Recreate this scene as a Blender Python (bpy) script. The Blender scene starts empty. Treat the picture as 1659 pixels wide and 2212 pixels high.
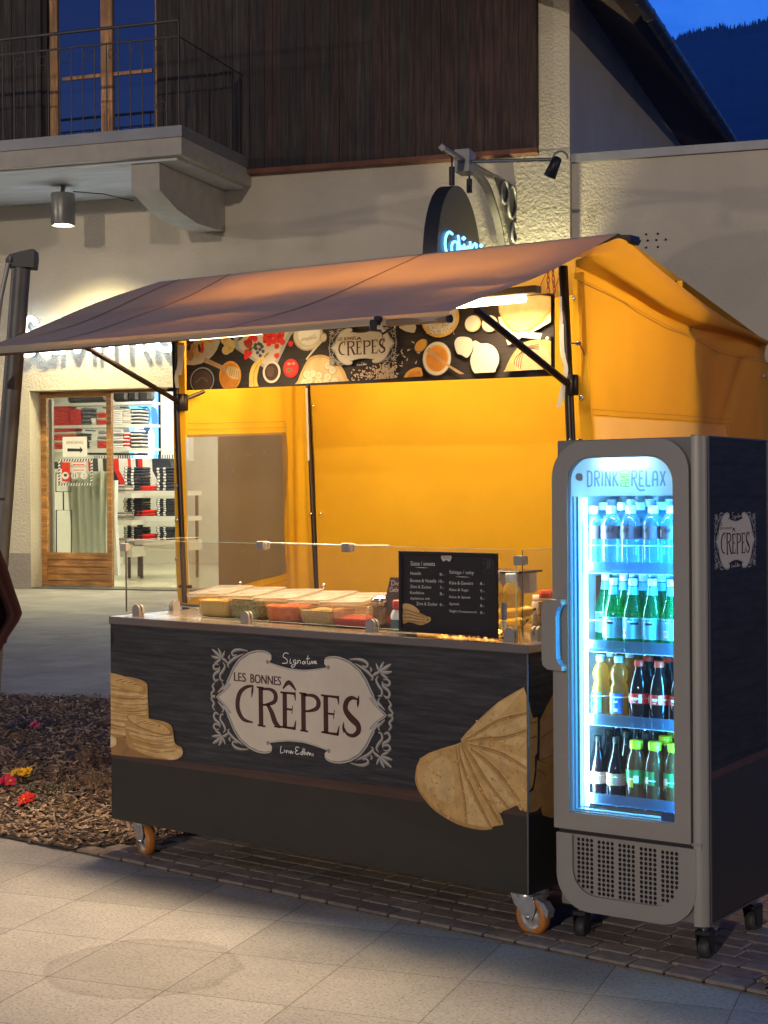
import bpy, bmesh, math, random
from mathutils import Vector, Matrix
from mathutils.geometry import tessellate_polygon
R = math.radians
S = bpy.context.scene
V = Vector

# ---------------------------------------------------------------- camera
CAM = V((4.6936, -4.2315, 1.4554)); YAW, PIT, ROL = 0.6630, -0.015435, -0.004723
FPX, IW, IH = 3381.71, 1659.0, 2212.0            # focal length and size of the picture in one pixel unit
fw = V((-math.sin(YAW)*math.cos(PIT), math.cos(YAW)*math.cos(PIT), math.sin(PIT)))
rt = V((math.cos(YAW), math.sin(YAW), 0)); up = rt.cross(fw)
rt, up = rt*math.cos(ROL)+up*math.sin(ROL), up*math.cos(ROL)-rt*math.sin(ROL)
cd = bpy.data.cameras.new('camera'); cam = bpy.data.objects.new('camera', cd); S.collection.objects.link(cam)
cam.matrix_world = Matrix(((rt.x, up.x, -fw.x, CAM.x), (rt.y, up.y, -fw.y, CAM.y), (rt.z, up.z, -fw.z, CAM.z), (0, 0, 0, 1)))
cd.sensor_fit = 'HORIZONTAL'; cd.sensor_width = 36; cd.lens = 36*FPX/IW; cd.clip_start = .05; cd.clip_end = 9000
S.camera = cam

# ---------------------------------------------------------------- dusk sky
w = bpy.data.worlds.new('World'); S.world = w; w.use_nodes = True
nt = w.node_tree; nt.nodes.clear()
sky = nt.nodes.new('ShaderNodeTexSky'); sky.sky_type = 'NISHITA'; sky.sun_disc = False
sky.sun_elevation = R(1.0); sky.sun_rotation = R(200); sky.ozone_density = 4
mx = nt.nodes.new('ShaderNodeMix'); mx.data_type = 'RGBA'; mx.blend_type = 'MULTIPLY'; mx.inputs[0].default_value = 1
mx.inputs[7].default_value = (.27, .62, 1.32, 1)
tcw = nt.nodes.new('ShaderNodeTexCoord'); dt = nt.nodes.new('ShaderNodeVectorMath'); dt.operation = 'DOT_PRODUCT'; dt.inputs[1].default_value = (-.43, .86, .26)
nt.links.new(tcw.outputs['Generated'], dt.inputs[0])
rmp = nt.nodes.new('ShaderNodeMapRange'); rmp.interpolation_type = 'SMOOTHSTEP'; rmp.inputs[1].default_value = .35; rmp.inputs[2].default_value = 1; rmp.inputs[3].default_value = .62; rmp.inputs[4].default_value = 7.5
nt.links.new(dt.outputs['Value'], rmp.inputs[0])
bg = nt.nodes.new('ShaderNodeBackground'); mst = nt.nodes.new('ShaderNodeMath'); mst.operation = 'MULTIPLY'; mst.inputs[1].default_value = .10
nt.links.new(rmp.outputs[0], mst.inputs[0]); nt.links.new(mst.outputs[0], bg.inputs[1])
wo = nt.nodes.new('ShaderNodeOutputWorld')
cn = nt.nodes.new('ShaderNodeTexNoise'); cn.inputs['Scale'].default_value = 5; cn.inputs['Detail'].default_value = 7; cn.inputs['Roughness'].default_value = .6
cm = nt.nodes.new('ShaderNodeMapping'); cm.inputs['Scale'].default_value = (1, 1, 3.2); nt.links.new(tcw.outputs['Generated'], cm.inputs[0]); nt.links.new(cm.outputs[0], cn.inputs[0])
cr = nt.nodes.new('ShaderNodeValToRGB'); cr.color_ramp.elements[0].position = .48; cr.color_ramp.elements[0].color = (1, 1, 1, 1); cr.color_ramp.elements[1].position = .72; cr.color_ramp.elements[1].color = (2.3, 1.45, 1.15, 1)
nt.links.new(cn.outputs['Fac'], cr.inputs[0])
mc = nt.nodes.new('ShaderNodeMix'); mc.data_type = 'RGBA'; mc.blend_type = 'MULTIPLY'; mc.inputs[0].default_value = 1
nt.links.new(sky.outputs[0], mx.inputs[6]); nt.links.new(mx.outputs[2], mc.inputs[6]); nt.links.new(cr.outputs[0], mc.inputs[7]); nt.links.new(mc.outputs[2], bg.inputs[0]); nt.links.new(bg.outputs[0], wo.inputs[0])
vs = S.view_settings; vs.view_transform = 'Standard'; vs.look = 'None'; vs.exposure = 1.2; vs.gamma = 1
S.render.engine = 'CYCLES'
try:
    S.cycles.max_bounces = 8; S.cycles.transparent_max_bounces = 24; S.cycles.diffuse_bounces = 3
    S.cycles.glossy_bounces = 3; S.cycles.transmission_bounces = 6
    S.cycles.sample_clamp_indirect = 4; S.cycles.caustics_reflective = False; S.cycles.caustics_refractive = False
except Exception: pass

# ---------------------------------------------------------------- pixel rays -> real points on real planes
def ray(x, y): return fw + (x-IW/2)/FPX*rt - (y-IH/2)/FPX*up
def UZ(x, y, z=0):
    d = ray(x, y); return CAM + d*((z-CAM.z)/d.z)
def UX(x, y, X):
    d = ray(x, y); return CAM + d*((X-CAM.x)/d.x)
def UY(x, y, Y):
    d = ray(x, y); return CAM + d*((Y-CAM.y)/d.y)
def UD(x, y, t): return CAM + ray(x, y)*t
BA = 0.33758; D0 = V((-13.348, 10.74, 0)); BM = Matrix.Translation(D0) @ Matrix.Rotation(BA, 4, 'Z'); BI = BM.inverted()
def UB(x, y, v=0):                                # point on the facade plane, in the building's own frame
    o = BI @ CAM; d = BI.to_3x3() @ ray(x, y); return o + d*((v-o.y)/d.y)
def Z(x0, y0, s): return lambda x, y: ((x0+x/s)/1.8228, (y0+y/s)/1.8228)

# ---------------------------------------------------------------- materials
MT = {}
def nd(t, typ, **k):
    n = t.nodes.new(typ)
    for a, b in k.items(): setattr(n, a, b)
    return n
def base(name):
    m = bpy.data.materials.new(name); m.use_nodes = True; t = m.node_tree; t.nodes.clear()
    o = nd(t, 'ShaderNodeOutputMaterial'); MT[name] = m
    return m, t, o
def coords(t, kind='Object', sc=(1, 1, 1)):
    c = nd(t, 'ShaderNodeTexCoord'); mp = nd(t, 'ShaderNodeMapping'); mp.inputs['Scale'].default_value = sc
    t.links.new(c.outputs[kind], mp.inputs[0]); return mp.outputs[0]
def noise(t, co, scale, detail=4, rough=.55):
    n = nd(t, 'ShaderNodeTexNoise'); n.inputs['Scale'].default_value = scale; n.inputs['Detail'].default_value = detail
    n.inputs['Roughness'].default_value = rough; t.links.new(co, n.inputs['Vector']); return n.outputs['Fac']
def ramp(t, fac, stops):
    r = nd(t, 'ShaderNodeValToRGB'); e = r.color_ramp.elements
    while len(e) < len(stops): e.new(.5)
    for i, (p, c) in enumerate(stops):
        e[i].position = p; e[i].color = (*c, 1) if len(c) == 3 else c
    t.links.new(fac, r.inputs[0]); return r.outputs[0]
def mixc(t, a, b, fac=.5, blend='MIX'):
    m = nd(t, 'ShaderNodeMix'); m.data_type = 'RGBA'; m.blend_type = blend
    for s, x in ((0, fac), (6, a), (7, b)):
        if isinstance(x, (int, float)): m.inputs[s].default_value = x
        elif isinstance(x, (tuple, list)): m.inputs[s].default_value = (*x[:3], 1)
        else: t.links.new(x, m.inputs[s])
    return m.outputs[2]
def bumpn(t, h, st=.3, dist=.01, prev=None):
    b = nd(t, 'ShaderNodeBump'); b.inputs['Strength'].default_value = st; b.inputs['Distance'].default_value = dist
    t.links.new(h, b.inputs['Height'])
    if prev is not None: t.links.new(prev, b.inputs['Normal'])
    return b.outputs[0]
def mul(c, k): return tuple(min(1, x*k) for x in c)
def pbsdf(t, o, col, rough=.6, metal=0, nrm=None, emit=None, es=0):
    p = nd(t, 'ShaderNodeBsdfPrincipled')
    if isinstance(col, (tuple, list)): p.inputs['Base Color'].default_value = (*col[:3], 1)
    else: t.links.new(col, p.inputs['Base Color'])
    if isinstance(rough, (int, float)): p.inputs['Roughness'].default_value = rough
    else: t.links.new(rough, p.inputs['Roughness'])
    p.inputs['Metallic'].default_value = metal
    if nrm is not None: t.links.new(nrm, p.inputs['Normal'])
    if emit:
        p.inputs['Emission Color'].default_value = (*emit, 1); p.inputs['Emission Strength'].default_value = es
    if o is not None: t.links.new(p.outputs[0], o.inputs[0])
    return p
def mat(name, col, rough=.6, metal=0, var=.15, vs=6, stretch=(1, 1, 1), bump=0, bs=80, bd=.003, emit=None, es=0):
    if name in MT: return MT[name]
    m, t, o = base(name); co = coords(t, sc=stretch)
    c = ramp(t, noise(t, co, vs), [(.3, mul(col, 1-var)), (.7, mul(col, 1+var))]) if var else col
    n = bumpn(t, noise(t, co, bs, 3), bump, bd) if bump else None
    pbsdf(t, o, c, rough, metal, n, emit, es); return m
def emis(name, col, st):
    if name in MT: return MT[name]
    m, t, o = base(name); e = nd(t, 'ShaderNodeEmission'); e.inputs[0].default_value = (*col, 1); e.inputs[1].default_value = st
    t.links.new(e.outputs[0], o.inputs[0]); return m
def glassy(name, tint=(1, 1, 1), refl=1.0, haze=0.0, hcol=(.6, .6, .6), rough=.02, bump=0, bs=30, emitk=0):
    """thin clear material: tinted see-through, a film of diffuse haze, mirror reflection rising at grazing angles"""
    if name in MT: return MT[name]
    m, t, o = base(name); co = coords(t)
    tr = nd(t, 'ShaderNodeBsdfTransparent'); tr.inputs[0].default_value = (*tint, 1)
    df = nd(t, 'ShaderNodeBsdfDiffuse'); df.inputs[0].default_value = (*hcol, 1)
    tl = nd(t, 'ShaderNodeBsdfTranslucent'); tl.inputs[0].default_value = (*hcol, 1)
    dd = nd(t, 'ShaderNodeMixShader'); t.links.new(df.outputs[0], dd.inputs[1]); t.links.new(tl.outputs[0], dd.inputs[2])
    m1 = nd(t, 'ShaderNodeMixShader'); m1.inputs[0].default_value = haze
    t.links.new(tr.outputs[0], m1.inputs[1]); t.links.new(dd.outputs[0], m1.inputs[2])
    gl = nd(t, 'ShaderNodeBsdfGlossy'); gl.inputs['Roughness'].default_value = rough
    fr = nd(t, 'ShaderNodeLayerWeight'); fr.inputs[0].default_value = .5
    if bump:
        b = bumpn(t, noise(t, co, bs, 4), bump, .004)
        t.links.new(b, gl.inputs['Normal']); t.links.new(b, fr.inputs['Normal'])
    pw = nd(t, 'ShaderNodeMath', operation='POWER'); pw.inputs[1].default_value = 5; t.links.new(fr.outputs['Facing'], pw.inputs[0])
    mu = nd(t, 'ShaderNodeMath', operation='MULTIPLY_ADD', use_clamp=True); mu.inputs[1].default_value = .9*refl; mu.inputs[2].default_value = .04*refl
    t.links.new(pw.outputs[0], mu.inputs[0])
    m2 = nd(t, 'ShaderNodeMixShader'); t.links.new(mu.outputs[0], m2.inputs[0])
    t.links.new(m1.outputs[0], m2.inputs[1]); t.links.new(gl.outputs[0], m2.inputs[2])
    t.links.new(m2.outputs[0], o.inputs[0]); return m
def cloth(name, col, tcol, k=.45, var=.12, vs=3, weave=500, wrinkle=.35, rough=.85, bd=.02, ws=2.2):
    """woven canvas that lets light through"""
    m, t, o = base(name); co = coords(t)
    c = ramp(t, noise(t, co, vs, 6), [(.25, mul(col, 1-var)), (.75, mul(col, 1+var))])
    b = bumpn(t, noise(t, coords(t, sc=(1, 1, .35)), ws, 5, .5), wrinkle, bd)
    b = bumpn(t, noise(t, co, weave, 2), .15, .0008, b)
    p = pbsdf(t, None, c, rough, 0, b); p.inputs['Specular IOR Level'].default_value = .2
    tr = nd(t, 'ShaderNodeBsdfTranslucent')
    t.links.new(mixc(t, tcol, mul(tcol, 1-2*var), noise(t, co, vs*1.7, 5)), tr.inputs[0]); t.links.new(b, tr.inputs[1])
    mxs = nd(t, 'ShaderNodeMixShader'); mxs.inputs[0].default_value = k
    t.links.new(p.outputs[0], mxs.inputs[1]); t.links.new(tr.outputs[0], mxs.inputs[2]); t.links.new(mxs.outputs[0], o.inputs[0])
    return m

# ---------------------------------------------------------------- mesh building
def smoothpath(p, n=5, closed=False):
    p = [V(q) for q in p]
    if len(p) < 3: return p
    out = []; L = len(p); rng = range(L) if closed else range(L-1)
    for i in rng:
        a = p[(i-1) % L] if closed or i > 0 else p[0]; b = p[i]; c = p[(i+1) % L]
        d = p[(i+2) % L] if closed or i+2 < L else p[-1]
        for k in range(n):
            s = k/n
            out.append(.5*((2*b)+(c-a)*s+(2*a-5*b+4*c-d)*s*s+(3*b-a-3*c+d)*s**3))
    if not closed: out.append(p[-1])
    return out
class MB:
    def __init__(s, M=None): s.v = []; s.f = []; s.m = []; s.sm = []; s.M = M or Matrix()
    def add(s, vs, fs, m=0, smooth=False):
        b = len(s.v); s.v += [s.M @ V(q) for q in vs]
        for f in fs: s.f.append([b+i for i in f]); s.m.append(m); s.sm.append(smooth)
        return s
    def box(s, a, b, m=0, T=None, bev=0):
        x0, y0, z0 = (min(a[i], b[i]) for i in range(3)); x1, y1, z1 = (max(a[i], b[i]) for i in range(3))
        if bev:
            g = bev; P = []
            for (X, sx) in ((x0, 1), (x1, -1)):
                for (Y, sy) in ((y0, 1), (y1, -1)):
                    for (Zz, sz) in ((z0, 1), (z1, -1)):
                        P += [(X+sx*g, Y+sy*g, Zz), (X+sx*g, Y, Zz+sz*g), (X, Y+sy*g, Zz+sz*g)]
            bm = bmesh.new()
            for q in P: bm.verts.new(q)
            bmesh.ops.convex_hull(bm, input=bm.verts); bm.verts.ensure_lookup_table()
            for i, q in enumerate(bm.verts): q.index = i
            vv = [T @ q.co if T else q.co.copy() for q in bm.verts]; ff = [[q.index for q in f.verts] for f in bm.faces]; bm.free()
            return s.add(vv, ff, m)
        vs = [(x, y, z) for x in (x0, x1) for y in (y0, y1) for z in (z0, z1)]
        if T: vs = [T @ V(q) for q in vs]
        return s.add(vs, [(0, 1, 3, 2), (4, 6, 7, 5), (0, 4, 5, 1), (2, 3, 7, 6), (0, 2, 6, 4), (1, 5, 7, 3)], m)
    def slab(s, pts, d, m=0):
        """polygon of 3D points thickened along vector d"""
        pts = [V(q) for q in pts]; n = len(pts); d = V(d)
        tri = tessellate_polygon([pts])
        s.add(pts+[q+d for q in pts], [tuple(t) for t in tri]+[tuple(n+i for i in reversed(t)) for t in tri]+[(i, (i+1) % n, n+(i+1) % n, n+i) for i in range(n)], m)
        return s
    def poly(s, pts, m=0):
        pts = [V(q) for q in pts]; return s.add(pts, [tuple(t) for t in tessellate_polygon([pts])], m)
    def quad(s, a, b, c, d, m=0): return s.add([a, b, c, d], [(0, 1, 2, 3)], m)
    def grid(s, fn, nu, nv, m=0, smooth=True, keep=None):
        vs = [fn(i/nu, j/nv) for j in range(nv+1) for i in range(nu+1)]; fs = []
        for j in range(nv):
            for i in range(nu):
                if keep is None or keep((i+.5)/nu, (j+.5)/nv): a = j*(nu+1)+i; fs.append((a, a+1, a+nu+2, a+nu+1))
        return s.add(vs, fs, m, smooth)
    def tube(s, path, r, n=8, m=0, smooth=True, cap=True, closed=False):
        P = [V(q) for q in path]; L = len(P); rr = r if isinstance(r, (list, tuple)) else [r]*L
        vs = []; prev = None
        for i, q in enumerate(P):
            a = P[i-1] if i > 0 or closed else P[0]; b = P[(i+1) % L] if i < L-1 or closed else P[-1]
            t = (b-a).normalized() if (b-a).length > 1e-9 else V((0, 0, 1))
            u = prev if prev is not None else (V((0, 0, 1)) if abs(t.z) < .9 else V((1, 0, 0)))
            u = (u-t*u.dot(t)); u = u.normalized() if u.length > 1e-6 else t.orthogonal().normalized(); prev = u; w2 = t.cross(u)
            for k in range(n):
                an = 2*math.pi*k/n; vs.append(q+(u*math.cos(an)+w2*math.sin(an))*rr[i])
        fs = [(i*n+k, i*n+(k+1) % n, ((i+1) % L)*n+(k+1) % n, ((i+1) % L)*n+k) for i in range(L if closed else L-1) for k in range(n)]
        s.add(vs, fs, m, smooth)
        if cap and not closed: s.add(vs[:n], [tuple(range(n))[::-1]], m); s.add(vs[-n:], [tuple(range(n))], m)
        return s
    def lathe(s, prof, n=20, m=0, T=None, smooth=True, sx=1, sy=1, cap=True):
        T = T or Matrix(); vs = [T @ V((r*sx*math.cos(2*math.pi*k/n), r*sy*math.sin(2*math.pi*k/n), z)) for r, z in prof for k in range(n)]
        L = len(prof)
        fs = [(i*n+k, i*n+(k+1) % n, (i+1)*n+(k+1) % n, (i+1)*n+k) for i in range(L-1) for k in range(n)]
        s.add(vs, fs, m, smooth)
        if cap and prof[0][0] > 1e-5: s.add(vs[:n], [tuple(range(n))[::-1]], m)
        if cap and prof[-1][0] > 1e-5: s.add(vs[-n:], [tuple(range(n))], m)
        return s
    def build(s, name, mats, parent=None, label=None, cat=None, group=None, kind=None, local=False):
        me = bpy.data.meshes.new(name)
        if parent is not None:
            inv = Matrix() if local else WM[parent.name].inverted(); off = V((0, 0, 0))
        else:
            inv = Matrix(); xs = [q.x for q in s.v]; ys = [q.y for q in s.v]; off = V(((min(xs)+max(xs))/2, (min(ys)+max(ys))/2, min(q.z for q in s.v)))
            if local: off = V((0, 0, 0))
        me.from_pydata([inv @ q - off for q in s.v], [], s.f)
        me.polygons.foreach_set('material_index', s.m); me.polygons.foreach_set('use_smooth', s.sm)
        if not isinstance(mats, (list, tuple)): mats = [mats]
        for q in mats: me.materials.append(MT[q] if isinstance(q, str) else q)
        me.update(); o = bpy.data.objects.new(name, me); S.collection.objects.link(o)
        if parent is not None: o.parent = parent; WM[o.name] = WM[parent.name]
        else: o.location = off; WM[o.name] = Matrix.Translation(off)
        tag(o, label, cat, group, kind); return o
WM = {}
def tag(o, label=None, cat=None, group=None, kind=None):
    for k, x in (('label', label), ('category', cat), ('group', group), ('kind', kind)):
        if x: o[k] = x
    return o
def thing(name, label, cat, loc=(0, 0, 0), M=None, group=None):
    o = bpy.data.objects.new(name, None); S.collection.objects.link(o); o.empty_display_size = .1
    M = M or Matrix.Translation(loc); o.matrix_world = M; WM[o.name] = M.copy()
    return tag(o, label, cat, group)
def copy_tree(o, M=None, label=None, parent=None, group=None):
    c = o.copy(); S.collection.objects.link(c); WM[c.name] = WM[o.name]
    if parent is not None: c.parent = parent
    if M is not None: c.matrix_world = M; WM[c.name] = M.copy()
    if label: c['label'] = label
    if group: c['group'] = group
    for ch in [q for q in S.collection.objects if q.parent == o]: copy_tree(ch, parent=c)
    return c

# ---------------------------------------------------------------- flat printed or painted artwork on a plane
class Art:
    """fn(x, y, h) -> 3D point; every call lays the next layer a fraction of a millimetre proud of the last"""
    def __init__(s, fn, step=.00003, h0=.0006): s.b = MB(); s.fn = fn; s.h = h0; s.st = step
    def up(s): s.h += s.st; return s
    def poly(s, pts, m, sm=0, clip=None):
        p = smoothpath([(x, y, 0) for x, y in pts], sm, True) if sm else [V((x, y, 0)) for x, y in pts]
        if clip:
            q = [(a.x, a.y) for a in p]; q = clip_poly(q, clip); p = [V((x, y, 0)) for x, y in q]
            if len(p) < 3: return s
        tri = tessellate_polygon([p]); s.b.add([s.fn(q.x, q.y, s.h) for q in p], [tuple(t) for t in tri], m); s.up(); return s
    def line(s, pts, w, m, sm=4, lift=True, clip=None):
        ws = list(w) if isinstance(w, (list, tuple)) else [w]*len(pts)
        p = [V((x, y, ww)) for (x, y), ww in zip(pts, ws)]
        if sm and len(p) > 2: p = smoothpath(p, sm)
        vs = []
        for i, q in enumerate(p):
            a = p[max(0, i-1)]; b = p[min(len(p)-1, i+1)]; d = V((b.x-a.x, b.y-a.y)); d = d.normalized() if d.length > 1e-9 else V((1, 0))
            n = V((-d.y, d.x))*q.z/2
            for sg in (1, -1):
                X, Y = q.x+sg*n.x, q.y+sg*n.y
                if clip: X = min(max(X, clip[0]), clip[2]); Y = min(max(Y, clip[1]), clip[3])
                vs.append(s.fn(X, Y, s.h))
        s.b.add(vs, [(2*i, 2*i+1, 2*i+3, 2*i+2) for i in range(len(p)-1)], m)
        if lift: s.up()
        return s
    def disc(s, cx, cy, rx, ry, m, n=24, ang=0, clip=None, rag=0):
        ca, sa = math.cos(ang), math.sin(ang); pts = []
        for k in range(n):
            a = 2*math.pi*k/n; r = 1+rag*random.uniform(-1, 1); x, y = rx*r*math.cos(a), ry*r*math.sin(a); pts.append((cx+x*ca-y*sa, cy+x*sa+y*ca))
        return s.poly(pts, m, clip=clip)
    def text(s, txt, x0, y0, x1, y1, m, vec=None):
        """fit text in the box (x0,y0 bottom left; x1,y1 top right), along y down or up alike; vec: skew of the baseline"""
        vs, fs = text_mesh(txt); 
        if not vs: return s
        ax = min(q[0] for q in vs); bx = max(q[0] for q in vs); ay = min(q[1] for q in vs); by = max(q[1] for q in vs)
        out = []
        for x, y in vs:
            u = (x-ax)/(bx-ax or 1); v = (y-ay)/(by-ay or 1); X = x0+(x1-x0)*u; Y = y0+(y1-y0)*v
            if vec: Y += vec*u
            out.append(s.fn(X, Y, s.h))
        s.b.add(out, fs, m); s.up(); return s
def clip_poly(p, c):
    def cut(p, inside, inter):
        o = []
        for i in range(len(p)):
            a, b = p[i-1], p[i]
            if inside(b):
                if not inside(a): o.append(inter(a, b))
                o.append(b)
            elif inside(a): o.append(inter(a, b))
        return o
    def ix(k): return lambda a, b: (k, a[1]+(b[1]-a[1])*(k-a[0])/((b[0]-a[0]) or 1e-9))
    def iy(k): return lambda a, b: (a[0]+(b[0]-a[0])*(k-a[1])/((b[1]-a[1]) or 1e-9), k)
    x0, y0, x1, y1 = c
    for ins, it in ((lambda q: q[0] >= x0, ix(x0)), (lambda q: q[0] <= x1, ix(x1)), (lambda q: q[1] >= y0, iy(y0)), (lambda q: q[1] <= y1, iy(y1))):
        if p: p = cut(p, ins, it)
    return p
_tc = {}
def text_mesh(txt):
    if txt in _tc: return _tc[txt]
    cu = bpy.data.curves.new('t', 'FONT'); cu.body = txt; cu.resolution_u = 4; o = bpy.data.objects.new('t', cu); S.collection.objects.link(o)
    dg = bpy.context.evaluated_depsgraph_get(); ev = o.evaluated_get(dg); me = ev.to_mesh()
    vs = [(q.co.x, q.co.y) for q in me.vertices]; fs = [tuple(p.vertices) for p in me.polygons]; ev.to_mesh_clear()
    bpy.data.objects.remove(o); bpy.data.curves.remove(cu); _tc[txt] = (vs, fs); return _tc[txt]
def light(kind, name, loc, energy, col, size=.1, target=None, spot=None, blend=.5, sy=None):
    l = bpy.data.lights.new(name, kind); l.energy = energy; l.color = col
    if kind == 'AREA':
        l.size = size
        if sy: l.shape = 'RECTANGLE'; l.size_y = sy
    elif kind in ('POINT', 'SPOT'): l.shadow_soft_size = size
    if kind == 'SPOT': l.spot_size = spot; l.spot_blend = blend
    o = bpy.data.objects.new(name, l); S.collection.objects.link(o); o.location = loc
    if target is not None: o.rotation_euler = (V(target)-V(loc)).to_track_quat('-Z', 'Y').to_euler()
    return o
random.seed(7)
# ================================================================ SETTING: materials
def slab_mat():
    m, t, o = base('granite_slabs'); c = nd(t, 'ShaderNodeTexCoord'); mp = nd(t, 'ShaderNodeMapping')
    mp.inputs['Rotation'].default_value = (0, 0, -.30); mp.inputs['Location'].default_value = (-.244+.392*40, .65+.392*40, 0)
    t.links.new(c.outputs['Object'], mp.inputs[0])
    b = nd(t, 'ShaderNodeTexBrick'); b.offset = 0; b.inputs['Scale'].default_value = 1; b.inputs['Brick Width'].default_value = .392
    b.inputs['Row Height'].default_value = .392; b.inputs['Mortar Size'].default_value = .0028; b.inputs['Mortar Smooth'].default_value = .3
    b.inputs['Color1'].default_value = (.27, .26, .245, 1); b.inputs['Color2'].default_value = (.36, .345, .325, 1); b.inputs['Mortar'].default_value = (.15, .142, .13, 1)
    t.links.new(mp.outputs[0], b.inputs[0]); co = c.outputs['Object']
    sp = ramp(t, noise(t, co, 95, 5, .8), [(.38, (.22, .21, .20)), (.46, (.86, .85, .84)), (.58, (1.0, .98, .96)), (.68, (1.35, 1.33, 1.3))])
    big = ramp(t, noise(t, co, 2.1, 6, .6), [(.3, (.76, .76, .77)), (.5, (.95, .95, .94)), (.7, (1.1, 1.09, 1.07))])
    col = mixc(t, mixc(t, b.outputs[0], sp, .8, 'MULTIPLY'), big, 1, 'MULTIPLY')
    # the round stain left by a table base on the slabs, and drip spots
    ds = nd(t, 'ShaderNodeVectorMath', operation='DISTANCE'); ds.inputs[1].default_value = (1.19, -.945, 0); t.links.new(co, ds.inputs[0])
    ad = nd(t, 'ShaderNodeMath', operation='MULTIPLY_ADD'); ad.inputs[1].default_value = .09; t.links.new(noise(t, co, 7, 3), ad.inputs[0]); t.links.new(ds.outputs['Value'], ad.inputs[2])
    st = ramp(t, ad.outputs[0], [(.0, (.78, .77, .76)), (.18, (.86, .85, .84)), (.31, (.84, .83, .82)), (.335, (.72, .71, .70)), (.35, (1, 1, 1))])
    col = mixc(t, col, st, 1, 'MULTIPLY')
    nrm = bumpn(t, noise(t, co, 160, 3), .25, .002); nrm = bumpn(t, b.outputs['Fac'], -.6, .003, nrm)
    pbsdf(t, o, col, ramp(t, noise(t, co, 30, 4), [(.3, (.55,)*3), (.7, (.8,)*3)]), 0, nrm)
slab_mat()
def stucco(name, col, sc=26, st=.6):
    m, t, o = base(name); co = coords(t)
    c = ramp(t, noise(t, co, 1.1, 6), [(.3, mul(col, .9)), (.7, mul(col, 1.06))])
    n = bumpn(t, noise(t, co, sc, 5, .6), st, .03); pbsdf(t, o, c, .9, 0, n); return m
stucco('stucco', (.62, .545, .43)); stucco('plinth_render', (.33, .29, .25)); stucco('stucco_rough', (.56, .51, .40), 16, 1.0)
def wood(name, a, b, sc=(1, 1, .06), vs=28, rough=.75, bump=.4):
    m, t, o = base(name); co = coords(t, sc=sc)
    n = noise(t, co, vs, 7, .65); c = ramp(t, n, [(.36, a), (.5, b), (.64, mul(b, 1.7))])
    c = mixc(t, c, ramp(t, noise(t, coords(t), .8, 3), [(.3, (.6, .6, .62)), (.7, (1.25, 1.15, 1.1))]), 1, 'MULTIPLY')
    pbsdf(t, o, c, rough, 0, bumpn(t, n, bump, .006)); return m
wood('cladding', (.014, .0105, .009), (.030, .023, .019)); wood('cladding_red', (.018, .010, .008), (.042, .022, .017)); wood('cladding_grey', (.016, .013, .011), (.038, .032, .027))
wood('door_wood', (.26, .12, .030), (.40, .19, .05), (.15, 1, 1), 20, .5, .15)
wood('frame_wood', (.30, .15, .05), (.42, .22, .08), (1, 1, .1), 18, .5, .1)
mat('concrete', (.42, .385, .33), .85, var=.1, vs=5, bump=.3, bs=60); mat('concrete_pale', (.52, .53, .56), .8, var=.12, vs=4, stretch=(.4, 3, 3), bump=.3, bs=40)
mat('zinc', (.27, .27, .28), .5, .4, var=.12, vs=3); mat('dark_metal', (.035, .035, .038), .45, .6, var=.1); mat('rail_metal', (.10, .095, .09), .5, .5)
mat('copper_dark', (.06, .048, .04), .45, .7, var=.3, vs=4); mat('soffit_wood', (.075, .045, .035), .8, var=.3, stretch=(.2, 3, 1), vs=9)
mat('white_paint', (.8, .79, .76), .5, var=.04); mat('grey_metal', (.23, .22, .21), .4, .5, var=.08)
mat('black', (.012, .012, .012), .5, var=0); mat('white', (.78, .78, .76), .6, var=.05)
mat('shop_wall', (.68, .66, .55), .9, var=.05); mat('shop_floor', (.55, .56, .42), .25, var=.08, vs=3); mat('red_cloth', (.70, .025, .015), .85, var=.25, vs=9, bump=.5, bs=30, bd=.02)
mat('navy_cloth', (.028, .034, .05), .85, var=.4, vs=9, bump=.5, bs=30, bd=.02); mat('white_cloth', (.82, .8, .76), .85, var=.08, vs=9, bump=.5, bs=30, bd=.02)
mat('grey_cloth', (.22, .22, .24), .85, var=.25, vs=9, bump=.5, bs=30, bd=.02); mat('cream_cloth', (.62, .55, .42), .85, var=.15, vs=9, bump=.5, bs=30)
mat('pale_plastic_cloth', (.55, .62, .48), .6, var=.06)
glassy('window_glass', (.96, .97, .95), 1.0, .015); 
m_, t_, o_ = base('dusk_glass'); pbsdf(t_, o_, (.28, .34, .46), .03, .95)

# ---------------------------------------------------------------- ground
MB().quad((-300, -300, 0), (300, -300, 0), (300, 300, 0), (-300, 300, 0)).build('plaza', 'granite_slabs', kind='structure', local=True)
mat('joint_soil', (.022, .019, .016), .95, var=.3, vs=30)
for k, c in enumerate([(.20, .155, .122), (.23, .18, .145), (.17, .14, .118), (.22, .185, .155)]): mat('paver%d' % k, c, .85, var=.22, vs=25, bump=.5, bs=120)
pv = MB(); pb = MB()
PAVE = [(-.16, -.072), (4.2, -.072), (4.2, 3.2), (-.4, 3.2), (-.6, 1.6), (-.2, .9), (.1, .5), (.02, .22), (-.12, .02)]
pb.poly([(x, y, .004) for x, y in PAVE]); pb.build('paver_bed', 'joint_soil', kind='structure', local=True)
def inside(x, y, P):
    c = False
    for i in range(len(P)):
        (x1, y1), (x2, y2) = P[i-1], P[i]
        if (y1 > y) != (y2 > y) and x < (x2-x1)*(y-y1)/(y2-y1)+x1: c = not c
    return c
j = 0; y = -.068
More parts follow.
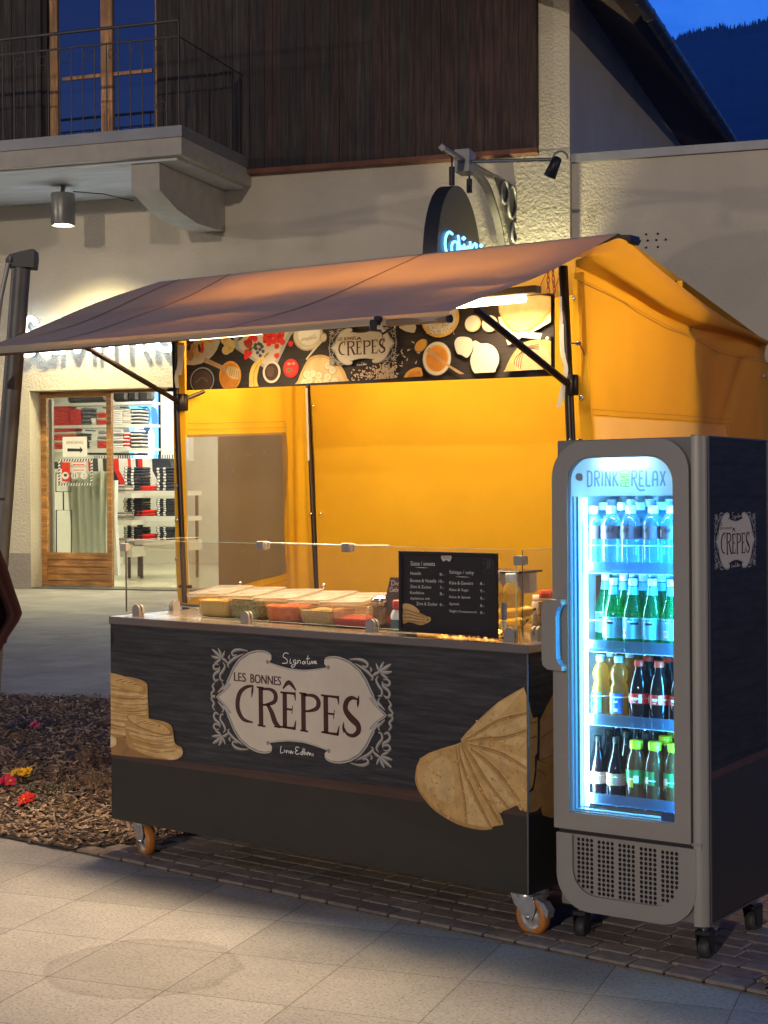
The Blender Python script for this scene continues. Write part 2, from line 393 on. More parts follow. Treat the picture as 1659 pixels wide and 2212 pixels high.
while y < 3.1:
    dy = .088; x = -.9-(.067 if j % 2 else 0)-random.uniform(0, .02)
    while x < 4.15:
        dx = random.uniform(.122, .142)
        if inside(x+dx/2, y+dy/2, PAVE) or (j == 0 and x > -.14):
            hx, hy = dx/2-.0032, dy/2-.0026; a = random.uniform(-.025, .025)
            T = Matrix.Translation((x+dx/2, y+dy/2, random.uniform(-.0015, .002))) @ Matrix.Rotation(a, 4, 'Z') @ Matrix.Rotation(random.uniform(-.02, .02), 4, 'X')
            pv.box((-hx, -hy, -.02), (hx, hy, .0125), random.randrange(4), T, .0045)
        x += dx
    y += dy; j += 1
pv.build('pavers', ['paver%d' % k for k in range(4)], kind='structure', local=True)
# planting bed with bark mulch
mat('bed_soil', (.045, .032, .024), .95, var=.4, vs=12, bump=.6, bs=25, bd=.02)
BED = [(-9, -.078), (-.17, -.078), (-.13, .03), (.0, .24), (.08, .5), (-.22, .92), (-.62, 1.6), (-.5, 3.3), (-1.3, 4.1), (-9, .68)]
MB().poly([(x, y, .008) for x, y in BED]).build('soil', 'bed_soil', kind='structure', local=True)
BED2 = [(2.80, -.045), (2.77, .03), (2.86, .16), (3.0, .3), (5, .5), (5, -.09), (2.83, -.09)]
MB().poly([(x, y, .017) for x, y in BED2]).build('soil', 'bed_soil', kind='structure', local=True)
for k, c in enumerate([(.31, .21, .14), (.17, .115, .08), (.44, .32, .22), (.09, .062, .046), (.25, .18, .125)]): mat('bark%d' % k, c, .9, var=.3, vs=40)
ch = MB()
def chip(x, y, z0=.012):
    L = random.uniform(.007, .022)*(1.9 if random.random() < .08 else 1); W = random.uniform(.003, .0085); a = random.uniform(0, 6.3); ti = random.gauss(0, .32); ro = random.gauss(0, .5)
    T = Matrix.Translation((x, y, z0+random.uniform(0, .02))) @ Matrix.Rotation(a, 4, 'Z') @ Matrix.Rotation(ti, 4, 'Y') @ Matrix.Rotation(ro, 4, 'X'); h = W*.3; k = random.uniform(.5, 1)
    vs = [T @ V(q) for q in ((-L, -W*k, 0), (L*.9, -W, 0), (L, W*k, 0), (-L*.9, W, 0), (-L*.7, 0, h), (L*.7, 0, h))]
    ch.add(vs, [(0, 1, 5, 4), (1, 2, 5), (2, 3, 4, 5), (3, 0, 4)], random.choices(range(5), (4, 4, 2, 3, 3))[0])
n = 0
while n < 26000:
    x = random.uniform(-5.2, .1); y = random.uniform(-.08, 4)
    if inside(x, y, BED) and random.random() < (1 if y < 1.2 and x > -2.2 else .40): chip(x, y); n += 1
n = 0
while n < 900:
    x = random.uniform(2.77, 3.4); y = random.uniform(-.09, .45)
    if inside(x, y, BED2): chip(x, y, .02); n += 1
ch.build('bark_mulch', ['bark%d' % k for k in range(5)], kind='stuff', local=True)

# ---------------------------------------------------------------- mountains across the valley
m_, t_, o_ = base('hazed_forest'); co_ = coords(t_, 'Object', (1, 1, 1))
c_ = ramp(t_, noise(t_, co_, .035, 8, .8), [(.36, (.035, .085, .14)), (.5, (.08, .17, .27)), (.64, (.14, .26, .38))])  # blue dusk haze is put into the forest colour
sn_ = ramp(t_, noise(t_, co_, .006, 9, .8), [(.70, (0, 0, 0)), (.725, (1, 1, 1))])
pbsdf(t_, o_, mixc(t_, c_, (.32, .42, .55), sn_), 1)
RID = [(900, 240), (1150, 190), (1300, 140), (1452, 92), (1475, 80), (1500, 72), (1530, 66), (1560, 62), (1585, 66), (1600, 60), (1630, 55), (1659, 47), (1800, 10), (2100, -40), (2600, -60)]
def ridge(u):
    x = 900+1700*u
    for (a, b), (c, d) in zip(RID, RID[1:]):
        if a <= x <= c: return x, b+(d-b)*(x-a)/(c-a)
    return x, RID[-1][1]
random.seed(3); jag = [random.uniform(0, 1) for _ in range(2001)]
def mtn(u, v):
    x, y = ridge(u); p = UD(x, y, 2600); q = UD(x, 1080, 1100); q.z = -30
    r = q.lerp(p, v); r.z = -30+(p.z+30)*(v**1.25); s = math.sin(u*47+v*5)*.5+math.sin(u*23-v*9)*.5
    r.z += 22*s*math.sin(v*math.pi)
    if v > .985: r.z += 11*jag[int(u*2000)]
    return r
MB().grid(mtn, 1400, 34, smooth=False).build('mountain', 'hazed_forest', kind='structure', local=True)
# ================================================================ BUILDING (its own frame: x along the facade, y into it, z up)
bld = thing('shop_building', 'rendered shop building with dark timber upper floor, balcony and gabled roof behind the stall', 'building', M=BM)
def B(): return MB(BM)
b = B()
DV = .30                                            # door plane set back in the wall
OX0, OX1, OZ = -.19, 3.1, 2.90
b.box((-9, 0, .0), (OX0, .45, 6.0)); b.box((OX1, 0, 0), (7.85, .45, 6.0)); b.box((OX0, 0, OZ), (OX1, .45, 6.0))
b.box((7.40, .001, 6.0), (7.85, .45, 11)); b.box((-9, .05, 6.0), (7.40, .45, 11))
b.box((7.40, .45, 5.0), (7.85, 14, 9.0))           # the side wall running back under the eave
b.build('wall', 'stucco', bld)
B().box((6.55, -.004, 2.9), (7.852, .0, 5.84)).build('rough_render_panel', 'stucco_rough', bld)
B().box((-9, -.012, 0), (OX0, -.0, .52)).box((OX1, -.012, 0), (7.85, 0, .52)).build('plinth', 'plinth_render', bld)
# low annexe with a parapet, right of the tall block
b = B(); b.box((7.852, .12, 0), (17, .5, 5.68)); b.build('annexe_wall', 'stucco', bld)
B().box((7.852, .06, 5.68), (17, .62, 5.79)).build('parapet_cap', 'zinc', bld)
for x, z in ((10.0-1.05, 4.62), (8.62, 4.62), (8.70, 4.70), (8.70, 4.53), (8.85, 4.70), (8.85, 4.53), (8.72, 4.62), (8.83, 4.62)): B().lathe([(0, -.002), (.016, 0), (.013, .012), (0, .014)], 8, T=Matrix.Translation((x+.12, .115, z)) @ Matrix.Rotation(R(90), 4, 'X')).build('drilled_anchor_hole', 'dark_metal', bld)
# timber cladding, board by board
b = B(); x = -6.5; ci = 0; random.seed(11)
WX0, WX1, WZ0 = .22, 1.98, 6.06
while x < 7.36:
    dx = random.uniform(.10, .135); m = 0 if x < 3.4 else random.choices((0, 1, 2), (4, 5, 1))[0]
    if x > 5.6 and random.random() < .6: m = 1
    if x < 3.4: m = random.choices((0, 2), (2, 2))[0]
    v0 = -.15+random.uniform(-.006, .006)
    if not (x+dx > WX0 and x < WX1): b.box((x, v0, 5.86), (x+dx-.004, -.10, 10.5), m)
    x += dx
b.box((-6.5, -.10, 5.87), (WX0-.02, .05, 10.5), 0); b.box((WX1+.02, -.10, 5.87), (7.38, .05, 10.5), 0)
b.build('timber_cladding', ['cladding', 'cladding_red', 'cladding_grey'], bld)
B().box((3.3, -.16, 5.80), (7.45, -.02, 5.862)).build('cladding_drip_board', mat('drip_wood', (.17, .06, .028), .7, var=.3, vs=4), bld)
B().box((7.38, -.16, 5.862), (7.44, .0, 10.5)).build('cladding_corner_board', 'cladding_red', bld)
# balcony window
win = B(); win.box((WX0, -.06, WZ0), (WX0+.13, .02, 10.2)); win.box((1.06, -.07, WZ0), (1.24, .02, 10.2)); win.box((WX1-.06, -.06, WZ0), (WX1, .02, 10.2))
win.box((WX0, -.055, WZ0), (WX1, .02, WZ0+.08))
wn = win.build('balcony_window', 'frame_wood', bld)
B().box((WX0+.13, -.03, WZ0+.08), (1.06, -.02, 10.2)).box((1.24, -.03, WZ0+.08), (WX1-.06, -.02, 10.2)).build('pane', 'dusk_glass', wn)
B().box((WX0+.2, -.05, 7.36), (WX1-.12, -.035, 7.41)).build('crossbar', 'frame_wood', wn)
# balcony slab
BV = -2.2; BX1 = 3.36
bal = B().box((-9, BV, 5.66), (BX1, -.0, 5.88)).build('balcony_slab', 'concrete', bld)
B().box((-9, BV-.03, 5.88), (BX1+.02, -.16, 6.02)).build('balcony_fascia', 'zinc', bal)
B().box((-9, BV+.12, 5.62), (BX1-.12, -.01, 5.66)).build('balcony_soffit', 'concrete_pale', bal)
sidep = [(-2.02, 5.62), (-2.02, 5.27), (-1.5, 5.10), (-.9, 5.02), (-.35, 5.03), (0, 5.06), (0, 5.62)]
for xb in (2.56, -1.7):
    g = B(); g.slab([(xb, v, z) for v, z in sidep], (.40, 0, 0)); g.build('balcony_bracket', 'concrete', bal)
# railing
rl = B(); RV = BV+.06
for zz, r in ((7.36, .022), (7.16, .013)):
    rl.tube([(-9, RV, zz), (BX1-.06, RV, zz)], r, 6)
x = BX1-.06; k = 0
while x > -8:
    rl.tube([(x, RV, 6.0), (x, RV, 7.16 if k % 5 else 7.36)], .009, 5)
    if k % 2: 
        rl.tube([(x-.085+.062*math.cos(a*.5236), RV, 7.03+.062*math.sin(a*.5236)) for a in range(12)], .006, 4, closed=True)
    x -= .17; k += 1
rl2 = B(); y = RV+.17; k = 0
while y < -.2: rl2.tube([(BX1-.06, y, 6.0), (BX1-.06, y, 7.16)], .007, 5); y += .17; k += 1
for xx, zz in ((3.05, 6.3), (.28, 6.2)): rl.tube([(xx+.07*math.cos(a*.5236), RV, zz+.07*math.sin(a*.5236)) for a in range(12)], .006, 4, closed=True)
rl.build('railing', 'rail_metal', bal)
rl2.tube([(BX1-.06, RV, 7.16), (BX1-.06, -.16, 7.16)], .008, 6); rl2.build('side_railing', 'dark_metal', bal)
# roof over the tall block: eave running back along its right side
rf = B()
def eave(v): return 7.46+.07*max(v, -2)
W0 = [(7.83, -1.6, 8.0), (8.62, -1.6, eave(-1.6)), (8.74, -1.6, eave(-1.6)+.14), (-2, -1.6, 12.2), (-2, -1.6, 11.9)]
W1 = [(7.83, 14, 8.0), (8.62, 14, eave(14)), (8.74, 14, eave(14)+.14), (-2, 14, 12.6), (-2, 14, 12.3)]
n_ = 5; rf.add(W0+W1, [tuple(range(5))[::-1], tuple(range(5, 10))]+[(i, (i+1) % 5, 5+(i+1) % 5, 5+i) for i in range(5)])
rf.build('roof', 'soffit_wood', bld)
gt = B(); GP = lambda v: V((8.83, v, 7.56+.045*v))
gt.tube([GP(-1.7), GP(14.4)], .085, 12)
gto = gt.build('gutter', 'copper_dark', bld)
for k in range(18):
    q = GP(-1.4+k*.85); B().tube([(q.x+.088*math.cos(a*.35), q.y, q.z+.088*math.sin(a*.35)) for a in range(-8, 8)], .008, 5).build('gutter_bracket', 'rail_metal', gto)
# sliding shop door
def UBv(x, y, v): q = UB(x, y, v); return q.x, q.z
DX0 = UBv(89, 1100, DV)[0]; DX1 = UBv(241, 1100, DV)[0]; DZ1 = UBv(160, 845, DV)[1]; GZ0 = UBv(160, 1194, DV)[1]; GZ1 = UBv(160, 858, DV)[1]
GX0 = UBv(101, 1100, DV)[0]; GX1 = UBv(231, 1100, DV)[0]
d = B(); d.box((DX0, DV, .03), (GX0, DV+.07, DZ1), 0); d.box((GX1, DV, .03), (DX1, DV+.07, DZ1), 0); d.box((GX0, DV, GZ1), (GX1, DV+.07, DZ1), 0); d.box((GX0, DV, .03), (GX1, DV+.07, .10), 0)
door = d.build('sliding_door', 'door_wood', bld)
d = B(); z = .10
nb = 4; dz = (GZ0-.10)/nb
for k in range(nb): d.box((GX0, DV+.010, z+.012), (GX1, DV+.05, z+dz-.012)); z += dz
d.box((GX0, DV+.035, .1), (GX1, DV+.045, GZ0)); d.build('lower_panel', 'door_wood', door)
B().box((GX0, DV+.03, GZ0), (GX1, DV+.038, GZ1)).build('door_pane', 'window_glass', door)
B().box((OX0, DV-.02, 2.86), (OX1, DV+.1, 2.90)).box((OX0, DV+.0, 0), (DX0-.003, DV+.1, 2.86)).build('door_frame', 'door_wood', door)
B().box((OX0, -.0, .002), (OX1, DV+.6, .018)).build('door_sill', mat('mat_grey', (.10, .10, .095), .9), bld)
# shop interior
it = B(); X0, X1, Y1, H = -2.4, 6.3, 7.0, 3.35
it.quad((X0, .46, .02), (X1, .46, .02), (X1, Y1, .02), (X0, Y1, .02), 1)
it.quad((X0, Y1, 0), (X1, Y1, 0), (X1, Y1, H), (X0, Y1, H), 0); it.quad((X0, .46, 0), (X0, Y1, 0), (X0, Y1, H), (X0, .46, H), 0)
it.quad((X1, .46, 0), (X1, Y1, 0), (X1, Y1, H), (X1, .46, H), 0); it.quad((X0, .46, H), (X1, .46, H), (X1, Y1, H), (X0, Y1, H), 0)
it.build('shop_interior', ['shop_wall', 'shop_floor'], bld)
for xx in (-.5, 1.6, 3.7):
    for yy in (1.6, 3.6, 5.4): B().box((xx, yy, H-.05), (xx+1.2, yy+.22, H-.02)).build('ceiling_lamp_panel', emis('shop_lamp', (1, .93, .76), 21), bld)
# ================================================================ THINGS ON AND AT THE FACADE
# backlit letters above the shop door (their tops are hidden by the awning)
sg = thing('shop_sign_letters', 'halo lit shop letters on the rendered wall above the shop door', 'sign', M=BM @ Matrix.Translation((1.0, 0, 3.35)))
mat('letter_face', (.16, .16, .16), .5); emis('letter_glow', (.62, .82, 1), 6)
zb = 3.42; zt = 3.93; zmid = 3.78
zs = Z(0, 1200, 2.242)
def lx(px): return UB(*zs(px, 400), -.10).x
LET = {'S': [[(320, .46), (290, .52), (240, .50), (225, .38), (270, .28), (315, .16), (290, .02), (215, 0)]],
 'a': [[(500, .30), (460, .36), (400, .36), (345, .24), (350, .08), (420, 0), (480, .08), (498, .2)], [(498, .36), (498, 0)]],
 'M': [[(560, 0), (560, .5), (685, .02), (815, .5), (815, 0)]], 'H': [[(872, 0), (872, .5)], [(988, 0), (988, .5)], [(872, .26), (988, .26)]],
 'R': [[(1115, 0), (1115, .5), (1210, .46), (1215, .3), (1115, .25)], [(1180, .26), (1262, 0)]], 'I': [[(1325, 0), (1325, .5)]],
 'C': [[(1560, .42), (1500, .5), (1400, .42), (1370, .25), (1400, .06), (1470, 0), (1545, .05), (1560, .1)]]}
for nm, strokes in LET.items():
    f = B(); gl = B()
    for st in strokes:
        P = smoothpath([(lx(a), 0, zb+h) for a, h in st], 4) if nm in 'SaC' else [V((lx(a), 0, zb+h)) for a, h in st]
        for mbx, v0, v1, wd in ((f, -.13, -.10, .035), (gl, -.099, -.07, .027)):
            for p, q in zip(P, P[1:]):
                dd = (q-p).normalized(); nn = V((-dd.z, 0, dd.x))*wd; e = dd*wd*.4
                mbx.slab([p-e+nn+V((0, v0, 0)), q+e+nn+V((0, v0, 0)), q+e-nn+V((0, v0, 0)), p-e-nn+V((0, v0, 0))], (0, v1-v0, 0))
    fo = f.build('letter', 'letter_glow', sg); gl.build('letter_back', 'letter_face', fo)
# downlight under the balcony
dlp = UB(136, 455, -1.1); 
dl = thing('cylinder_downlight', 'grey cylindrical downlight, lit, hanging under the concrete balcony', 'lamp', M=BM @ Matrix.Translation((dlp.x, -1.1, 5.09)))
q = B(); T = Matrix.Translation((dlp.x, -1.1, 0))
q.lathe([(.155, 5.07), (.165, 5.09), (.165, 5.50), (.16, 5.51), (0, 5.51)], 28, T=T, cap=False); q.lathe([(.03, 5.51), (.03, 5.62)], 8, T=T); q.lathe([(.155, 5.07), (.145, 5.09), (.12, 5.15)], 28, T=T, cap=False)
q.build('housing', 'grey_metal', dl); B().lathe([(0, 5.10), (.14, 5.10)], 24, T=T).build('lens', emis('down_lens', (1, .86, .6), 30), dl)
B().tube([(dlp.x+.1, -1.0, 5.55), (dlp.x+.35, -.6, 5.57), (dlp.x+.55, -.1, 5.55)], .008, 5).build('cable', 'black', dl)
def wpt(x, v, z): return BM @ V((x, v, z))
light('SPOT', 'downlight_beam', wpt(dlp.x, -1.1, 5.05), 480, (1, .88, .46), .2, wpt(dlp.x+.12, -.55, 0), R(118), .9).parent = None
# unseen wall uplight behind the awning, inferred from the glow on the corner
q = B(); q.lathe([(.07, 2.55), (.07, 2.75), (0, 2.76)], 16, T=Matrix.Translation((7.0, -.12, 0))); q.box((6.96, -.12, 2.6), (7.04, 0, 2.7))
o_w = q.build('wall_uplight', 'grey_metal', None, 'small grey wall uplight behind the awning, washing the rough corner render', 'lamp')
light('SPOT', 'uplight_beam', wpt(7.45, -.42, 3.2), 200, (1, .9, .48), .08, wpt(7.35, .1, 5.0), R(70), .9)
# oval hanging sign with its wall bracket
def UBX(x, y, X):
    o = BI @ CAM; d = BI.to_3x3() @ ray(x, y); return o + d*((X-o.x)/d.x)
zh = Z(1650, 500, 2.552); XS = 7.02
def hp(x, y): return UBX(*zh(x, y), XS)
br = thing('sign_bracket', 'grey steel wall bracket with scrollwork and a small spotlight, carrying the round sign', 'sign bracket', M=BM @ Matrix.Translation((XS, 0, 4.6)))
tip, jn, wl = hp(230, 205), hp(465, 350), hp(915, 590)
q = B(); q.tube([tip, jn, wl+V((0, .0, 0))], .045, 4); q.build('arm', 'grey_metal', br)
B().box((XS-.1, wl.y-.02, wl.z-.16), (XS+.1, wl.y+.12, wl.z+.16)).build('wall_plate', 'dark_metal', br)
B().box((XS-.09, jn.y-.16, jn.z-.14), (XS+.09, jn.y+.14, jn.z+.12)).build('junction_box', 'grey_metal', br)
arc = smoothpath([hp(*a) for a in ((530, 385), (600, 450), (690, 580), (755, 760), (810, 960), (850, 1210), (870, 1400))], 4)
q = B()
for a, c in zip(arc, arc[1:]): q.slab([a+V((-.06, 0, 0)), c+V((-.06, 0, 0)), c+V((-.06, 0, -.06)), a+V((-.06, 0, -.06))], (.09, 0, 0))
q.build('curved_strut', 'grey_metal', br)
q = B(); 
for (cx, cy, rx, ry) in ((775, 660, 35, 115), (850, 760, 42, 165), (872, 1060, 26, 100)):
    q.tube([hp(cx+rx*math.cos(a*.5236), cy+ry*math.sin(a*.5236))+V((.11, 0, 0)) for a in range(12)], .02, 5, closed=True)
q.build('scrollwork', 'zinc', br)
B().slab([hp(690, 510)+V((.08, 0, 0)), hp(905, 600)+V((.08, 0, 0)), hp(905, 1400)+V((.08, 0, 0)), hp(860, 1250)+V((.08, 0, 0)), hp(800, 900)+V((.08, 0, 0)), hp(745, 680)+V((.08, 0, 0))], (.02, 0, 0)).build('back_plate', 'dark_metal', br)
q = B(); q.box((XS+.05, wl.y, 4.3), (XS+.1, wl.y+.05, wl.z)); q.build('wall_rail', 'zinc', br)
e1_ = UB(*zh(1360, 325), jn.y); sp = V((e1_.x, jn.y, e1_.z))
q = B(); q.tube([jn, sp], .022, 6); q.tube([sp+V((-.02+.09*(1-math.cos(a*.39)), 0, .09*math.sin(a*.39))) for a in range(9)], .012, 5); q.build('spot_arm', 'grey_metal', br)
T = Matrix.Translation(sp+V((.02, 0, -.03))) @ Matrix.Rotation(R(205), 4, 'Y')
B().lathe([(.03, -.06), (.055, -.04), (.075, .19), (.06, .19), (.05, .17), (0, .17)], 16, T=T).build('spotlight', 'dark_metal', br)
hs = thing('round_hanging_sign', 'round black hanging shop sign with blue white neon script, under the steel bracket', 'sign', M=BM @ Matrix.Translation((XS, jn.y, 4.3)))
L_, R_ = hp(115, 1200), hp(635, 1200); top = hp(390, 585)
yc, ry = (hp(180, 1250).y+hp(632, 1250).y)/2, abs(hp(632, 1250).y-hp(180, 1250).y)/2; zt_ = top.z; rz = ry*1.02; zc = zt_-rz
q = B(); n = 48
rim = [V((XS, yc+ry*math.cos(2*math.pi*k/n), zc+rz*math.sin(2*math.pi*k/n))) for k in range(n)]
TH = .17
vs_ = [p+V((0, 0, 0)) for p in rim]+[p+V((-TH, 0, 0)) for p in rim]
q.add(vs_, [(k, (k+1) % n, n+(k+1) % n, n+k) for k in range(n)], 0, True); q.add(vs_, [tuple(range(n))[::-1], tuple(range(n, 2*n))], 0)
q.build('disc', mat('sign_black', (.025, .025, .027), .45, var=.1), hs)
q = B()
for a, c in (((330, 290), (330, 585)), ((505, 440), (505, 660))):
    p0, p1 = hp(*a), hp(*c); q = B(); q.tube([p0, (p0*.6+p1*.4)], .012, 5); q.tube([p0*.62+p1*.38, p1], .035, 8); q.build('hanger', 'black', hs)
q = B(); nx = V((.02, 0, 0))
NE = [[(318, 1078), (285, 1055), (255, 1100), (245, 1180), (262, 1260), (300, 1275), (330, 1262)],
      [(370, 1160), (330, 1155), (312, 1200), (320, 1275), (350, 1300), (372, 1230), (372, 1160), (378, 1310)],
      [(375, 1090), (385, 1160), (395, 1300)], [(405, 1190), (418, 1310), (437, 1180)], [(437, 1180), (440, 1310)],
      [(462, 1200), (462, 1310)], [(462, 1220), (485, 1205), (492, 1310)], [(497, 1150), (500, 1320)], [(545, 1170), (505, 1240), (550, 1320)], [(558, 1170), (565, 1320)],
      [(585, 1260), (600, 1320)], [(612, 1240), (612, 1320)]]
for st in NE: q.tube([p+nx for p in smoothpath([hp(*a) for a in st], 3)], .014, 6)
for d_ in ((432, 1120), (608, 1195)): q.lathe([(0, -.03), (.03, 0), (0, .03)], 10, T=Matrix.Translation(hp(*d_)+nx))
q.build('neon_script', emis('neon', (.12, .48, 1), 2.4), hs)

# large cantilever parasol post at the left edge
zu = Z(0, 960, 5.53); D1 = 7.2
def up_(x, y, t=D1): return UD(*zu(x, y), t)
um = thing('parasol_mast', 'dark grey aluminium mast of a closed parasol with a black cap, at the left edge', 'parasol', loc=UZ(-60, 1640))
a0 = up_(465, 480); a1 = UD(-4, 1240, D1); a2 = UD(-30, 1660, D1)
MB().tube([a0, a1, a2], .043, 20).build('mast', mat('mast_grey', (.10, .095, .09), .5, .25), um)
dv = fw.copy()
capp = [(120, 330), (200, 225), (440, 160), (690, 108), (735, 115), (745, 280), (715, 510), (280, 490), (245, 505), (215, 480), (115, 470)]
MB().slab([up_(*c, D1-.05) for c in capp], dv*.1).build('top_cap', mat('cap_black', (.012, .011, .011), .5, bump=.3), um)
MB().tube([up_(180, 420, D1-.06), up_(20, 1150, D1-.06), UD(-30, 900, D1-.06)], .011, 8).build('stay', 'grey_metal', um)
MB().lathe([(0, -.01), (.006, -.01), (.006, .01)], 8, T=Matrix.Translation(up_(222, 335, D1-.06))).build('cap_screw', 'zinc', um)
q = MB(); c0 = UD(4, 1078, D1); q.lathe([(.047, -.006), (.047, .006)], 16, T=Matrix.Translation(c0)); q.build('strap', 'black', um)
ff = Z(0, 2100, 4.424); fo = [(0, 290), (60, 450), (130, 620), (240, 970), (330, 1220), (380, 1385), (375, 1430), (330, 1530), (240, 1670), (130, 1830), (108, 1920), (82, 1915), (40, 2000), (0, 2060)]
q = MB(); D2 = 5.6
def fold(u, v):
    k = v*(len(fo)-1); i = min(int(k), len(fo)-2); e = k-i; ex, ey = fo[i][0]*(1-e)+fo[i+1][0]*e, fo[i][1]*(1-e)+fo[i+1][1]*e
    X = ex-u*900; return UD(*ff(X, ey+u*120*(ey-1200)/900), D2+.12*math.sin(u*22+v*3)*u+.25*u)
q.grid(fold, 40, 60); q.grid(lambda u, v: fold(u, v)+fw*.03-rt*.006, 40, 60)
cloth('dark_red_canvas', (.045, .013, .009), (.05, .01, .005), .05); q.build('folded_canopy', 'dark_red_canvas', None, 'folded dark red brown parasol canopy bulging in at the left edge', 'parasol canopy')

# street lamps beyond the picture that light the square
for (lx_, ly_, hz, en, tgt) in ((8, -62.0, 12.0, 18500, (4, 0, 4)), (-12, -15.5, 7, 1500, (3.5, 0, 3.5)), (48, -24, 9, 4600, (9, 3, 6))):  # third lamp is added, unseen, to brighten the right side wall
    bp = BM @ V((lx_, ly_, 0)); t_s = thing('street_lamp', 'slim dark street lamp out on the square, %s' % ('far behind the viewer' if lx_ == 8 else ('beyond the left edge' if lx_ < 0 else 'added unseen beyond the right edge')), 'street lamp', loc=bp)
    MB().tube([bp, bp+V((0, 0, hz+.2))], [.07, .045], 12).build('pole', 'dark_metal', t_s)
    MB().lathe([(0, hz+.30), (.26, hz+.22), (.28, hz+.15), (.22, hz+.14)], 20, T=Matrix.Translation((bp.x, bp.y, 0))).build('lamp_head', 'dark_metal', t_s)
    MB().lathe([(.2, hz+.12), (.12, hz+.06), (0, hz+.05)], 16, T=Matrix.Translation((bp.x, bp.y, 0))).build('lamp_glass', emis('street_glow', (1, .84, .62), 30), t_s)
    light('POINT', 'street_lamp_light', bp+V((0, 0, hz-.1)), en, (1, .86, .69), .25)
# ================================================================ MARKET STALL
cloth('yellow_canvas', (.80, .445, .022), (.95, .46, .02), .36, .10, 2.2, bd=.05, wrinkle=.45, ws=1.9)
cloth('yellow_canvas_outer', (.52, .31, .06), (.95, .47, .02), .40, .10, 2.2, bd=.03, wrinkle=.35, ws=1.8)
cloth('awning_canvas', (.37, .335, .255), (.98, .42, .06), .13, .10, 1.5, bd=.03, wrinkle=.3, ws=1.5)
cloth('white_strap', (.75, .7, .6), (.6, .5, .4), .2, .05)
mat('pole_steel', (.045, .032, .026), .35, .75, var=.2); mat('grommet', (.7, .68, .62), .25, .9, var=0); mat('hem', (.62, .36, .10), .8, var=.1)
mat('seam', (.36, .20, .05), .9, var=.1); mat('seam_dark', (.17, .10, .07), .9, var=.1)
st = thing('market_stall', 'yellow canvas market stall with grey brown front awning around the counter', 'market stall', loc=(.7, 1.4, 0))
YP = .72
def pl(*pts, Y=YP): return [UY(x, y, Y) for x, y in pts]
LP = [UY(378, 742, YP), UY(383, 870, YP), UY(401, 1300, YP)]; LP.append(LP[2]+(LP[2]-LP[1])*(LP[2].z/(LP[1].z-LP[2].z)))
RP = [UY(1216, 575, YP), UY(1222, 700, YP), UY(1228, 830, YP), UY(1233, 945, YP)]; RP.append(V((RP[3].x+.03, YP, 0)))
YB = 1.60
CP = [UY(661, 800, YB), UY(668, 950, YB), UY(686, 1280, YB)]; CP.append(V((CP[2].x+.03, YB, 0)))
RT = V((RP[0].x, YP, 2.36))
for pth, r in (((V((LP[0].x-.01, YP, 2.19)),)+tuple(LP), .0165), ((V((RP[0].x, YP, 2.235)),)+tuple(RP), .0175), (CP, .014), ((V((1.66, YB, 2.3)), V((1.70, YB, 0))), .016), ((V((1.70, 2.28, 2.1)), V((1.72, 2.28, 0))), .016), ((V((-.36, 2.28, 2.1)), V((-.30, 2.28, 0))), .016)):
    MB().tube(list(pth), r, 12).build('pole', 'pole_steel', st)
RG0 = UY(345, 618, 1.12); RG1 = UY(1338, 516, 1.12)
MB().tube([RG0+V((.0, 0, .0)), RG1+V((.0, 0, 0))], .02, 12).build('ridge_bar', 'pole_steel', st)
tipR = MB(); tipR.slab([UY(*a, 1.10) for a in ((1296, 526), (1335, 507), (1362, 507), (1364, 520), (1360, 526), (1300, 529))], (0, .07, 0)); tipR.build('ridge_end_cap', 'black', st)
# struts and collars
for c, ends in ((UY(386, 868, YP-.02), [(UY(186, 750, .10), .012), (UY(440, 846, YP+.14), .009)]), (UY(1228, 830, YP-.02), [(UY(1030, 671, .10), .0135), (UY(1246, 828, YP+.05), .009)])):
    MB().lathe([(.024, -.04), (.027, -.035), (.027, .03), (.024, .035)], 14, T=Matrix.Translation((c.x+.002, YP, c.z))).build('collar', 'pole_steel', st)
    for e, r in ends: MB().tube([c, e], r, 8).build('strut', 'pole_steel', st)
for P_, zz in ((LP, 1.02), (LP, 1.9)):
    x_ = UY(404 if zz < 1.5 else 382, 1000, YP).x; MB().tube([V((x_-.05, YP, zz)), V((x_+.02, YP, zz))], .008, 8).build('locking_pin', 'pole_steel', st)
for (x_, y_) in ((671, 1110), (692, 1110), (676, 876)):
    MB().lathe([(0, -.004), (.007, -.002), (.007, .002), (0, .004)], 10, T=Matrix.Translation(UY(x_, y_, YB-.03)) @ Matrix.Rotation(R(90), 4, 'X')).build('rivet', 'grommet', st)
# front awning: ridge down to the front edge
A0 = V((-.93, -.05, 2.035)); A1 = UY(972, 686, -.05)
def awn(u, v, h=0):
    t0 = RG0.lerp(RG1, u); t1 = A0.lerp(A1, u); p = t0.lerp(t1, v)
    sag = .030*math.sin(v*math.pi)*(1+.25*math.sin(u*9)); wr = .006*math.sin(u*21+v*6)*math.sin(v*math.pi)
    if u > .93: sag *= 1-(u-.93)/.07*.5
    if u < .12: wr += .02*(1-u/.12)*math.sin(v*math.pi*1.5)
    return p+V((0, 0, -sag+wr+h+.022))
a_ = MB(); a_.grid(awn, 90, 40)
aw = a_.build('front_awning', 'awning_canvas', st)
hem = MB(); hem.grid(lambda u, v: awn(u, 1)+V((0, -.004-.004*math.sin(u*60), -.030*v)), 90, 3); hem.build('hem', 'awning_canvas', aw)
def seamline(u0, u1, nm='seam'):
    q = MB(); q.grid(lambda a, b: awn(u0+(u1-u0)*b+.0022*(a-.5)*2, b, .002), 1, 40); q.build(nm, 'seam_dark', aw)
seamline(.185, .245); seamline(.63, .62); seamline(.055, .10)
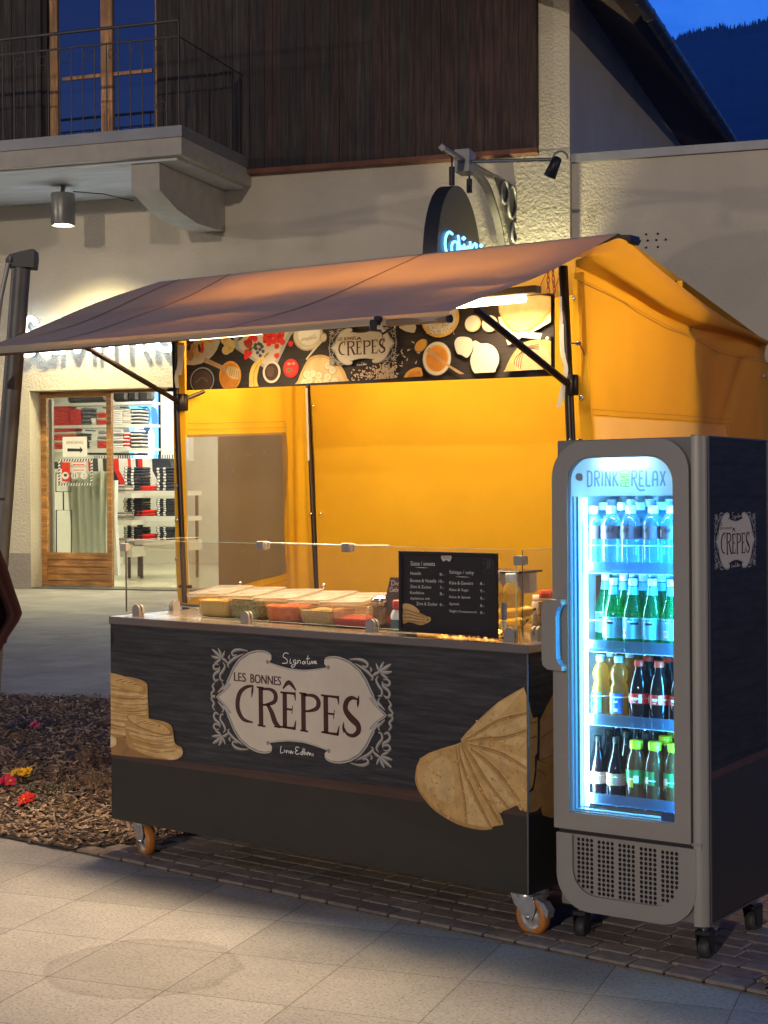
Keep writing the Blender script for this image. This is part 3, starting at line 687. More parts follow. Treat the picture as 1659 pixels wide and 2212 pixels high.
ft = MB(); F0_ = UY(838, 697, -.045); F1_ = UY(968, 689, -.045); ft.tube([F0_, F1_], .0125, 12); ft.build('front_rail', mat('rail_tan', (.26, .17, .10), .5, .3), aw)
ft = MB(); ft.tube([V((-.9, -.03, 2.028)), F0_+V((0, .02, .01))], .011, 8); ft.build('front_rail', 'rail_tan', aw)
MB().tube([UY(968, 689, -.045), UY(974, 688.5, -.045)], .0135, 12).build('rail_end', 'black', aw)
cl = MB(); cc = UY(813, 703, -.06)
cl.box((cc.x-.018, cc.y-.02, cc.z-.020), (cc.x+.014, cc.y+.02, cc.z+.018), bev=.005); cl.box((cc.x+.0, cc.y-.018, cc.z+.012), (cc.x+.022, cc.y+.018, cc.z+.030), bev=.004); cl.tube([cc+V((.01, 0, -.015)), cc+V((.028, 0, -.03)), cc+V((.07, .01, -.008))], .004, 6)
cl.tube([cc+V((.024, 0, -.03)), cc+V((.03, 0, -.05)), cc+V((.026, 0, -.07))], .0018, 5); cl.build('rail_clamp', 'black', aw)
# rear roof slope
E0 = V((-.95, 2.36, 2.06)); E1 = UX(1650, 744, 1.74)
def rr(u, v, h=0):
    p = RG0.lerp(RG1, u).lerp(E0.lerp(E1, u), v); return p+V((0, 0, .02+h-.045*math.sin(v*math.pi)*min(1, (1-u)*2.5)))
MB().grid(rr, 60, 24).build('rear_roof', 'yellow_canvas_outer', st)
# sides. right gable: roof overlap, valance band, wall panel
XR = 1.72
def gp(x, y, dx=0): return UX(x, y, XR+dx)
top = [gp(*a) for a in ((1238, 583), (1290, 612), (1400, 662), (1475, 705), (1560, 745), (1656, 775))]
def lerpl(P, t):
    k = t*(len(P)-1); i = min(int(k), len(P)-2); return P[i].lerp(P[i+1], k-i)
def resam(P, n=60):
    P = smoothpath([V(q) for q in P], 6); L_ = [0]
    for a, c in zip(P, P[1:]): L_.append(L_[-1]+(c-a).length)
    out = []; i = 0
    for k in range(n+1):
        d = L_[-1]*k/n
        while i < len(P)-2 and L_[i+1] < d: i += 1
        out.append(P[i].lerp(P[i+1], (d-L_[i])/max(1e-9, L_[i+1]-L_[i])))
    return out
G0 = resam([gp(*a) for a in ((1243, 556), (1275, 538), (1310, 524), (1350, 518), (1420, 578), (1500, 640), (1580, 700), (1654, 742))])
G1 = resam([gp(*a, .05) for a in ((1243, 562), (1265, 557), (1299, 573), (1335, 598), (1378, 628), (1418, 656), (1458, 674), (1504, 692), (1559, 708), (1604, 722), (1656, 744))])
G2 = resam([gp(*a, -.005) for a in ((1243, 575), (1268, 588), (1317, 613), (1366, 640), (1415, 671), (1458, 692), (1504, 711), (1549, 720), (1600, 727), (1656, 748))])
G3 = resam([gp(*a, .012) for a in ((1240, 602), (1268, 616), (1311, 637), (1360, 665), (1418, 698), (1452, 714), (1504, 735), (1549, 757), (1611, 773), (1656, 783))])
def gab(u, v):
    k = v*3; i = min(int(k), 2); e = k-i; A_, B_ = ((G0, G1), (G1, G2), (G2, G3))[i]; e2 = e
    p = lerpl(A_, u).lerp(lerpl(B_, u), e2)
    if i == 0: p.x += .035*math.sin(e*math.pi)
    if i == 2: p.x += .010*math.sin(u*23)*math.sin(e*math.pi)
    return p
MB().grid(gab, 90, 30).build('gable_flap', 'yellow_canvas_outer', st)
top = G3
ZW = 1.715
def rwz(u, z):
    a = lerpl(top, u); y0 = .80+1.53*u; t_ = (a.z-z)/(a.z-.2); p = V((a.x, a.y+(y0-a.y)*min(1, t_*1.6), z))
    v = t_; f = .016*math.sin(u*15+v*5)*math.sin(u*3.1)+.009*math.sin(u*7-v*11)+.005*math.sin(u*41+v*13)
    f -= .035*math.exp(-((u-.13-.18*v)/.035)**2)*v+.03*math.exp(-((u-.86+.75*v)/.03)**2)*(1-v)
    p.x += f*.5*min(1, u*10)*(1 if u < .95 else .2)+.012; return p
def rw(u, v): a = lerpl(top, u); return rwz(u, a.z+(.2-a.z)*v)
W0u, W1u, W0v, W1v = .05, .75, .205, .62
def rq(u, v): a = lerpl(top, u).z; return rwz(u, a+(ZW-a)*v)
q = MB(); q.grid(rq, 110, 30); q.grid(lambda u, v: rwz(W0u*u, ZW+(1.0-ZW)*v), 4, 12); q.grid(lambda u, v: rwz(W1u+(1-W1u)*u, ZW+(1.0-ZW)*v), 26, 12); q.grid(lambda u, v: rwz(u, 1.0-.8*v), 90, 16)
q.build('side_wall', 'yellow_canvas_outer', st)
glassy('yellow_lit_film', (.9, .72, .42), .3, .75, (.85, .55, .2), .3, .3, 12)  # cream film, with the yellow light from inside put into its colour
MB().grid(lambda u, v: rwz(W0u+(W1u-W0u)*u, ZW+(1.0-ZW)*v)+V((-.002, 0, 0)), 30, 12).build('side_window', 'yellow_lit_film', st)
sm = MB(); S5 = V((.004, 0, 0))
def ribb(fn, a, c, w, n=30):
    for i in range(n):
        u0, v0 = a[0]+(c[0]-a[0])*i/n, a[1]+(c[1]-a[1])*i/n; u1, v1 = a[0]+(c[0]-a[0])*(i+1)/n, a[1]+(c[1]-a[1])*(i+1)/n
        p, q = fn(u0, v0)+S5, fn(u1, v1)+S5; d = (q-p).normalized(); nn = d.cross(V((1, 0, 0))).normalized()*w/2; sm.quad(p+nn, q+nn, q-nn, p-nn)
ribb(rwz, (W0u-.01, ZW+.006), (W1u+.02, ZW+.006), .0022); ribb(rwz, (W0u-.01, ZW+.026), (W1u+.02, ZW+.026), .0018)
ribb(rwz, (W1u+.012, ZW+.03), (W1u+.012, 1.0), .0018); ribb(rwz, (W0u-.012, ZW+.03), (W0u-.012, 1.0), .0018)
ribb(rw, (.0, .004), (1, .004), .003, 60); ribb(lambda u, v: lerpl(G3, u)+V((.006, 0, .006)), (0, 0), (1, 0), .0016, 60)
sm.build('stitching', 'seam', st)
# dark bands painting the partition pole's shadow through the lit right wall
q = MB(); sb = smoothpath([gp(*a, -.03) for a in ((1477, 708), (1472, 770), (1479, 830), (1493, 880), (1492, 912))], 5)
for a, c in zip(sb, sb[1:]): q.quad(a+V((0, -.011, 0)), a+V((0, .011, 0)), c+V((0, .011, 0)), c+V((0, -.011, 0)))
q.build('strap_or_shadow_band', mat('pole_shadow_dark', (.08, .05, .03), .9), st)
q = MB(); sb = [p+V((.033, 0, 0)) for p in sb]
for a, c in zip(sb, sb[1:]): q.quad(a+V((0, -.008, 0)), a+V((0, .008, 0)), c+V((0, .008, 0)), c+V((0, -.008, 0)))
q.build('pole_shadow_band', 'seam', st)
# front edge hems with grommets
def edge(path, wd, nm, gr):
    q = MB()
    P = smoothpath([V(p) for p in path], 4); 
    for a, c in zip(P, P[1:]): q.quad(a, c, c+V((wd, 0, 0)), a+V((wd, 0, 0)))
    eo = q.build(nm, 'yellow_canvas', st)
    for x_, y_ in gr:
        c = UY(x_, y_, YP-.012)
        MB().lathe([(.005, -.002), (.0085, 0), (.009, .002), (.005, .003)], 12, T=Matrix.Translation(c) @ Matrix.Rotation(R(90), 4, 'X')).build('grommet', 'grommet', eo)
edge([UY(x_, y_, YP-.004) for x_, y_ in ((372, 742), (374, 860), (376, 1000), (378, 1120), (380, 1230), (385, 1306))], .075, 'front_hem', [(378, 802), (379, 857), (381, 972), (381, 1049), (381, 1124), (381, 1208), (386, 1300)])
edge([UY(x_, y_, YP+.004) for x_, y_ in ((1236, 590), (1240, 700), (1246, 800), (1252, 900), (1256, 950))], .05, 'front_hem', [(1240, 644), (1249, 741), (1256, 859)])
for x_, y_ in ((1655, 742), (1650, 813)):
    MB().lathe([(0, -.002), (.0085, 0), (.009, .002), (0, .003)], 12, T=Matrix.Translation(gp(x_, y_, .03)) @ Matrix.Rotation(R(90), 4, 'Y')).build('grommet', 'grommet', st)
# left side wall with a clear window, rear partition, dark back room walls
XL = LP[2].x
TLf, TLb = V((LP[0].x-.01, YP+.01, 2.25)), V((CP[0].x-.005, YB, 2.30)); BLf, BLb = V((XL+.03, YP+.01, .3)), V((CP[2].x+.01, YB, .3))
def lw(u, v):
    p = TLf.lerp(TLb, u).lerp(BLf.lerp(BLb, u), v); p.x += (.010*math.sin(u*17+v*4)+.012*max(0, u-.72)*math.sin(u*60+v*3)*3)*(1 if .03 < u < .97 else 0); return p
def luv(x, y):
    """u, v of a sight line on the left wall"""
    o = UX(x, y, XL-.01); return (o.y-YP)/(YB-YP), (2.27-o.z)/(1.97)
WL = [luv(404, 938), luv(610, 937), luv(612, 1240), luv(404, 1292)]
u0, u1 = .02, WL[1][0]; vt, vbt = WL[0][1], (WL[2][1]+WL[3][1])/2
vb0, vb1 = WL[3][1], WL[2][1]
def vb(u): return vb0+(vb1-vb0)*(u-u0)/(u1-u0)
q = MB(); q.grid(lambda u, v: lw(u, vt*v), 60, 14); q.grid(lambda u, v: lw(u0*u, vt+(1-vt)*v), 3, 30); q.grid(lambda u, v: lw(u1+(1-u1)*u, vt+(1-vt)*v), 24, 30)
q.grid(lambda a, c: lw(u0+(u1-u0)*a, vb(u0+(u1-u0)*a)+(1-vb(u0+(u1-u0)*a))*c), 40, 14); q.build('side_wall', 'yellow_canvas', st)
glassy('clear_film', (.74, .70, .67), 2.2, .38, (.34, .315, .30), .16, .8, 9)
lwn = MB().grid(lambda u, v: lw(u0+(u1-u0+.03*math.sin(v*5.5+.6)+.02)*u, vt-.006+(vb(u0+(u1-u0)*u)+.006-vt)*v)+V((.004, 0, 0)), 24, 24).build('side_window', 'clear_film', st)
q = MB()
def rib2(a, c, n=24):
    for i in range(n):
        p0, p1 = (lw(a[0]+(c[0]-a[0])*k/n, a[1]+(c[1]-a[1])*k/n)+V((.005, 0, 0)) for k in (i, i+1)); nn = (p1-p0).normalized().cross(V((1, 0, 0)))*.0011; q.quad(p0+nn, p1+nn, p1-nn, p0-nn)
for d_ in (.010, .024): rib2((.03, vt-.008-d_), (u1+.03, vt-.008-d_)); rib2((u1+.016+d_, vt-.03), (u1+.016+d_, vbt+.02)); rib2((.03, vb0+.006+d_), (u1+.01, vb1+.006+d_))
q.build('window_stitching', 'seam', st)
q = MB(); random.seed(5)
for _ in range(34):
    u, v = u0+(u1-u0)*random.random(), vt+(vbt-vt)*random.random(); a = random.uniform(0, 3.1); L = random.uniform(.004, .05)
    p = lw(u, v)+V((.004, 0, 0)); d = V((0, math.cos(a), math.sin(a)))*L; n_ = V((0, -math.sin(a), math.cos(a)))*.0005; q.quad(p+n_, p+d+n_*.3, p+d-n_*.3, p-n_)
q.build('scratches', mat('scratch', (.40, .36, .32), .6, var=0), lwn)
PT = V((1.70, YB, 2.30)); pz = UY(1200, 812, YB).z
def bw_(u, v):
    a = V((CP[0].x+.012, YB, 2.30)).lerp(PT, u); b_ = V((CP[2].x+.035, YB, .2)).lerp(V((1.72, YB, .2)), u); p = a.lerp(b_, v)
    p.y += (.006*math.sin(u*13+v*5)+.004*math.sin(u*5-v*13)); return p
MB().grid(bw_, 70, 50).build('rear_partition', 'yellow_canvas', st)
MB().grid(lambda u, v: V((-1.65+3.37*u, 2.33+.01*math.sin(u*20), 2.08-1.9*v)), 60, 10).build('rear_wall', 'yellow_canvas_outer', st)
MB().grid(lambda u, v: V((-.37+.01*math.sin(v*9), 1.6+.73*u, 2.25-.17*u-1.9*v)), 10, 10).build('side_wall', 'yellow_canvas_outer', st)
MB().quad(UY(659, 838, YB-.02), UY(664, 838, YB-.02), UY(668.5, 995, YB-.02), UY(664.5, 995, YB-.02)).build('gap_strip', 'white_strap', st)  # white strip drawn for the gap beside the back pole
# white tie straps by the front poles
for pts, w_ in ((((388, 745), (386, 790), (380, 815), (383, 838)), .02), (((396, 745), (392, 785), (388, 810)), .014), (((1212, 700), (1214, 760), (1222, 800), (1212, 850), (1206, 880)), .016), (((1210, 640), (1213, 740), (1219, 780), (1216, 865)), .009)):
    q = MB(); P = smoothpath([UY(a, c, YP-.03) for a, c in pts], 5)
    for a, c in zip(P, P[1:]): q.quad(a+V((-w_/2, 0, 0)), a+V((w_/2, .004, 0)), c+V((w_/2, .004, 0)), c+V((-w_/2, 0, 0)))
    q.build('strap_or_shadow_band', 'white_strap', st)
# knotted cord on the right pole
q = MB(); q.tube([UY(1232, 742, YP-.02), UY(1245, 741, YP-.02), UY(1254, 741, YP-.02)], .003, 5); q.tube([UY(1251, 742, YP-.02), UY(1260, 757, YP-.02), UY(1262, 768, YP-.02)], .002, 5); q.build('cord', 'black', st)

# ================================================================ BANNER
def wood_print(name, a, b, axis=(.6, 1, 9)):
    m, t, o = base(name); co = coords(t, sc=axis); n = noise(t, co, 9, 8, .7)
    pbsdf(t, o, ramp(t, n, [(.3, a), (.65, b)]), .8, 0); return m
wood_print('banner_wood', (.016, .011, .009), (.048, .033, .027))
YBn = .76
bt = UY(403, 843, YBn); bb = UY(1197, 812, YBn); BT0 = V((bt.x, YBn, bt.z)); BB0 = V((bb.x, YBn, bb.z)); hb = UY(1197, 633, YBn).z-bb.z
ban = thing('food_banner', 'long printed banner with fruit, bowls and logo hanging across the stall above the counter', 'banner', loc=((BT0+BB0)/2))
MB().slab([BT0, BB0, BB0+V((0, 0, hb)), BT0+V((0, 0, hb+.0))], (0, .006, 0)).build('panel', 'banner_wood', ban)
PAL = dict(beige=(.62, .55, .45), beige_dk=(.40, .33, .25), rim=(.25, .235, .22), rim_lt=(.52, .49, .44), rim_dk=(.035, .03, .028), maroon=(.055, .014, .010), white_ink=(.85, .83, .78), cream=(.66, .59, .44), red=(.75, .03, .02),
    red2=(.50, .012, .01), blue=(.07, .08, .12), honey=(.62, .22, .02), honey2=(.75, .35, .04), choc=(.06, .028, .015), choc2=(.11, .06, .04), crep=(.59, .365, .13), crep2=(.46, .26, .08), crep3=(.66, .455, .195), crep_dk=(.33, .175, .06),
    banana=(.80, .55, .12), banana2=(.62, .38, .06), tan=(.50, .30, .14), green=(.10, .16, .05), seed=(.62, .45, .32), pink=(.60, .30, .20), slate=(.15, .16, .15), grey_p=(.40, .40, .38), darkp=(.03, .026, .024))
for k_, c_ in PAL.items(): mat('ink_'+k_, c_, .7, var=(.16 if k_.startswith('crep') or k_ in ('honey', 'tan', 'banana', 'beige_dk') else .03), vs=25)
INK = ['ink_'+k_ for k_ in PAL]; IK = {k_: i for i, k_ in enumerate(PAL)}
def I(n): return IK[n]

# ---- the logo cartouche, drawn once in the units of the counter print and mapped anywhere
zc = Z(400, 2400, 1.3825)
YF = -.0005
def cpt(x, y, Y=YF): p = UY(*zc(x, y), Y); return p.x, p.z
LC = [cpt(*a) for a in ((1085, 530),)][0]; LX0 = cpt(625, 475)[0]; LX1 = cpt(1555, 578)[0]; LCX = (LX0+LX1)/2; LZT = cpt(850, 225)[1]; LZB = cpt(1310, 836)[1]; LCZ = (LZT+LZB)/2
SXN, SZN = (LX1-LX0)/2, (LZT-LZB)/2
def nrmz(pts): return [((cpt(x, y)[0]-LCX)/SXN, (cpt(x, y)[1]-LCZ)/SZN) for x, y in pts]
LOBE = nrmz([(905, 285), (924, 262), (918, 240), (890, 227), (850, 224), (800, 237), (750, 272), (718, 318), (700, 360), (684, 395)])
NOTCH = nrmz([(700, 402), (680, 430), (655, 452), (628, 475)])
TOPM = nrmz([(905, 285), (960, 305), (1020, 322), (1085, 330)])
def q4(pts, sx, sz): return [(x*sx, z*sz) for x, z in pts]
half = LOBE+NOTCH
UL = LOBE+NOTCH; 
OUT = list(reversed(TOPM))+UL[1:]
outline = OUT+[(x, -z) for x, z in reversed(OUT)][1:]+[(-x, -z) for x, z in OUT][1:]+[(-x, z) for x, z in reversed(OUT)][1:-1]
SCR = [(nrmz(a), w_) for a, w_ in (([(654, 264), (630, 240), (604, 217)], [5, 15, 5]), ([(654, 262), (648, 236), (636, 212)], [5, 13, 4]), ([(656, 264), (664, 248), (672, 226)], [4, 11, 4]), ([(652, 266), (626, 262), (600, 254)], [5, 13, 4]), ([(652, 270), (636, 282), (618, 290)], [4, 11, 4]), ([(656, 266), (674, 276), (692, 296)], [6, 12, 4]),
   ([(798, 227), (762, 219), (730, 221), (711, 236), (720, 252), (737, 247)], [3, 8, 12, 10, 8, 5]), ([(786, 241), (746, 255), (712, 275), (688, 302), (697, 314)], [3, 9, 12, 9, 4]), ([(640, 302), (624, 296), (610, 308), (618, 326), (638, 322)], [3, 7, 10, 9, 5]), ([(644, 312), (640, 334), (620, 348), (611, 368), (622, 388), (638, 380)], [5, 12, 12, 10, 10, 5]),
   ([(662, 288), (673, 308), (662, 334), (647, 356), (650, 382), (665, 388)], [3, 9, 12, 10, 9, 4]), ([(618, 398), (606, 418), (614, 438), (599, 458), (610, 477), (630, 472)], [4, 10, 11, 9, 9, 4]), ([(656, 396), (665, 416), (648, 438), (634, 452)], [3, 9, 9, 4]), ([(700, 250), (694, 262), (700, 270)], [6, 9, 5]))]
LET_C = [([(826, 416), (790, 422), (757, 450), (743, 500), (747, 550), (775, 598), (826, 614)], [9, 15, 22, 25, 24, 17, 6]), ([(827, 411), (823, 440), (819, 478)], [4, 12, 3])]
LET_R = [([(868, 424), (871, 632)], [25, 25]), ([(846, 421), (884, 427)], [7, 9]), ([(851, 629), (894, 636)], [7, 8]), ([(872, 432), (918, 434), (944, 452), (950, 480), (938, 505), (895, 518), (876, 517)], [10, 13, 20, 23, 18, 10, 8]),
   ([(905, 515), (928, 560), (948, 615), (975, 641)], [16, 24, 26, 10]), ([(940, 637), (978, 642)], [5, 7])]
LET_E1 = [([(999, 452), (1000, 642)], [24, 24]), ([(975, 450), (1052, 458)], [8, 11]), ([(1052, 450), (1058, 495)], [14, 4]), ([(1003, 541), (1040, 545)], [8, 9]), ([(1042, 522), (1038, 568)], [4, 4]), ([(974, 637), (1055, 648)], [8, 12]), ([(1060, 604), (1052, 652)], [4, 14]), ([(989, 430), (1022, 396), (1060, 440)], [7, 20, 7])]
LET_P = [([(1100, 458), (1102, 660)], [25, 25]), ([(1078, 454), (1118, 460)], [7, 9]), ([(1083, 657), (1126, 664)], [7, 8]), ([(1104, 466), (1150, 468), (1176, 486), (1183, 514), (1170, 540), (1128, 553), (1106, 550)], [10, 14, 20, 24, 18, 10, 8])]
LET_E2 = [([(1222, 470), (1224, 672)], [25, 25]), ([(1196, 466), (1290, 478)], [8, 11]), ([(1288, 470), (1293, 518)], [14, 4]), ([(1226, 565), (1268, 570)], [8, 9]), ([(1270, 546), (1265, 596)], [4, 4]), ([(1198, 666), (1290, 680)], [8, 12]), ([(1296, 632), (1286, 684)], [4, 14])]
LET_S = [([(1396, 490), (1365, 480), (1337, 500), (1330, 545), (1360, 590), (1395, 625), (1400, 662), (1372, 686), (1338, 676), (1322, 645)], [8, 16, 24, 26, 30, 28, 24, 16, 12, 8]), ([(1402, 468), (1398, 505), (1396, 532)], [4, 14, 3]), ([(1320, 612), (1318, 645), (1322, 672)], [3, 12, 4])]
SIGN = [[(1020, 240), (1000, 236), (990, 256), (1010, 270), (1012, 290), (985, 292)], [(1030, 268), (1028, 292), (1038, 290)], [(1058, 272), (1045, 280), (1055, 292), (1060, 275), (1056, 305), (1042, 314), (1036, 305), (1070, 290)], [(1070, 275), (1070, 294), (1074, 278), (1084, 278), (1086, 295)], [(1104, 280), (1094, 290), (1104, 296), (1110, 280), (1112, 296)], [(1126, 250), (1122, 290), (1130, 296)], [(1116, 268), (1136, 266)], [(1134, 280), (1134, 296), (1142, 292), (1146, 280), (1150, 296)], [(1152, 296), (1154, 282), (1160, 284)], [(1160, 290), (1172, 286), (1164, 280), (1160, 292), (1176, 294)]]
LIRI = [[(980, 742), (976, 780), (992, 776)], [(998, 762), (998, 778)], [(1006, 764), (1008, 780), (1014, 764)], [(1022, 766), (1022, 782)], [(1028, 768), (1030, 784), (1036, 768), (1040, 784), (1046, 772)], [(1078, 752), (1062, 748), (1058, 764), (1070, 766), (1056, 776), (1066, 788), (1080, 782)], [(1094, 772), (1086, 782), (1094, 790), (1100, 752), (1100, 790)], [(1108, 756), (1108, 792), (1114, 776), (1120, 792)], [(1122, 786), (1132, 780), (1124, 776), (1124, 794)], [(1134, 780), (1134, 794), (1140, 780), (1144, 796)], [(1152, 782), (1154, 798)]]
def nz1(x, y): a = cpt(x, y); return (a[0]-LCX)/SXN, (a[1]-LCZ)/SZN
def clip01(p): return p
UNIT = abs(cpt(1086, 500)[0]-cpt(1085, 500)[0])/SXN          # one drawing unit in normalised width
def cartouche(A, cx, cz, sx, sz, script=True, ornaments=True, words=True, twoline=False, wmin=0):
    """A: Art in metres on its plane; centre and half sizes of the shield"""
    f = lambda x, z: (cx+x*sx, cz+z*sz)
    k = UNIT*sx
    if ornaments:
        for ly in range(3):
            for s1 in (1, -1):
                for s2 in (1, -1):
                    for st_, sw in SCR:
                        P = [f(x*s1-(.003 if ly == 2 else 0), z*s2+(.010 if ly == 2 else 0)) for x, z in st_]
                        A.line(P, [max(wmin, (w_+9 if ly == 0 else w_*1.15 if ly == 1 else w_*.38)*k) for w_ in sw], I(('rim_dk', 'rim', 'rim_lt')[ly]), 3, False)
            A.up()
    O = [f(x, z) for x, z in outline]
    A.poly([(cx+(x-cx)*1.025, cz+(z-cz)*1.03) for x, z in O], I('rim_dk'))
    A.poly([(cx+(x-cx)*1.01, cz+(z-cz)*1.012) for x, z in O], I('rim'))
    A.line(O+[O[0]], 4*k, I('rim_lt'), 2)
    A.poly([(cx+(x-cx)*.978, cz+(z-cz)*.972) for x, z in O], I('beige'))
    for s1 in (1, -1):
        for s2 in (1, -1):
            A.poly([f(x*s1, z*s2) for x, z in nrmz([(705, 402), (682, 398), (668, 420), (650, 440), (676, 432), (694, 414)])], I('grey_p'))
            A.disc(*f(LOBE[0][0]*s1*1.0, LOBE[0][1]*s2), 9*k, 9*k, I('rim'), 12)
    if words:
        for L_ in (LET_C, LET_R, LET_E1, LET_P, LET_E2, LET_S):
            for P, ws in L_: A.line([f(*nz1(*p)) for p in P], [w_*k*1.0 for w_ in ws], I('maroon'), 4, False)
        A.up()
        if twoline:
            a, c = nz1(722, 300), nz1(800, 345); A.text('LES', *f(a[0], c[1]), *f(c[0]-.08, a[1]), I('maroon'))
            a, c = nz1(722, 350), nz1(990, 400); A.text('BONNES', *f(a[0], c[1]), *f(c[0], a[1]), I('maroon'))
        else:
            a, c = nz1(722, 340), nz1(722, 388); e = nz1(977, 408); g_ = nz1(795, 392); h_ = nz1(812, 394)
            A.text('LES', *f(a[0], c[1]), *f(nz1(786, 390)[0], a[1]), I('maroon')); A.text('BONNES', *f(h_[0], c[1]-.003), *f(e[0], a[1]-.003), I('maroon')); A.text('LES', *f(a[0]+.006, c[1]), *f(nz1(786, 390)[0]+.006, a[1]), I('maroon')); A.text('BONNES', *f(h_[0]+.006, c[1]-.003), *f(e[0]+.006, a[1]-.003), I('maroon'))
            for x_ in (0,): pass
    if script:
        for st_ in SIGN+LIRI: A.line([f(*nz1(*p)) for p in st_], max(wmin, 3.4*k), I('white_ink'), 3, False)
        A.up()

# ---- banner art: traced items on the banner plane
z1_ = Z(700, 1280, 1.929); z2_ = Z(1500, 1150, 2.212)
def bp1(x, y): p = UY(*z1_(x, y), YBn); return p.x, p.z
def bp2(x, y): p = UY(*z2_(x, y), YBn); return p.x, p.z
A = Art(lambda x, z, h: V((x, YBn-h, z)))
CB = (BT0.x+.002, BT0.z-.002, BB0.x-.002, BB0.z+hb-.003)
def bdisc(bp, cx, cy, rx, ry, m, n=24, ang=0, rag=0):
    c = bp(cx, cy); a = bp(cx+rx, cy); e = bp(cx, cy+ry); A.disc(c[0], c[1], abs(a[0]-c[0]), abs(e[1]-c[1]), I(m), n, ang, CB, rag)
def bpoly(bp, pts, m, sm=0): A.poly([bp(*p) for p in pts], I(m), sm, CB)
def bline(bp, pts, w_, m, sm=4): k = abs(bp(1, 100)[0]-bp(0, 100)[0]); A.line([bp(*p) for p in pts], [x*k for x in w_] if isinstance(w_, list) else w_*k, I(m), sm, clip=CB)
random.seed(21)
bdisc(bp1, 120, 100, 205, 205, 'cream'); bdisc(bp1, 110, 95, 185, 185, 'beige')
for cx, cy, rx, ry, a_, m_ in ((95, 230, 30, 42, .3, 'crep2'), (150, 210, 28, 45, -.3, 'crep3'), (110, 170, 40, 26, .2, 'tan'), (160, 130, 30, 40, .5, 'crep'), (95, 120, 34, 30, 0, 'choc2'), (135, 90, 40, 30, .4, 'crep3'), (190, 170, 14, 45, -.2, 'red'), (215, 120, 14, 60, -.3, 'banana'), (240, 150, 20, 60, -.2, 'cream'), (85, 170, 14, 26, 0, 'choc'), (165, 175, 10, 34, .2, 'choc'), (150, 60, 30, 30, 0, 'crep2'), (250, 80, 30, 60, .1, 'honey2')): bdisc(bp1, cx, cy, rx, ry, m_, 14, a_)
for cx, cy in ((375, 125), (410, 150), (370, 190), (395, 175), (360, 110)): bdisc(bp1, cx, cy, 34, 36, 'cream', 18); bdisc(bp1, cx, cy, 27, 29, 'banana', 16); bdisc(bp1, cx, cy, 9, 10, 'banana2', 8)
bpoly(bp1, [(420, 60), (900, 40), (860, 80), (760, 290), (655, 325), (440, 180)], 'grey_p'); bpoly(bp1, [(450, 60), (850, 40), (820, 90), (745, 270), (660, 300), (470, 175)], 'beige')
for _ in range(46): bdisc(bp1, random.uniform(660, 800), random.uniform(60, 130), 17, 17, random.choice(('red', 'red', 'red2')), 9)
for cx, cy in ((695, 140), (755, 160), (755, 232), (860, 142), (800, 130), (550, 110), (590, 105), (570, 90)): bdisc(bp1, cx, cy, 20, 22, 'red', 10, 0, .1)
bpoly(bp1, [(515, 185), (560, 190), (568, 215), (545, 245), (512, 262), (508, 225)], 'red', 3); bpoly(bp1, [(505, 120), (560, 110), (570, 150), (545, 180), (515, 160)], 'red2', 3)
for cx, cy in ((475, 105), (540, 150), (555, 185), (490, 90)): bdisc(bp1, cx, cy, 20, 12, 'green', 8, .5, .3)
for cx, cy in ((595, 150), (620, 142), (645, 165), (600, 180), (628, 185), (652, 200), (610, 210), (630, 232), (590, 170), (635, 150)): bdisc(bp1, cx, cy, 13, 14, 'blue', 10)
bdisc(bp1, 995, 80, 116, 116, 'beige_dk'); bdisc(bp1, 993, 76, 108, 108, 'cream'); bdisc(bp1, 1000, 70, 84, 84, 'white_ink')
for k_ in range(9): bline(bp1, [(930+k_*14, 130-k_*8), (960+k_*12, 100), (985+k_*9, 120-k_*3)], 6, 'beige')
bline(bp1, [(980, 262), (1050, 175), (1110, 110), (1130, 70)], [8, 12, 10, 6], 'cream'); bdisc(bp1, 1112, 95, 26, 36, 'beige_dk', 14, -.4); bdisc(bp1, 1112, 95, 20, 29, 'cream', 14, -.4)
bdisc(bp1, 400, 385, 98, 128, 'darkp'); bdisc(bp1, 402, 385, 84, 112, 'honey2'); bdisc(bp1, 402, 390, 76, 100, 'honey')
bline(bp1, [(205, 262), (290, 300), (385, 345)], [30, 24, 26], 'tan'); bline(bp1, [(380, 335), (420, 360), (475, 375)], [34, 62, 50], 'crep3')
for k_ in range(5): bline(bp1, [(405+k_*16, 335+k_*5), (398+k_*16, 385+k_*5)], 5, 'crep_dk')
bdisc(bp1, 190, 420, 92, 100, 'grey_p'); bdisc(bp1, 190, 422, 84, 92, 'darkp'); bdisc(bp1, 190, 425, 74, 82, 'choc2'); bline(bp1, [(140, 440), (190, 400), (230, 430)], 8, 'slate')
bpoly(bp1, [(690, 205), (700, 210), (690, 230), (655, 265), (632, 300), (618, 345), (608, 400), (612, 450), (628, 490), (555, 492), (548, 430), (550, 370), (570, 310), (605, 270), (655, 240), (680, 222)], 'banana', 2); bline(bp1, [(650, 262), (600, 320), (580, 400), (590, 480)], [3, 8, 10, 6], 'banana2'); bline(bp1, [(660, 245), (680, 225), (694, 210)], 9, 'crep_dk')
bdisc(bp1, 718, 357, 68, 84, 'cream'); bdisc(bp1, 718, 357, 52, 66, 'choc'); bdisc(bp1, 710, 350, 30, 40, 'choc2', 12, 0, .25)
bdisc(bp1, 865, 328, 60, 72, 'red2'); bdisc(bp1, 862, 322, 52, 60, 'red'); bdisc(bp1, 852, 345, 20, 16, 'green', 9, 0, .4); bdisc(bp1, 850, 295, 16, 9, 'pink', 8); bdisc(bp1, 885, 292, 12, 9, 'pink', 8)
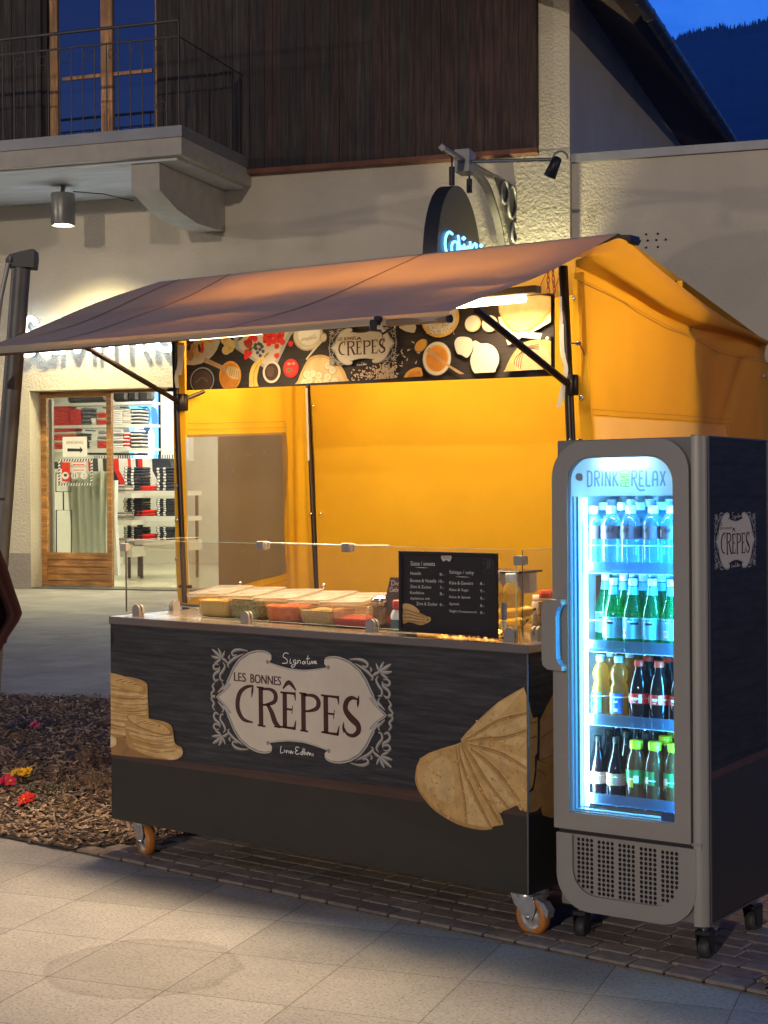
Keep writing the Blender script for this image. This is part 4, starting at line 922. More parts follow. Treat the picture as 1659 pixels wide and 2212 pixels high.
bpoly(bp1, [(905, 480), (920, 420), (950, 340), (1000, 255), (1060, 228), (1120, 230), (1200, 265), (1260, 330), (1290, 400), (1298, 470)], 'crep', 3); bpoly(bp1, [(925, 480), (940, 420), (970, 340), (1020, 270), (1080, 245), (1150, 262), (1220, 320), (1262, 400), (1272, 470)], 'crep3', 3)
for cx, cy in ((1148, 310), (1180, 345), (1075, 385), (1030, 370), (985, 375), (1145, 395), (1005, 420), (1200, 430), (1130, 440), (1075, 435), (965, 440)): bdisc(bp1, cx, cy, 31, 33, 'crep2', 16); bdisc(bp1, cx, cy-2, 27, 29, 'cream', 16); bdisc(bp1, cx, cy-2, 12, 12, 'banana', 8)
for _ in range(190):
    t_ = random.random(); x_, y_ = random.gauss(1540, 90), random.gauss(385, 38)
    if 1330 < x_ < 1640 and 300 < y_ < 450: a_ = random.uniform(0, 3.1); bline(bp1, [(x_, y_), (x_+15*math.cos(a_), y_+15*math.sin(a_))], 6, 'seed', 0)
for _ in range(170):
    x_, y_ = random.gauss(60, 60), random.gauss(700, 45)
    if -40 < x_ < 165 and 610 < y_ < 790: a_ = random.uniform(0, 3.1); bline(bp2, [(x_, y_), (x_+22*math.cos(a_), y_+22*math.sin(a_))], 9, 'seed', 0)
for x_, y_, a_ in ((285, 432, .5), (205, 500, 2), (275, 500, 2.7), (330, 530, .1), (178, 545, 2.6), (255, 575, 2), (330, 600, 1.9), (205, 600, 1.6), (210, 555, .6), (180, 640, .3), (195, 520, 1)): bline(bp2, [(x_, y_), (x_+28*math.cos(a_), y_+28*math.sin(a_))], [4, 12][:2], 'seed', 0)
bpoly(bp2, [(180, 300), (318, 285), (318, 340), (300, 358), (240, 345), (200, 325)], 'cream', 2)
bdisc(bp2, 535, 230, 168, 168, 'honey2'); bdisc(bp2, 535, 226, 156, 156, 'crep3'); bdisc(bp2, 530, 215, 140, 145, 'cream', 30, 0, .06)
for _ in range(90): bdisc(bp2, 535+random.uniform(-120, 120), 300+random.uniform(-60, 70), 7, 5, random.choice(('crep3', 'beige', 'white_ink', 'crep2')), 5, random.uniform(0, 3))
for cx, cy in ((823, 278), (970, 278)): bdisc(bp2, cx, cy, 70, 72, 'crep3'); bdisc(bp2, cx-4, cy-4, 62, 64, 'cream')
bdisc(bp2, 510, 582, 126, 148, 'beige_dk'); bdisc(bp2, 510, 580, 121, 143, 'cream'); bdisc(bp2, 512, 580, 100, 118, 'honey2'); bdisc(bp2, 512, 585, 90, 106, 'honey')
bline(bp2, [(430, 500), (500, 560), (600, 635), (745, 728)], [36, 20, 15, 22], 'tan'); bdisc(bp2, 372, 468, 60, 50, 'crep2', 20, .5); bdisc(bp2, 368, 464, 52, 42, 'honey2', 20, .5)
bpoly(bp2, [(225, 775), (230, 730), (260, 690), (310, 664), (375, 664), (375, 772)], 'honey2', 2); bpoly(bp2, [(250, 775), (262, 730), (290, 700), (365, 690), (365, 772)], 'honey', 2)
bpoly(bp2, [(665, 440), (690, 400), (740, 392), (790, 400), (820, 430), (822, 500), (800, 545), (770, 575), (725, 550), (690, 540), (670, 490)], 'beige', 3); bpoly(bp2, [(690, 430), (760, 405), (805, 450), (800, 520), (760, 560), (700, 520)], 'cream', 3)
bpoly(bp2, [(820, 445), (845, 424), (875, 440), (900, 452), (950, 450), (1010, 480), (1045, 540), (1050, 610), (1020, 690), (1018, 742), (960, 738), (880, 740), (825, 690), (803, 620), (808, 560), (830, 500)], 'cream', 3); bdisc(bp2, 910, 590, 98, 118, 'beige'); bdisc(bp2, 905, 585, 90, 108, 'cream')
bpoly(bp2, [(1045, 220), (1100, 330), (1130, 465), (1260, 390), (1510, 260), (1510, 150), (1340, 200)], 'beige', 2); bpoly(bp2, [(1040, 60), (1290, 40), (1500, 40), (1500, 180), (1330, 340), (1230, 360), (1110, 300)], 'honey2', 2); bpoly(bp2, [(1060, 60), (1490, 45), (1480, 170), (1320, 320), (1235, 340), (1130, 290)], 'crep3', 2)
bdisc(bp2, 1425, 92, 20, 20, 'crep3', 12); bdisc(bp2, 1260, 252, 20, 20, 'crep3', 12)
bpoly(bp2, [(1230, 340), (1428, 362), (1410, 418), (1250, 398)], 'grey_p'); bpoly(bp2, [(1428, 360), (1512, 370), (1512, 430), (1412, 418)], 'darkp'); bdisc(bp2, 1471, 404, 13, 13, 'white_ink', 12)
bpoly(bp2, [(1095, 736), (1105, 680), (1150, 580), (1230, 470), (1320, 425), (1420, 420), (1512, 440), (1512, 722)], 'crep2', 2); bpoly(bp2, [(1190, 640), (1195, 560), (1250, 490), (1330, 450), (1430, 470), (1495, 560), (1500, 640), (1470, 720), (1240, 730)], 'tan', 3)
for k_ in range(4): bline(bp2, [(1185+k_*18, 640+k_*10), (1195+k_*18, 580), (1240+k_*16, 530-k_*8), (1300+k_*12, 478+k_*6), (1400, 460+k_*14)], 6, 'choc', 5)
lc = bp1(1420, 170); e_ = bp1(1640, 170); n_ = bp1(1420, 300)
cartouche(A, lc[0]+.002, bp1(1420, 158)[1], (bp1(1655, 170)[0]-bp1(1170, 170)[0])/2, abs(bp1(1420, 305)[1]-bp1(1420, 20)[1])/2*.97, script=False)
for st_ in LIRI: A.line([(lc[0]+.002+nz1(*p)[0]*.13, bp1(1420, 285)[1]+(nz1(*p)[1]+.78)*.075) for p in st_], .0011, I('white_ink'), 3, False)
A.b.build('print', INK, ban)
# hangers of the banner: red chains and wires at its right end
q = MB()
def chain(p, q_, n=4, mb=None, r=.0022, L=.012, m=0):
    d = (q_-p); k_ = max(2, int(d.length/(L*1.5))); 
    for i in range(k_):
        c = p+d*((i+.5)/k_); t_ = d.normalized(); s_ = t_.cross(V((1, 0, 0) if i % 2 else (0, 1, 0))).normalized()
        mb.tube([c+t_*L*math.cos(a*.785)+s_*L*.5*math.sin(a*.785) for a in range(8)], r, 4, m, closed=True)
cA = UY(1180, 632, YBn); cB = UY(1190, 630, YBn)
MB().tube([UY(1186, 576, YBn), UY(1160, 632, YBn)], .0015, 4).build('wire', mat('red_wire', (.35, .02, .015), .6), ban)
MB().tube([UY(1212, 570, YBn), UY(1207, 600, YBn), UY(1195, 634, YBn)], .0015, 4).build('wire', 'red_wire', ban)
for a, c in (((1184, 578), (1184, 633)), ((1193, 572), (1197, 633))):
    q = MB(); chain(UY(*a, YBn), UY(*c, YBn), mb=q); q.build('chain', 'red_wire', ban)
# strip lamps in front of the banner
zl = UY(1150, 640, .62).z
def lamp(x0, x1, y, zl, lab, en, col=(1, .78, .50), down=True):
    t_ = thing('strip_lamp', lab, 'lamp', loc=((x0+x1)/2, y, zl-.02))
    MB().box((x0-.045, y-.022, zl-.0), (x1+.06, y+.022, zl+.028), bev=.004).build('housing', mat('lamp_housing', (.22, .15, .09), .5), t_)
    MB().tube([(x0, y, zl-.014), (x1, y, zl-.014)], .014, 12).build('tube', emis('tube_glow', (1, .72, .36), 14), t_)
    xx = (x0+x1)/2
    if down: light('AREA', 'strip_lamp_light', (xx, y, zl-.032), en, col, x1-x0, (xx, y, 0), sy=.03)
    else:
        for k_ in range(3): light('POINT', 'strip_lamp_light', (x0+(x1-x0)*k_/2, y, zl-.06), en/3, col, .12)
xr1 = UY(1146, 640, .60).x; xr0 = xr1-.30
lamp(xr0, xr1, .56, zl, 'glowing strip lamp under the awning at the right end of the banner', 2.5)
lamp(.10, .50, .36, zl-.06, 'glowing strip lamp hidden under the left part of the awning', 4)
for x_, y_ in ((-.05, .36), (.45, .36), (.95, .45), (1.45, .47)): light('SPOT', 'added_ground_spot', (x_, y_, 2.03 if y_ < .5 else zl-.10), 54, (1, .74, .46), .16, (x_, -.9, 0), R(128), 1)  # extra spots added, without fixtures, to brighten and even the ground in front
lamp(-.10, .50, .98, 2.20, 'strip lamp under the ridge behind the banner, left of the middle', 15, (1, .76, .44), False)
lamp(.75, 1.30, .98, 2.20, 'strip lamp under the ridge behind the banner, right of the middle', 13, (1, .76, .44), False)
# ================================================================ COUNTER
L, ZT, ZB, CD = 1.976, .950, .143, .66
def plank_print(name, kk=1):
    m, t, o = base(name); co = coords(t, sc=(.5, 1, 7)); n = noise(t, co, 10, 9, .75)
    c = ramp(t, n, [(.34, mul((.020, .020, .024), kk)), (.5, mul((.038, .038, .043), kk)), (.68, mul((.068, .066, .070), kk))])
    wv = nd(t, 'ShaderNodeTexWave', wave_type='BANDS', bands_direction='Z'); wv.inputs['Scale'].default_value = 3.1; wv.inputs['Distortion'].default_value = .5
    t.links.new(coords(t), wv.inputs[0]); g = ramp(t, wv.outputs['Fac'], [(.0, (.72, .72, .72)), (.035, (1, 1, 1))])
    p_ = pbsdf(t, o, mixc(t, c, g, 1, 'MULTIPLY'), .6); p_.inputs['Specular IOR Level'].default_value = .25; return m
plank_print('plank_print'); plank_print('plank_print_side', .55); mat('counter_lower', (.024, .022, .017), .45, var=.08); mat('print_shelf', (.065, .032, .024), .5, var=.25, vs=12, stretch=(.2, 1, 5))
mat('top_steel', (.50, .42, .34), .22, .85, var=.05, vs=3); mat('alu_trim', (.16, .16, .17), .32, .8, var=0)
ct = thing('serving_counter', 'wheeled serving counter wrapped in dark plank print with crepe pictures and an oval logo', 'counter', loc=(L/2, CD/2, 0))
zs0 = UY(240, 1637, 0).z; zs1 = UY(240, 1650, 0).z; zr0 = UY(1143, 1742, 0).z
q = MB(); q.box((.008, .0, ZB), (L-.008, CD-.01, .36), 1); q.box((.008, .0, .36), (L-.008, CD-.01, ZT-.032), 0)
q = MB(); q.box((.006, 0, ZB), (L-.006, CD-.01, ZT-.030)); q.build('body', 'plank_print', ct)
zlo = .39
sa = UY(*zc(50, 778), 0).z; sb_ = UY(*zc(50, 808), 0).z; sc_ = UY(*zc(1640, 962), 0).z; sd = UY(*zc(1640, 1028), 0).z
q = MB(); q.quad((.006, -.0008, ZB), (L-.006, -.0008, ZB), (L-.006, -.0008, sd), (.006, -.0008, sb_)); q.quad((L-.0052, 0, ZB), (L-.0052, CD-.01, ZB), (L-.0052, CD-.01, sd), (L-.0052, 0, sd)); q.build('lower_panel', 'counter_lower', ct)
q = MB(); q.quad((.006, -.0012, sb_), (L-.006, -.0012, sd), (L-.006, -.0012, sc_), (.006, -.0012, sa)); q.quad((L-.0048, 0, sd), (L-.0048, CD-.01, sd), (L-.0048, CD-.01, sc_), (L-.0048, 0, sc_)); q.build('shelf_stripe', 'print_shelf', ct)
q = MB(); q.box((0, -.006, ZT-.030), (L, CD, ZT), bev=.003); q.build('countertop', 'top_steel', ct)
for xx in (L-.006,): MB().tube([(xx, 0, ZB+.005), (xx, 0, ZT-.032)], .0035, 10).build('corner_trim', 'alu_trim', ct)
# front print
A = Art(lambda x, z, h: V((x, YF-h, z)), step=.00004, h0=.0016)
cartouche(A, LCX, LCZ, SXN, SZN)
A.b.build('logo_print', INK, ct)
A = Art(lambda x, z, h: V((x, YF-h, z)), step=.00002, h0=.0016)
CC = (.0065, ZB, L-.0062, ZT-.031)
def cpoly(pts, m, sm=0): A.poly([cpt(*p) for p in pts], I(m), sm, CC)
def cline(pts, w_, m, sm=4): k = abs(cpt(1, 600)[0]-cpt(0, 600)[0]); A.line([cpt(*p) for p in pts], [x*k for x in w_] if isinstance(w_, list) else w_*k, I(m), sm, clip=CC)
random.seed(4)
cpoly([(30, 685), (120, 690), (180, 740), (260, 790), (330, 815), (60, 790), (30, 780)], 'crep_dk', 2)
cpoly([(20, 362), (50, 360), (90, 360), (150, 366), (210, 380), (245, 400), (252, 425), (253, 480), (258, 560), (258, 640), (240, 690), (120, 690), (20, 670)], 'crep2', 2)
def layers(n, yt, yb, xl, xr, top, amp, cols):
    for k_ in range(n):
        t_ = k_/n; y_ = yt+(yb-yt)*t_; x0, x1 = xl(t_)+random.uniform(-3, 3), xr(t_)+random.uniform(-4, 4)
        P = [(x0+(x1-x0)*j/6, y_+top*math.sin(math.pi*j/6)+ (j/6-.5)*amp+random.uniform(-2.5, 2.5)) for j in range(7)]
        w_ = random.uniform(4, 9); cline(P, [w_*.4, w_, w_*1.1, w_, w_, w_*1.1, w_*.5], random.choices(cols, (3, 3, 2, 1))[0])
layers(56, 400, 668, lambda t: 20, lambda t: 248+8*t, 16, 18, ('crep3', 'crep', 'crep2', 'crep_dk'))
for k_ in range(26): yk = 420+k_*10; cline([(205, yk+8), (235, yk+8), (252+k_*.3, yk+4)], [2, 5, 3], 'crep3' if k_ % 3 else 'crep2')
A.disc(*cpt(118, 398), abs(cpt(252, 398)[0]-cpt(118, 398)[0]), abs(cpt(100, 360)[1]-cpt(100, 398)[1]), I('crep2'), 30, -.16, CC)
A.disc(*cpt(112, 393), abs(cpt(238, 398)[0]-cpt(118, 398)[0]), abs(cpt(100, 366)[1]-cpt(100, 398)[1]), I('crep'), 30, -.16, CC)
for k_ in range(8): cline([(60+k_*16, 385+k_*3), (100+k_*14, 378+k_*4), (130+k_*12, 395+k_*3)], [2, 5, 2], 'crep_dk' if k_ % 2 else 'crep3')
cpoly([(130, 620), (150, 600), (230, 590), (300, 600), (350, 612), (385, 635), (395, 680), (405, 730), (440, 752), (447, 785), (420, 812), (370, 818), (290, 806), (220, 780), (150, 745), (135, 690)], 'crep2', 3)
layers(40, 655, 785, lambda t: 136+60*t, lambda t: 388+40*t*t, 16, 34, ('crep3', 'crep', 'crep2', 'crep_dk'))
cpoly([(330, 790), (380, 770), (420, 755), (444, 772), (440, 795), (410, 812), (370, 816)], 'crep3', 3)
for k_ in range(14): yk = 668+k_*8; cline([(340, yk+10), (370, yk+9), (392+k_*1.6, yk+3)], [2, 5, 3], 'crep3' if k_ % 3 else 'crep2')
A.disc(*cpt(264, 628), abs(cpt(394, 628)[0]-cpt(264, 628)[0]), abs(cpt(264, 592)[1]-cpt(264, 628)[1]), I('crep_dk'), 30, -.17, CC)
A.disc(*cpt(262, 625), abs(cpt(384, 628)[0]-cpt(264, 628)[0]), abs(cpt(264, 598)[1]-cpt(264, 628)[1]), I('crep'), 30, -.17, CC)
for k_ in range(9): cline([(180+k_*18, 615+k_*2), (230+k_*14, 606+k_*4), (262+k_*12, 625+k_*3)], [2, 5, 2], 'crep_dk' if k_ % 2 else 'crep3')
cpoly([(30, 688), (55, 684), (80, 696), (88, 718), (75, 742), (30, 752)], 'crep3', 3); cpoly([(30, 700), (60, 694), (74, 715), (60, 735), (30, 740)], 'cream', 3)
A.b.build('crepe_stack_print', INK, ct)
# folded crepe fan, wrapping round the corner
zf = Z(1500, 2400, 1.3825)
def fpt(x, y): p = UY(*zf(x, y), YF); return p.x, p.z
A = Art(lambda x, z, h: V((x, YF-h, z)), step=.00002, h0=.0016)
def fpoly(pts, m, sm=0): A.poly([fpt(*p) for p in pts], I(m), sm, CC)
def fline(pts, w_, m, sm=4): k = abs(fpt(601, 700)[0]-fpt(600, 700)[0]); A.line([fpt(*p) for p in pts], [x*k for x in w_] if isinstance(w_, list) else w_*k, I(m), sm, clip=CC)
FAN = [(780, 421), (700, 466), (640, 503), (580, 555), (520, 612), (470, 665), (436, 705), (440, 722), (400, 736), (330, 756), (262, 780), (215, 810), (196, 850), (190, 900), (200, 955), (222, 1005), (255, 1048), (300, 1090), (350, 1122), (420, 1160), (470, 1180), (540, 1192), (606, 1193), (610, 1182), (668, 1172), (664, 1145), (645, 1105), (700, 1085), (740, 1066), (770, 1090), (812, 1106), (830, 1104), (830, 560), (806, 500)]
fpoly(FAN, 'crep_dk'); fpoly([((x-500)*.992+500, (y-820)*.992+820) for x, y in FAN], 'crep')
C0 = (438, 722)
WEDGE = [([(780, 430), (640, 512), (520, 622), (470, 670), (600, 640)], 'crep3'), ([(780, 430), (600, 640), (700, 600), (810, 520)], 'crep'), ([(812, 560), (690, 620), (470, 690), (640, 690), (830, 620)], 'crep3'), ([(830, 640), (640, 690), (500, 710), (680, 760), (830, 800)], 'crep'), ([(830, 830), (680, 770), (470, 722), (640, 820), (820, 900)], 'crep3'),
  ([(815, 990), (640, 830), (480, 735), (600, 860), (740, 1040)], 'crep'), ([(730, 1050), (600, 870), (470, 745), (560, 900), (640, 1090)], 'crep3'), ([(655, 1160), (560, 930), (450, 745), (480, 900), (600, 1170)], 'crep'), ([(590, 1180), (480, 920), (440, 750), (420, 900), (465, 1165)], 'crep3'), ([(440, 1150), (415, 900), (405, 745), (300, 780), (215, 850), (215, 960), (300, 1075)], 'crep')]
for P, m_ in WEDGE: fpoly(P, m_)
fpoly([(360, 800), (400, 900), (395, 1040), (330, 1040), (260, 980), (235, 900), (280, 830)], 'crep3', 3); fpoly([(620, 700), (700, 690), (790, 700), (760, 740), (680, 730)], 'crep3', 2); fpoly([(640, 580), (720, 530), (780, 500), (760, 560), (690, 590)], 'crep', 2)
for P in ([(436, 722), (520, 672), (640, 600), (806, 560)], [(438, 722), (560, 700), (680, 690), (830, 640)], [(440, 724), (560, 750), (680, 790), (825, 880)], [(440, 726), (540, 790), (640, 880), (760, 1040)], [(440, 728), (500, 800), (580, 930), (700, 1080)], [(438, 730), (480, 830), (560, 1000), (655, 1160)], [(425, 735), (450, 850), (540, 1060), (606, 1185)], [(412, 738), (432, 880), (460, 1040), (470, 1170)]):
    fline([(x-3, y+5) for x, y in P], [5, 18, 20, 14], 'crep2'); fline(P, [2, 5, 5, 3], 'crep_dk'); fline([(x+4, y-9) for x, y in P], [1, 4, 5, 2], 'crep3')
fline([(196, 860), (192, 930), (222, 1002), (300, 1088), (420, 1158), (540, 1190), (606, 1192)], [4, 7, 10, 14, 18, 14, 5], 'crep2'); fline([(740, 1062), (775, 1086), (812, 1100)], [3, 8, 6], 'crep2')
for _ in range(420):
    x_, y_ = random.uniform(215, 810), random.uniform(560, 1140)
    if inside(x_, y_, FAN): k_ = abs(fpt(601, 700)[0]-fpt(600, 700)[0]); A.disc(*fpt(x_, y_), k_*random.uniform(2, 9), k_*random.uniform(2, 6), I(random.choice(('crep2', 'crep3', 'crep', 'crep'))), 7, random.uniform(0, 3), CC, .3)
A.b.build('crepe_fan_print', INK, ct)
A = Art(lambda y, z, h: V((L-.0048+h, y, z)), step=.00004, h0=.001)
def spt(x, y): p = UX(*zf(x, y), L-.004); return p.y, p.z
CS = (.001, ZB, CD-.012, ZT-.031)
for P, m_ in (([(806, 500), (818, 560), (830, 592), (852, 584), (853, 680), (850, 780), (838, 800), (838, 880), (826, 960), (800, 1000), (790, 1000), (790, 500)], 'crep'), ([(800, 1000), (830, 985), (845, 900), (850, 820), (930, 845), (925, 960), (880, 1060), (850, 1095), (812, 1106), (790, 1100)], 'crep2'), ([(960, 420), (1000, 420), (1100, 800), (1000, 1100), (930, 1135), (880, 1120), (870, 1080), (925, 960), (930, 845), (862, 820), (866, 600), (905, 520)], 'crep2'), ([(970, 460), (1000, 700), (960, 830), (870, 800), (872, 620)], 'tan')):
    A.poly([spt(*p) for p in P], I(m_), 0, CS)
k_ = .001
for P in ([(812, 620), (850, 610)], [(812, 700), (850, 690)], [(870, 700), (960, 640)], [(868, 820), (980, 780)], [(850, 870), (900, 900)]): A.line([spt(*p) for p in P], .005, I('crep_dk'), 0, clip=CS)
A.b.build('crepe_side_print', INK, ct)
# castors
mat('castor_zinc', (.55, .56, .58), .35, .7, var=.2, vs=20); mat('castor_tyre', (.50, .18, .035), .45, var=.15, vs=14, bump=.2); mat('castor_hub', (.45, .42, .38), .5, .4, var=.2); mat('rubber', (.03, .03, .032), .6)
def castor(name, parent, pos, ang, r=.062, wd=.036, top=ZB, tyre='castor_tyre', plate='castor_zinc', hub='castor_hub', brake=True):
    M_ = Matrix.Translation(pos) @ Matrix.Rotation(ang, 4, 'Z'); W_ = M_ @ Matrix.Translation((0, 0, r)) @ Matrix.Rotation(R(90), 4, 'X')
    off = .028
    pm = MB(M_); pm.box((-.045-off*0, -.04, top-.005), (.05, .04, top-.0005), bev=.002); pm.lathe([(.034, top-.022), (.036, top-.012), (.03, top-.006)], 16)
    co_ = pm.build('castor', plate, parent)
    fk = MB(M_ @ Matrix.Translation((0, 0, 0)))
    for sg in (1, -1):
        y0 = sg*(wd/2+.005)
        pts = [(-.048, top-.015), (.046, top-.015), (.052, top-.030), (.050+off*.3, r+.035), (.024+off, r+.012), (.012+off, r-.012), (-.010+off, r-.014), (-.020+off*.6, r+.010), (-.034, r+.035)]
        fk.slab([V((x_, y0, z_)) for x_, z_ in pts], (0, sg*.003, 0))
    fk.box((-.048, -(wd/2+.006), top-.020), (.048, wd/2+.006, top-.014)); fk.build('fork', plate, co_)
    Wc = W_ @ Matrix.Translation((off, 0, 0))
    MB(Wc).lathe([(r*.70, -wd/2), (r*.93, -wd/2), (r, -wd*.28), (r, wd*.28), (r*.93, wd/2), (r*.70, wd/2)], 36, cap=False).build('wheel_tyre', tyre, co_)
    MB(Wc).lathe([(0, -wd*.5-.004), (.010, -wd*.5-.004), (.012, -wd*.38), (r*.30, -wd*.36), (r*.36, -wd*.22), (r*.62, -wd*.2), (r*.70, -wd*.46), (r*.71, wd*.46), (r*.62, wd*.2), (r*.36, wd*.22), (r*.3, wd*.36), (.012, wd*.38), (.010, wd*.5+.004), (0, wd*.5+.004)], 28).build('wheel_hub', hub, co_)
    MB(Wc).lathe([(0, -wd/2-.014), (.009, -wd/2-.013), (.009, wd/2+.013), (0, wd/2+.014)], 6).build('axle_bolt', plate, co_)
    if brake:
        bk = MB(M_); bk.slab([V((.045, -.016, top-.02)), V((.085, -.016, top-.028)), V((.105, -.016, r+.030)), V((.098, -.016, r+.005)), V((.088, -.016, r+.020)), V((.072, -.016, top-.045))], (0, .032, 0)); bk.build('brake_pedal', plate, co_)
    return co_
cf = UZ(1148, 2021); cl_ = UZ(294, 1849)
castor('castor', ct, (cf.x-.030, .066, 0), R(-8)); castor('castor', ct, (.105, .075, 0), R(-20), brake=False)
castor('castor', ct, (L-.12, CD-.08, 0), R(20)); castor('castor', ct, (.12, CD-.08, 0), R(-20))
# ================================================================ DRINKS FRIDGE (own frame: u across the front, v into it, z up)
from mathutils import Euler
FM = Matrix.Translation((2.0659, .04926, 0)) @ Euler((-.005877, -.007684, .052936), 'XYZ').to_matrix().to_4x4()
fr_ = thing('drinks_fridge', 'tall grey glass door drinks fridge on castors, lit cold blue inside, right of the counter', 'fridge', M=FM)
def Fb(): return MB(FM)
mat('fridge_grey', (.30, .28, .255), .45, .2, var=.03, bump=.12, bs=400, bd=.0006); mat('fridge_panel', (.20, .19, .18), .45, .2, var=.03); mat('liner', (.72, .80, .86), .35, var=.02); mat('shelf_wire', (.85, .88, .9), .35, var=0)
mat('gasket', (.25, .33, .42), .4, var=0); glassy('fridge_glass', (.95, .98, 1), .9, .004)
glassy('shelf_strip', (.45, .68, .95), .6, .28, (.45, .65, .9), .1)
W, D = .500, .485
def rrect(x0, z0, x1, z1, rtl, rtr, rbl, rbr, n=10):
    P = []
    for cx, cz, r, a0 in ((x1-rtr, z1-rtr, rtr, 0), (x0+rtl, z1-rtl, rtl, 90), (x0+rbl, z0+rbl, rbl, 180), (x1-rbr, z0+rbr, rbr, 270)):
        for k in range(n+1): a = R(a0+90*k/n); P.append((cx+r*math.cos(a), cz+r*math.sin(a)))
    return P
def ring(mb, o, i, v0, v1, m=0, sm=False):
    n = len(o); A_ = [V((x, v0, z)) for x, z in o]; I_ = [V((x, v0, z)) for x, z in i]; Ab = [V((x, v1, z)) for x, z in o]; Ib = [V((x, v1, z)) for x, z in i]
    vs = A_+I_+Ab+Ib; fs = []
    for k in range(n):
        j = (k+1) % n; fs += [(k, j, n+j, n+k), (k, 2*n+k, 2*n+j, j), (n+k, n+j, 3*n+j, 3*n+k), (2*n+k, 3*n+k, 3*n+j, 2*n+j)]
    mb.add(vs, fs, m, sm)
# cabinet shell
q = Fb(); q.box((0, .03, .40), (.032, D, 1.60)); q.box((.468, .03, .40), (W-.001, D, 1.60)); q.box((.032, D-.035, .40), (.468, D, 1.60)); q.box((.032, .03, 1.555), (.468, D-.035, 1.60)); q.box((0, .03, .13), (W-.001, D, .40))
q.build('cabinet', 'fridge_panel', fr_)
q = Fb(); q.box((.032, .06, .405), (.036, D-.036, 1.55)); q.box((.464, .06, .405), (.467, D-.036, 1.55)); q.box((.036, D-.04, .405), (.464, D-.0355, 1.55)); q.box((.036, .06, .4005), (.464, D-.04, .405)); q.box((.036, .06, 1.432), (.464, D-.04, 1.437))
q.build('inner_liner', 'liner', fr_)
# side panel wrapped in dark planks with the logo
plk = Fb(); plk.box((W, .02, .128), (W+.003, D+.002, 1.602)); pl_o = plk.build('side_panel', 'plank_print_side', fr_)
A = Art(lambda y, z, h: FM @ V((W+.0032+h, y, z)), step=.00004, h0=.0006)
cartouche(A, .222, 1.283, .158, .087, script=False, twoline=True)
for st_ in SIGN: A.line([(.222+nz1(*p)[0]*.158*1.1, 1.283+nz1(*p)[1]*.087) for p in st_], .0018, I('rim_lt'), 3, False)
for st_ in LIRI: A.line([(.222+nz1(*p)[0]*.158*1.1, 1.283+nz1(*p)[1]*.087) for p in st_], .0018, I('rim_lt'), 3, False)
A.b.build('logo_print', INK, pl_o)
def sz_(x, y):
    X, Y = (2150+x/1.898)/1.8228, (2400+y/1.898)/1.8228; o = FI @ CAM; d = FI.to_3x3() @ ray(X, Y); return (o+d*((W-o.x)/d.x)).z
FI = FM.inverted(); s0_, s1_ = sz_(1225, 1245), sz_(1640, 1065)
Fb().quad((W+.0036, .022, .132), (W+.0036, D, .132), (W+.0036, D, s1_-.012), (W+.0036, .022, s0_-.012)).build('lower_print', 'counter_lower', pl_o)
Fb().quad((W+.0038, .022, s0_-.012), (W+.0038, D, s1_-.012), (W+.0038, D, s1_+.012), (W+.0038, .022, s0_+.012)).build('shelf_stripe', 'print_shelf', pl_o)
MBq = Fb(); MBq.box((W-.002, .018, .124), (W+.006, D+.004, .130)); MBq.box((W+.001, .014, .13), (W+.0055, .021, 1.603)); MBq.box((W+.001, .014, 1.600), (W+.005, D+.004, 1.605)); MBq.box((W+.001, D-.002, .13), (W+.005, D+.005, 1.603)); MBq.build('edge_trim', 'alu_trim', fr_)
# front corner post right of the door
q = Fb()
def post(u, v):
    a = -math.pi/2+math.pi/2*u; return V((.462+.038*math.cos(a)*1.0, .012+.03*math.sin(a)+.0, .121+(1.605-.121)*v))
q.grid(post, 8, 2); q.box((.455, .010, .121), (.475, .03, 1.6)); q.build('corner_post', 'fridge_grey', fr_)
q = Fb(); ring(q, rrect(-.004, .370, .46, 1.603, .004, .004, .002, .002), rrect(.036, .420, .406, 1.553, .08, .087, .002, .002), .0, .03); q.build('front_fascia', 'fridge_panel', fr_)
Fb().box((-.004, .004, .121), (.47, .03, .34), bev=.004).build('lower_fascia', 'fridge_panel', fr_)
# door
do = rrect(-.014, .369, .4545, 1.599, .115, .10, .004, .004); di = rrect(.040, .424, .402, 1.549, .078, .085, .003, .003)
q = Fb(); ring(q, do, di, -.022, -.001); dr = q.build('door', 'fridge_grey', fr_)
q = Fb(); ring(q, rrect(.038, .422, .404, 1.551, .078, .085, .003, .003), rrect(.0455, .428, .398, 1.545, .073, .08, .003, .003), -.012, .004); q.build('door_gasket', 'gasket', dr)
q = Fb(); q.box((.0462, .004, .43), (.0522, .03, 1.424)); q.box((.0555, .018, .43), (.060, .04, 1.424)); q.box((.0462, .004, .425), (.40, .03, .432)); q.build('inner_door_frame', 'gasket', dr)
Fb().box((.042, -.006, .425), (.402, -.002, 1.426)).build('door_glass', 'fridge_glass', dr)
q = Fb(); q.box((.4545, -.018, .365), (.487, .012, .372)); q.build('door_foot', 'fridge_grey', dr)
for zz in (1.40, .60): 
    Fb().box((-.0145, -.0223, zz), (.040, -.0219, zz+.0012)).build('door_joint', 'gasket', dr); Fb().box((.402, -.0223, zz-.03), (.4545, -.0219, zz-.0288)).build('door_joint', 'gasket', dr)
hd = [(-.012, 1.098), (-.024, 1.094), (-.033, 1.078), (-.035, 1.062), (-.035, .908), (-.031, .888), (-.016, .877), (.036, .873), (.036, .889), (.026, .896), (.018, .910), (.016, .93), (.016, 1.046), (.019, 1.062), (.026, 1.076), (.036, 1.083), (.036, 1.098)]
q = Fb(); q.slab([V((x, -.058, z)) for x, z in hd], (0, .056, 0)); q.build('handle', 'fridge_grey', dr)
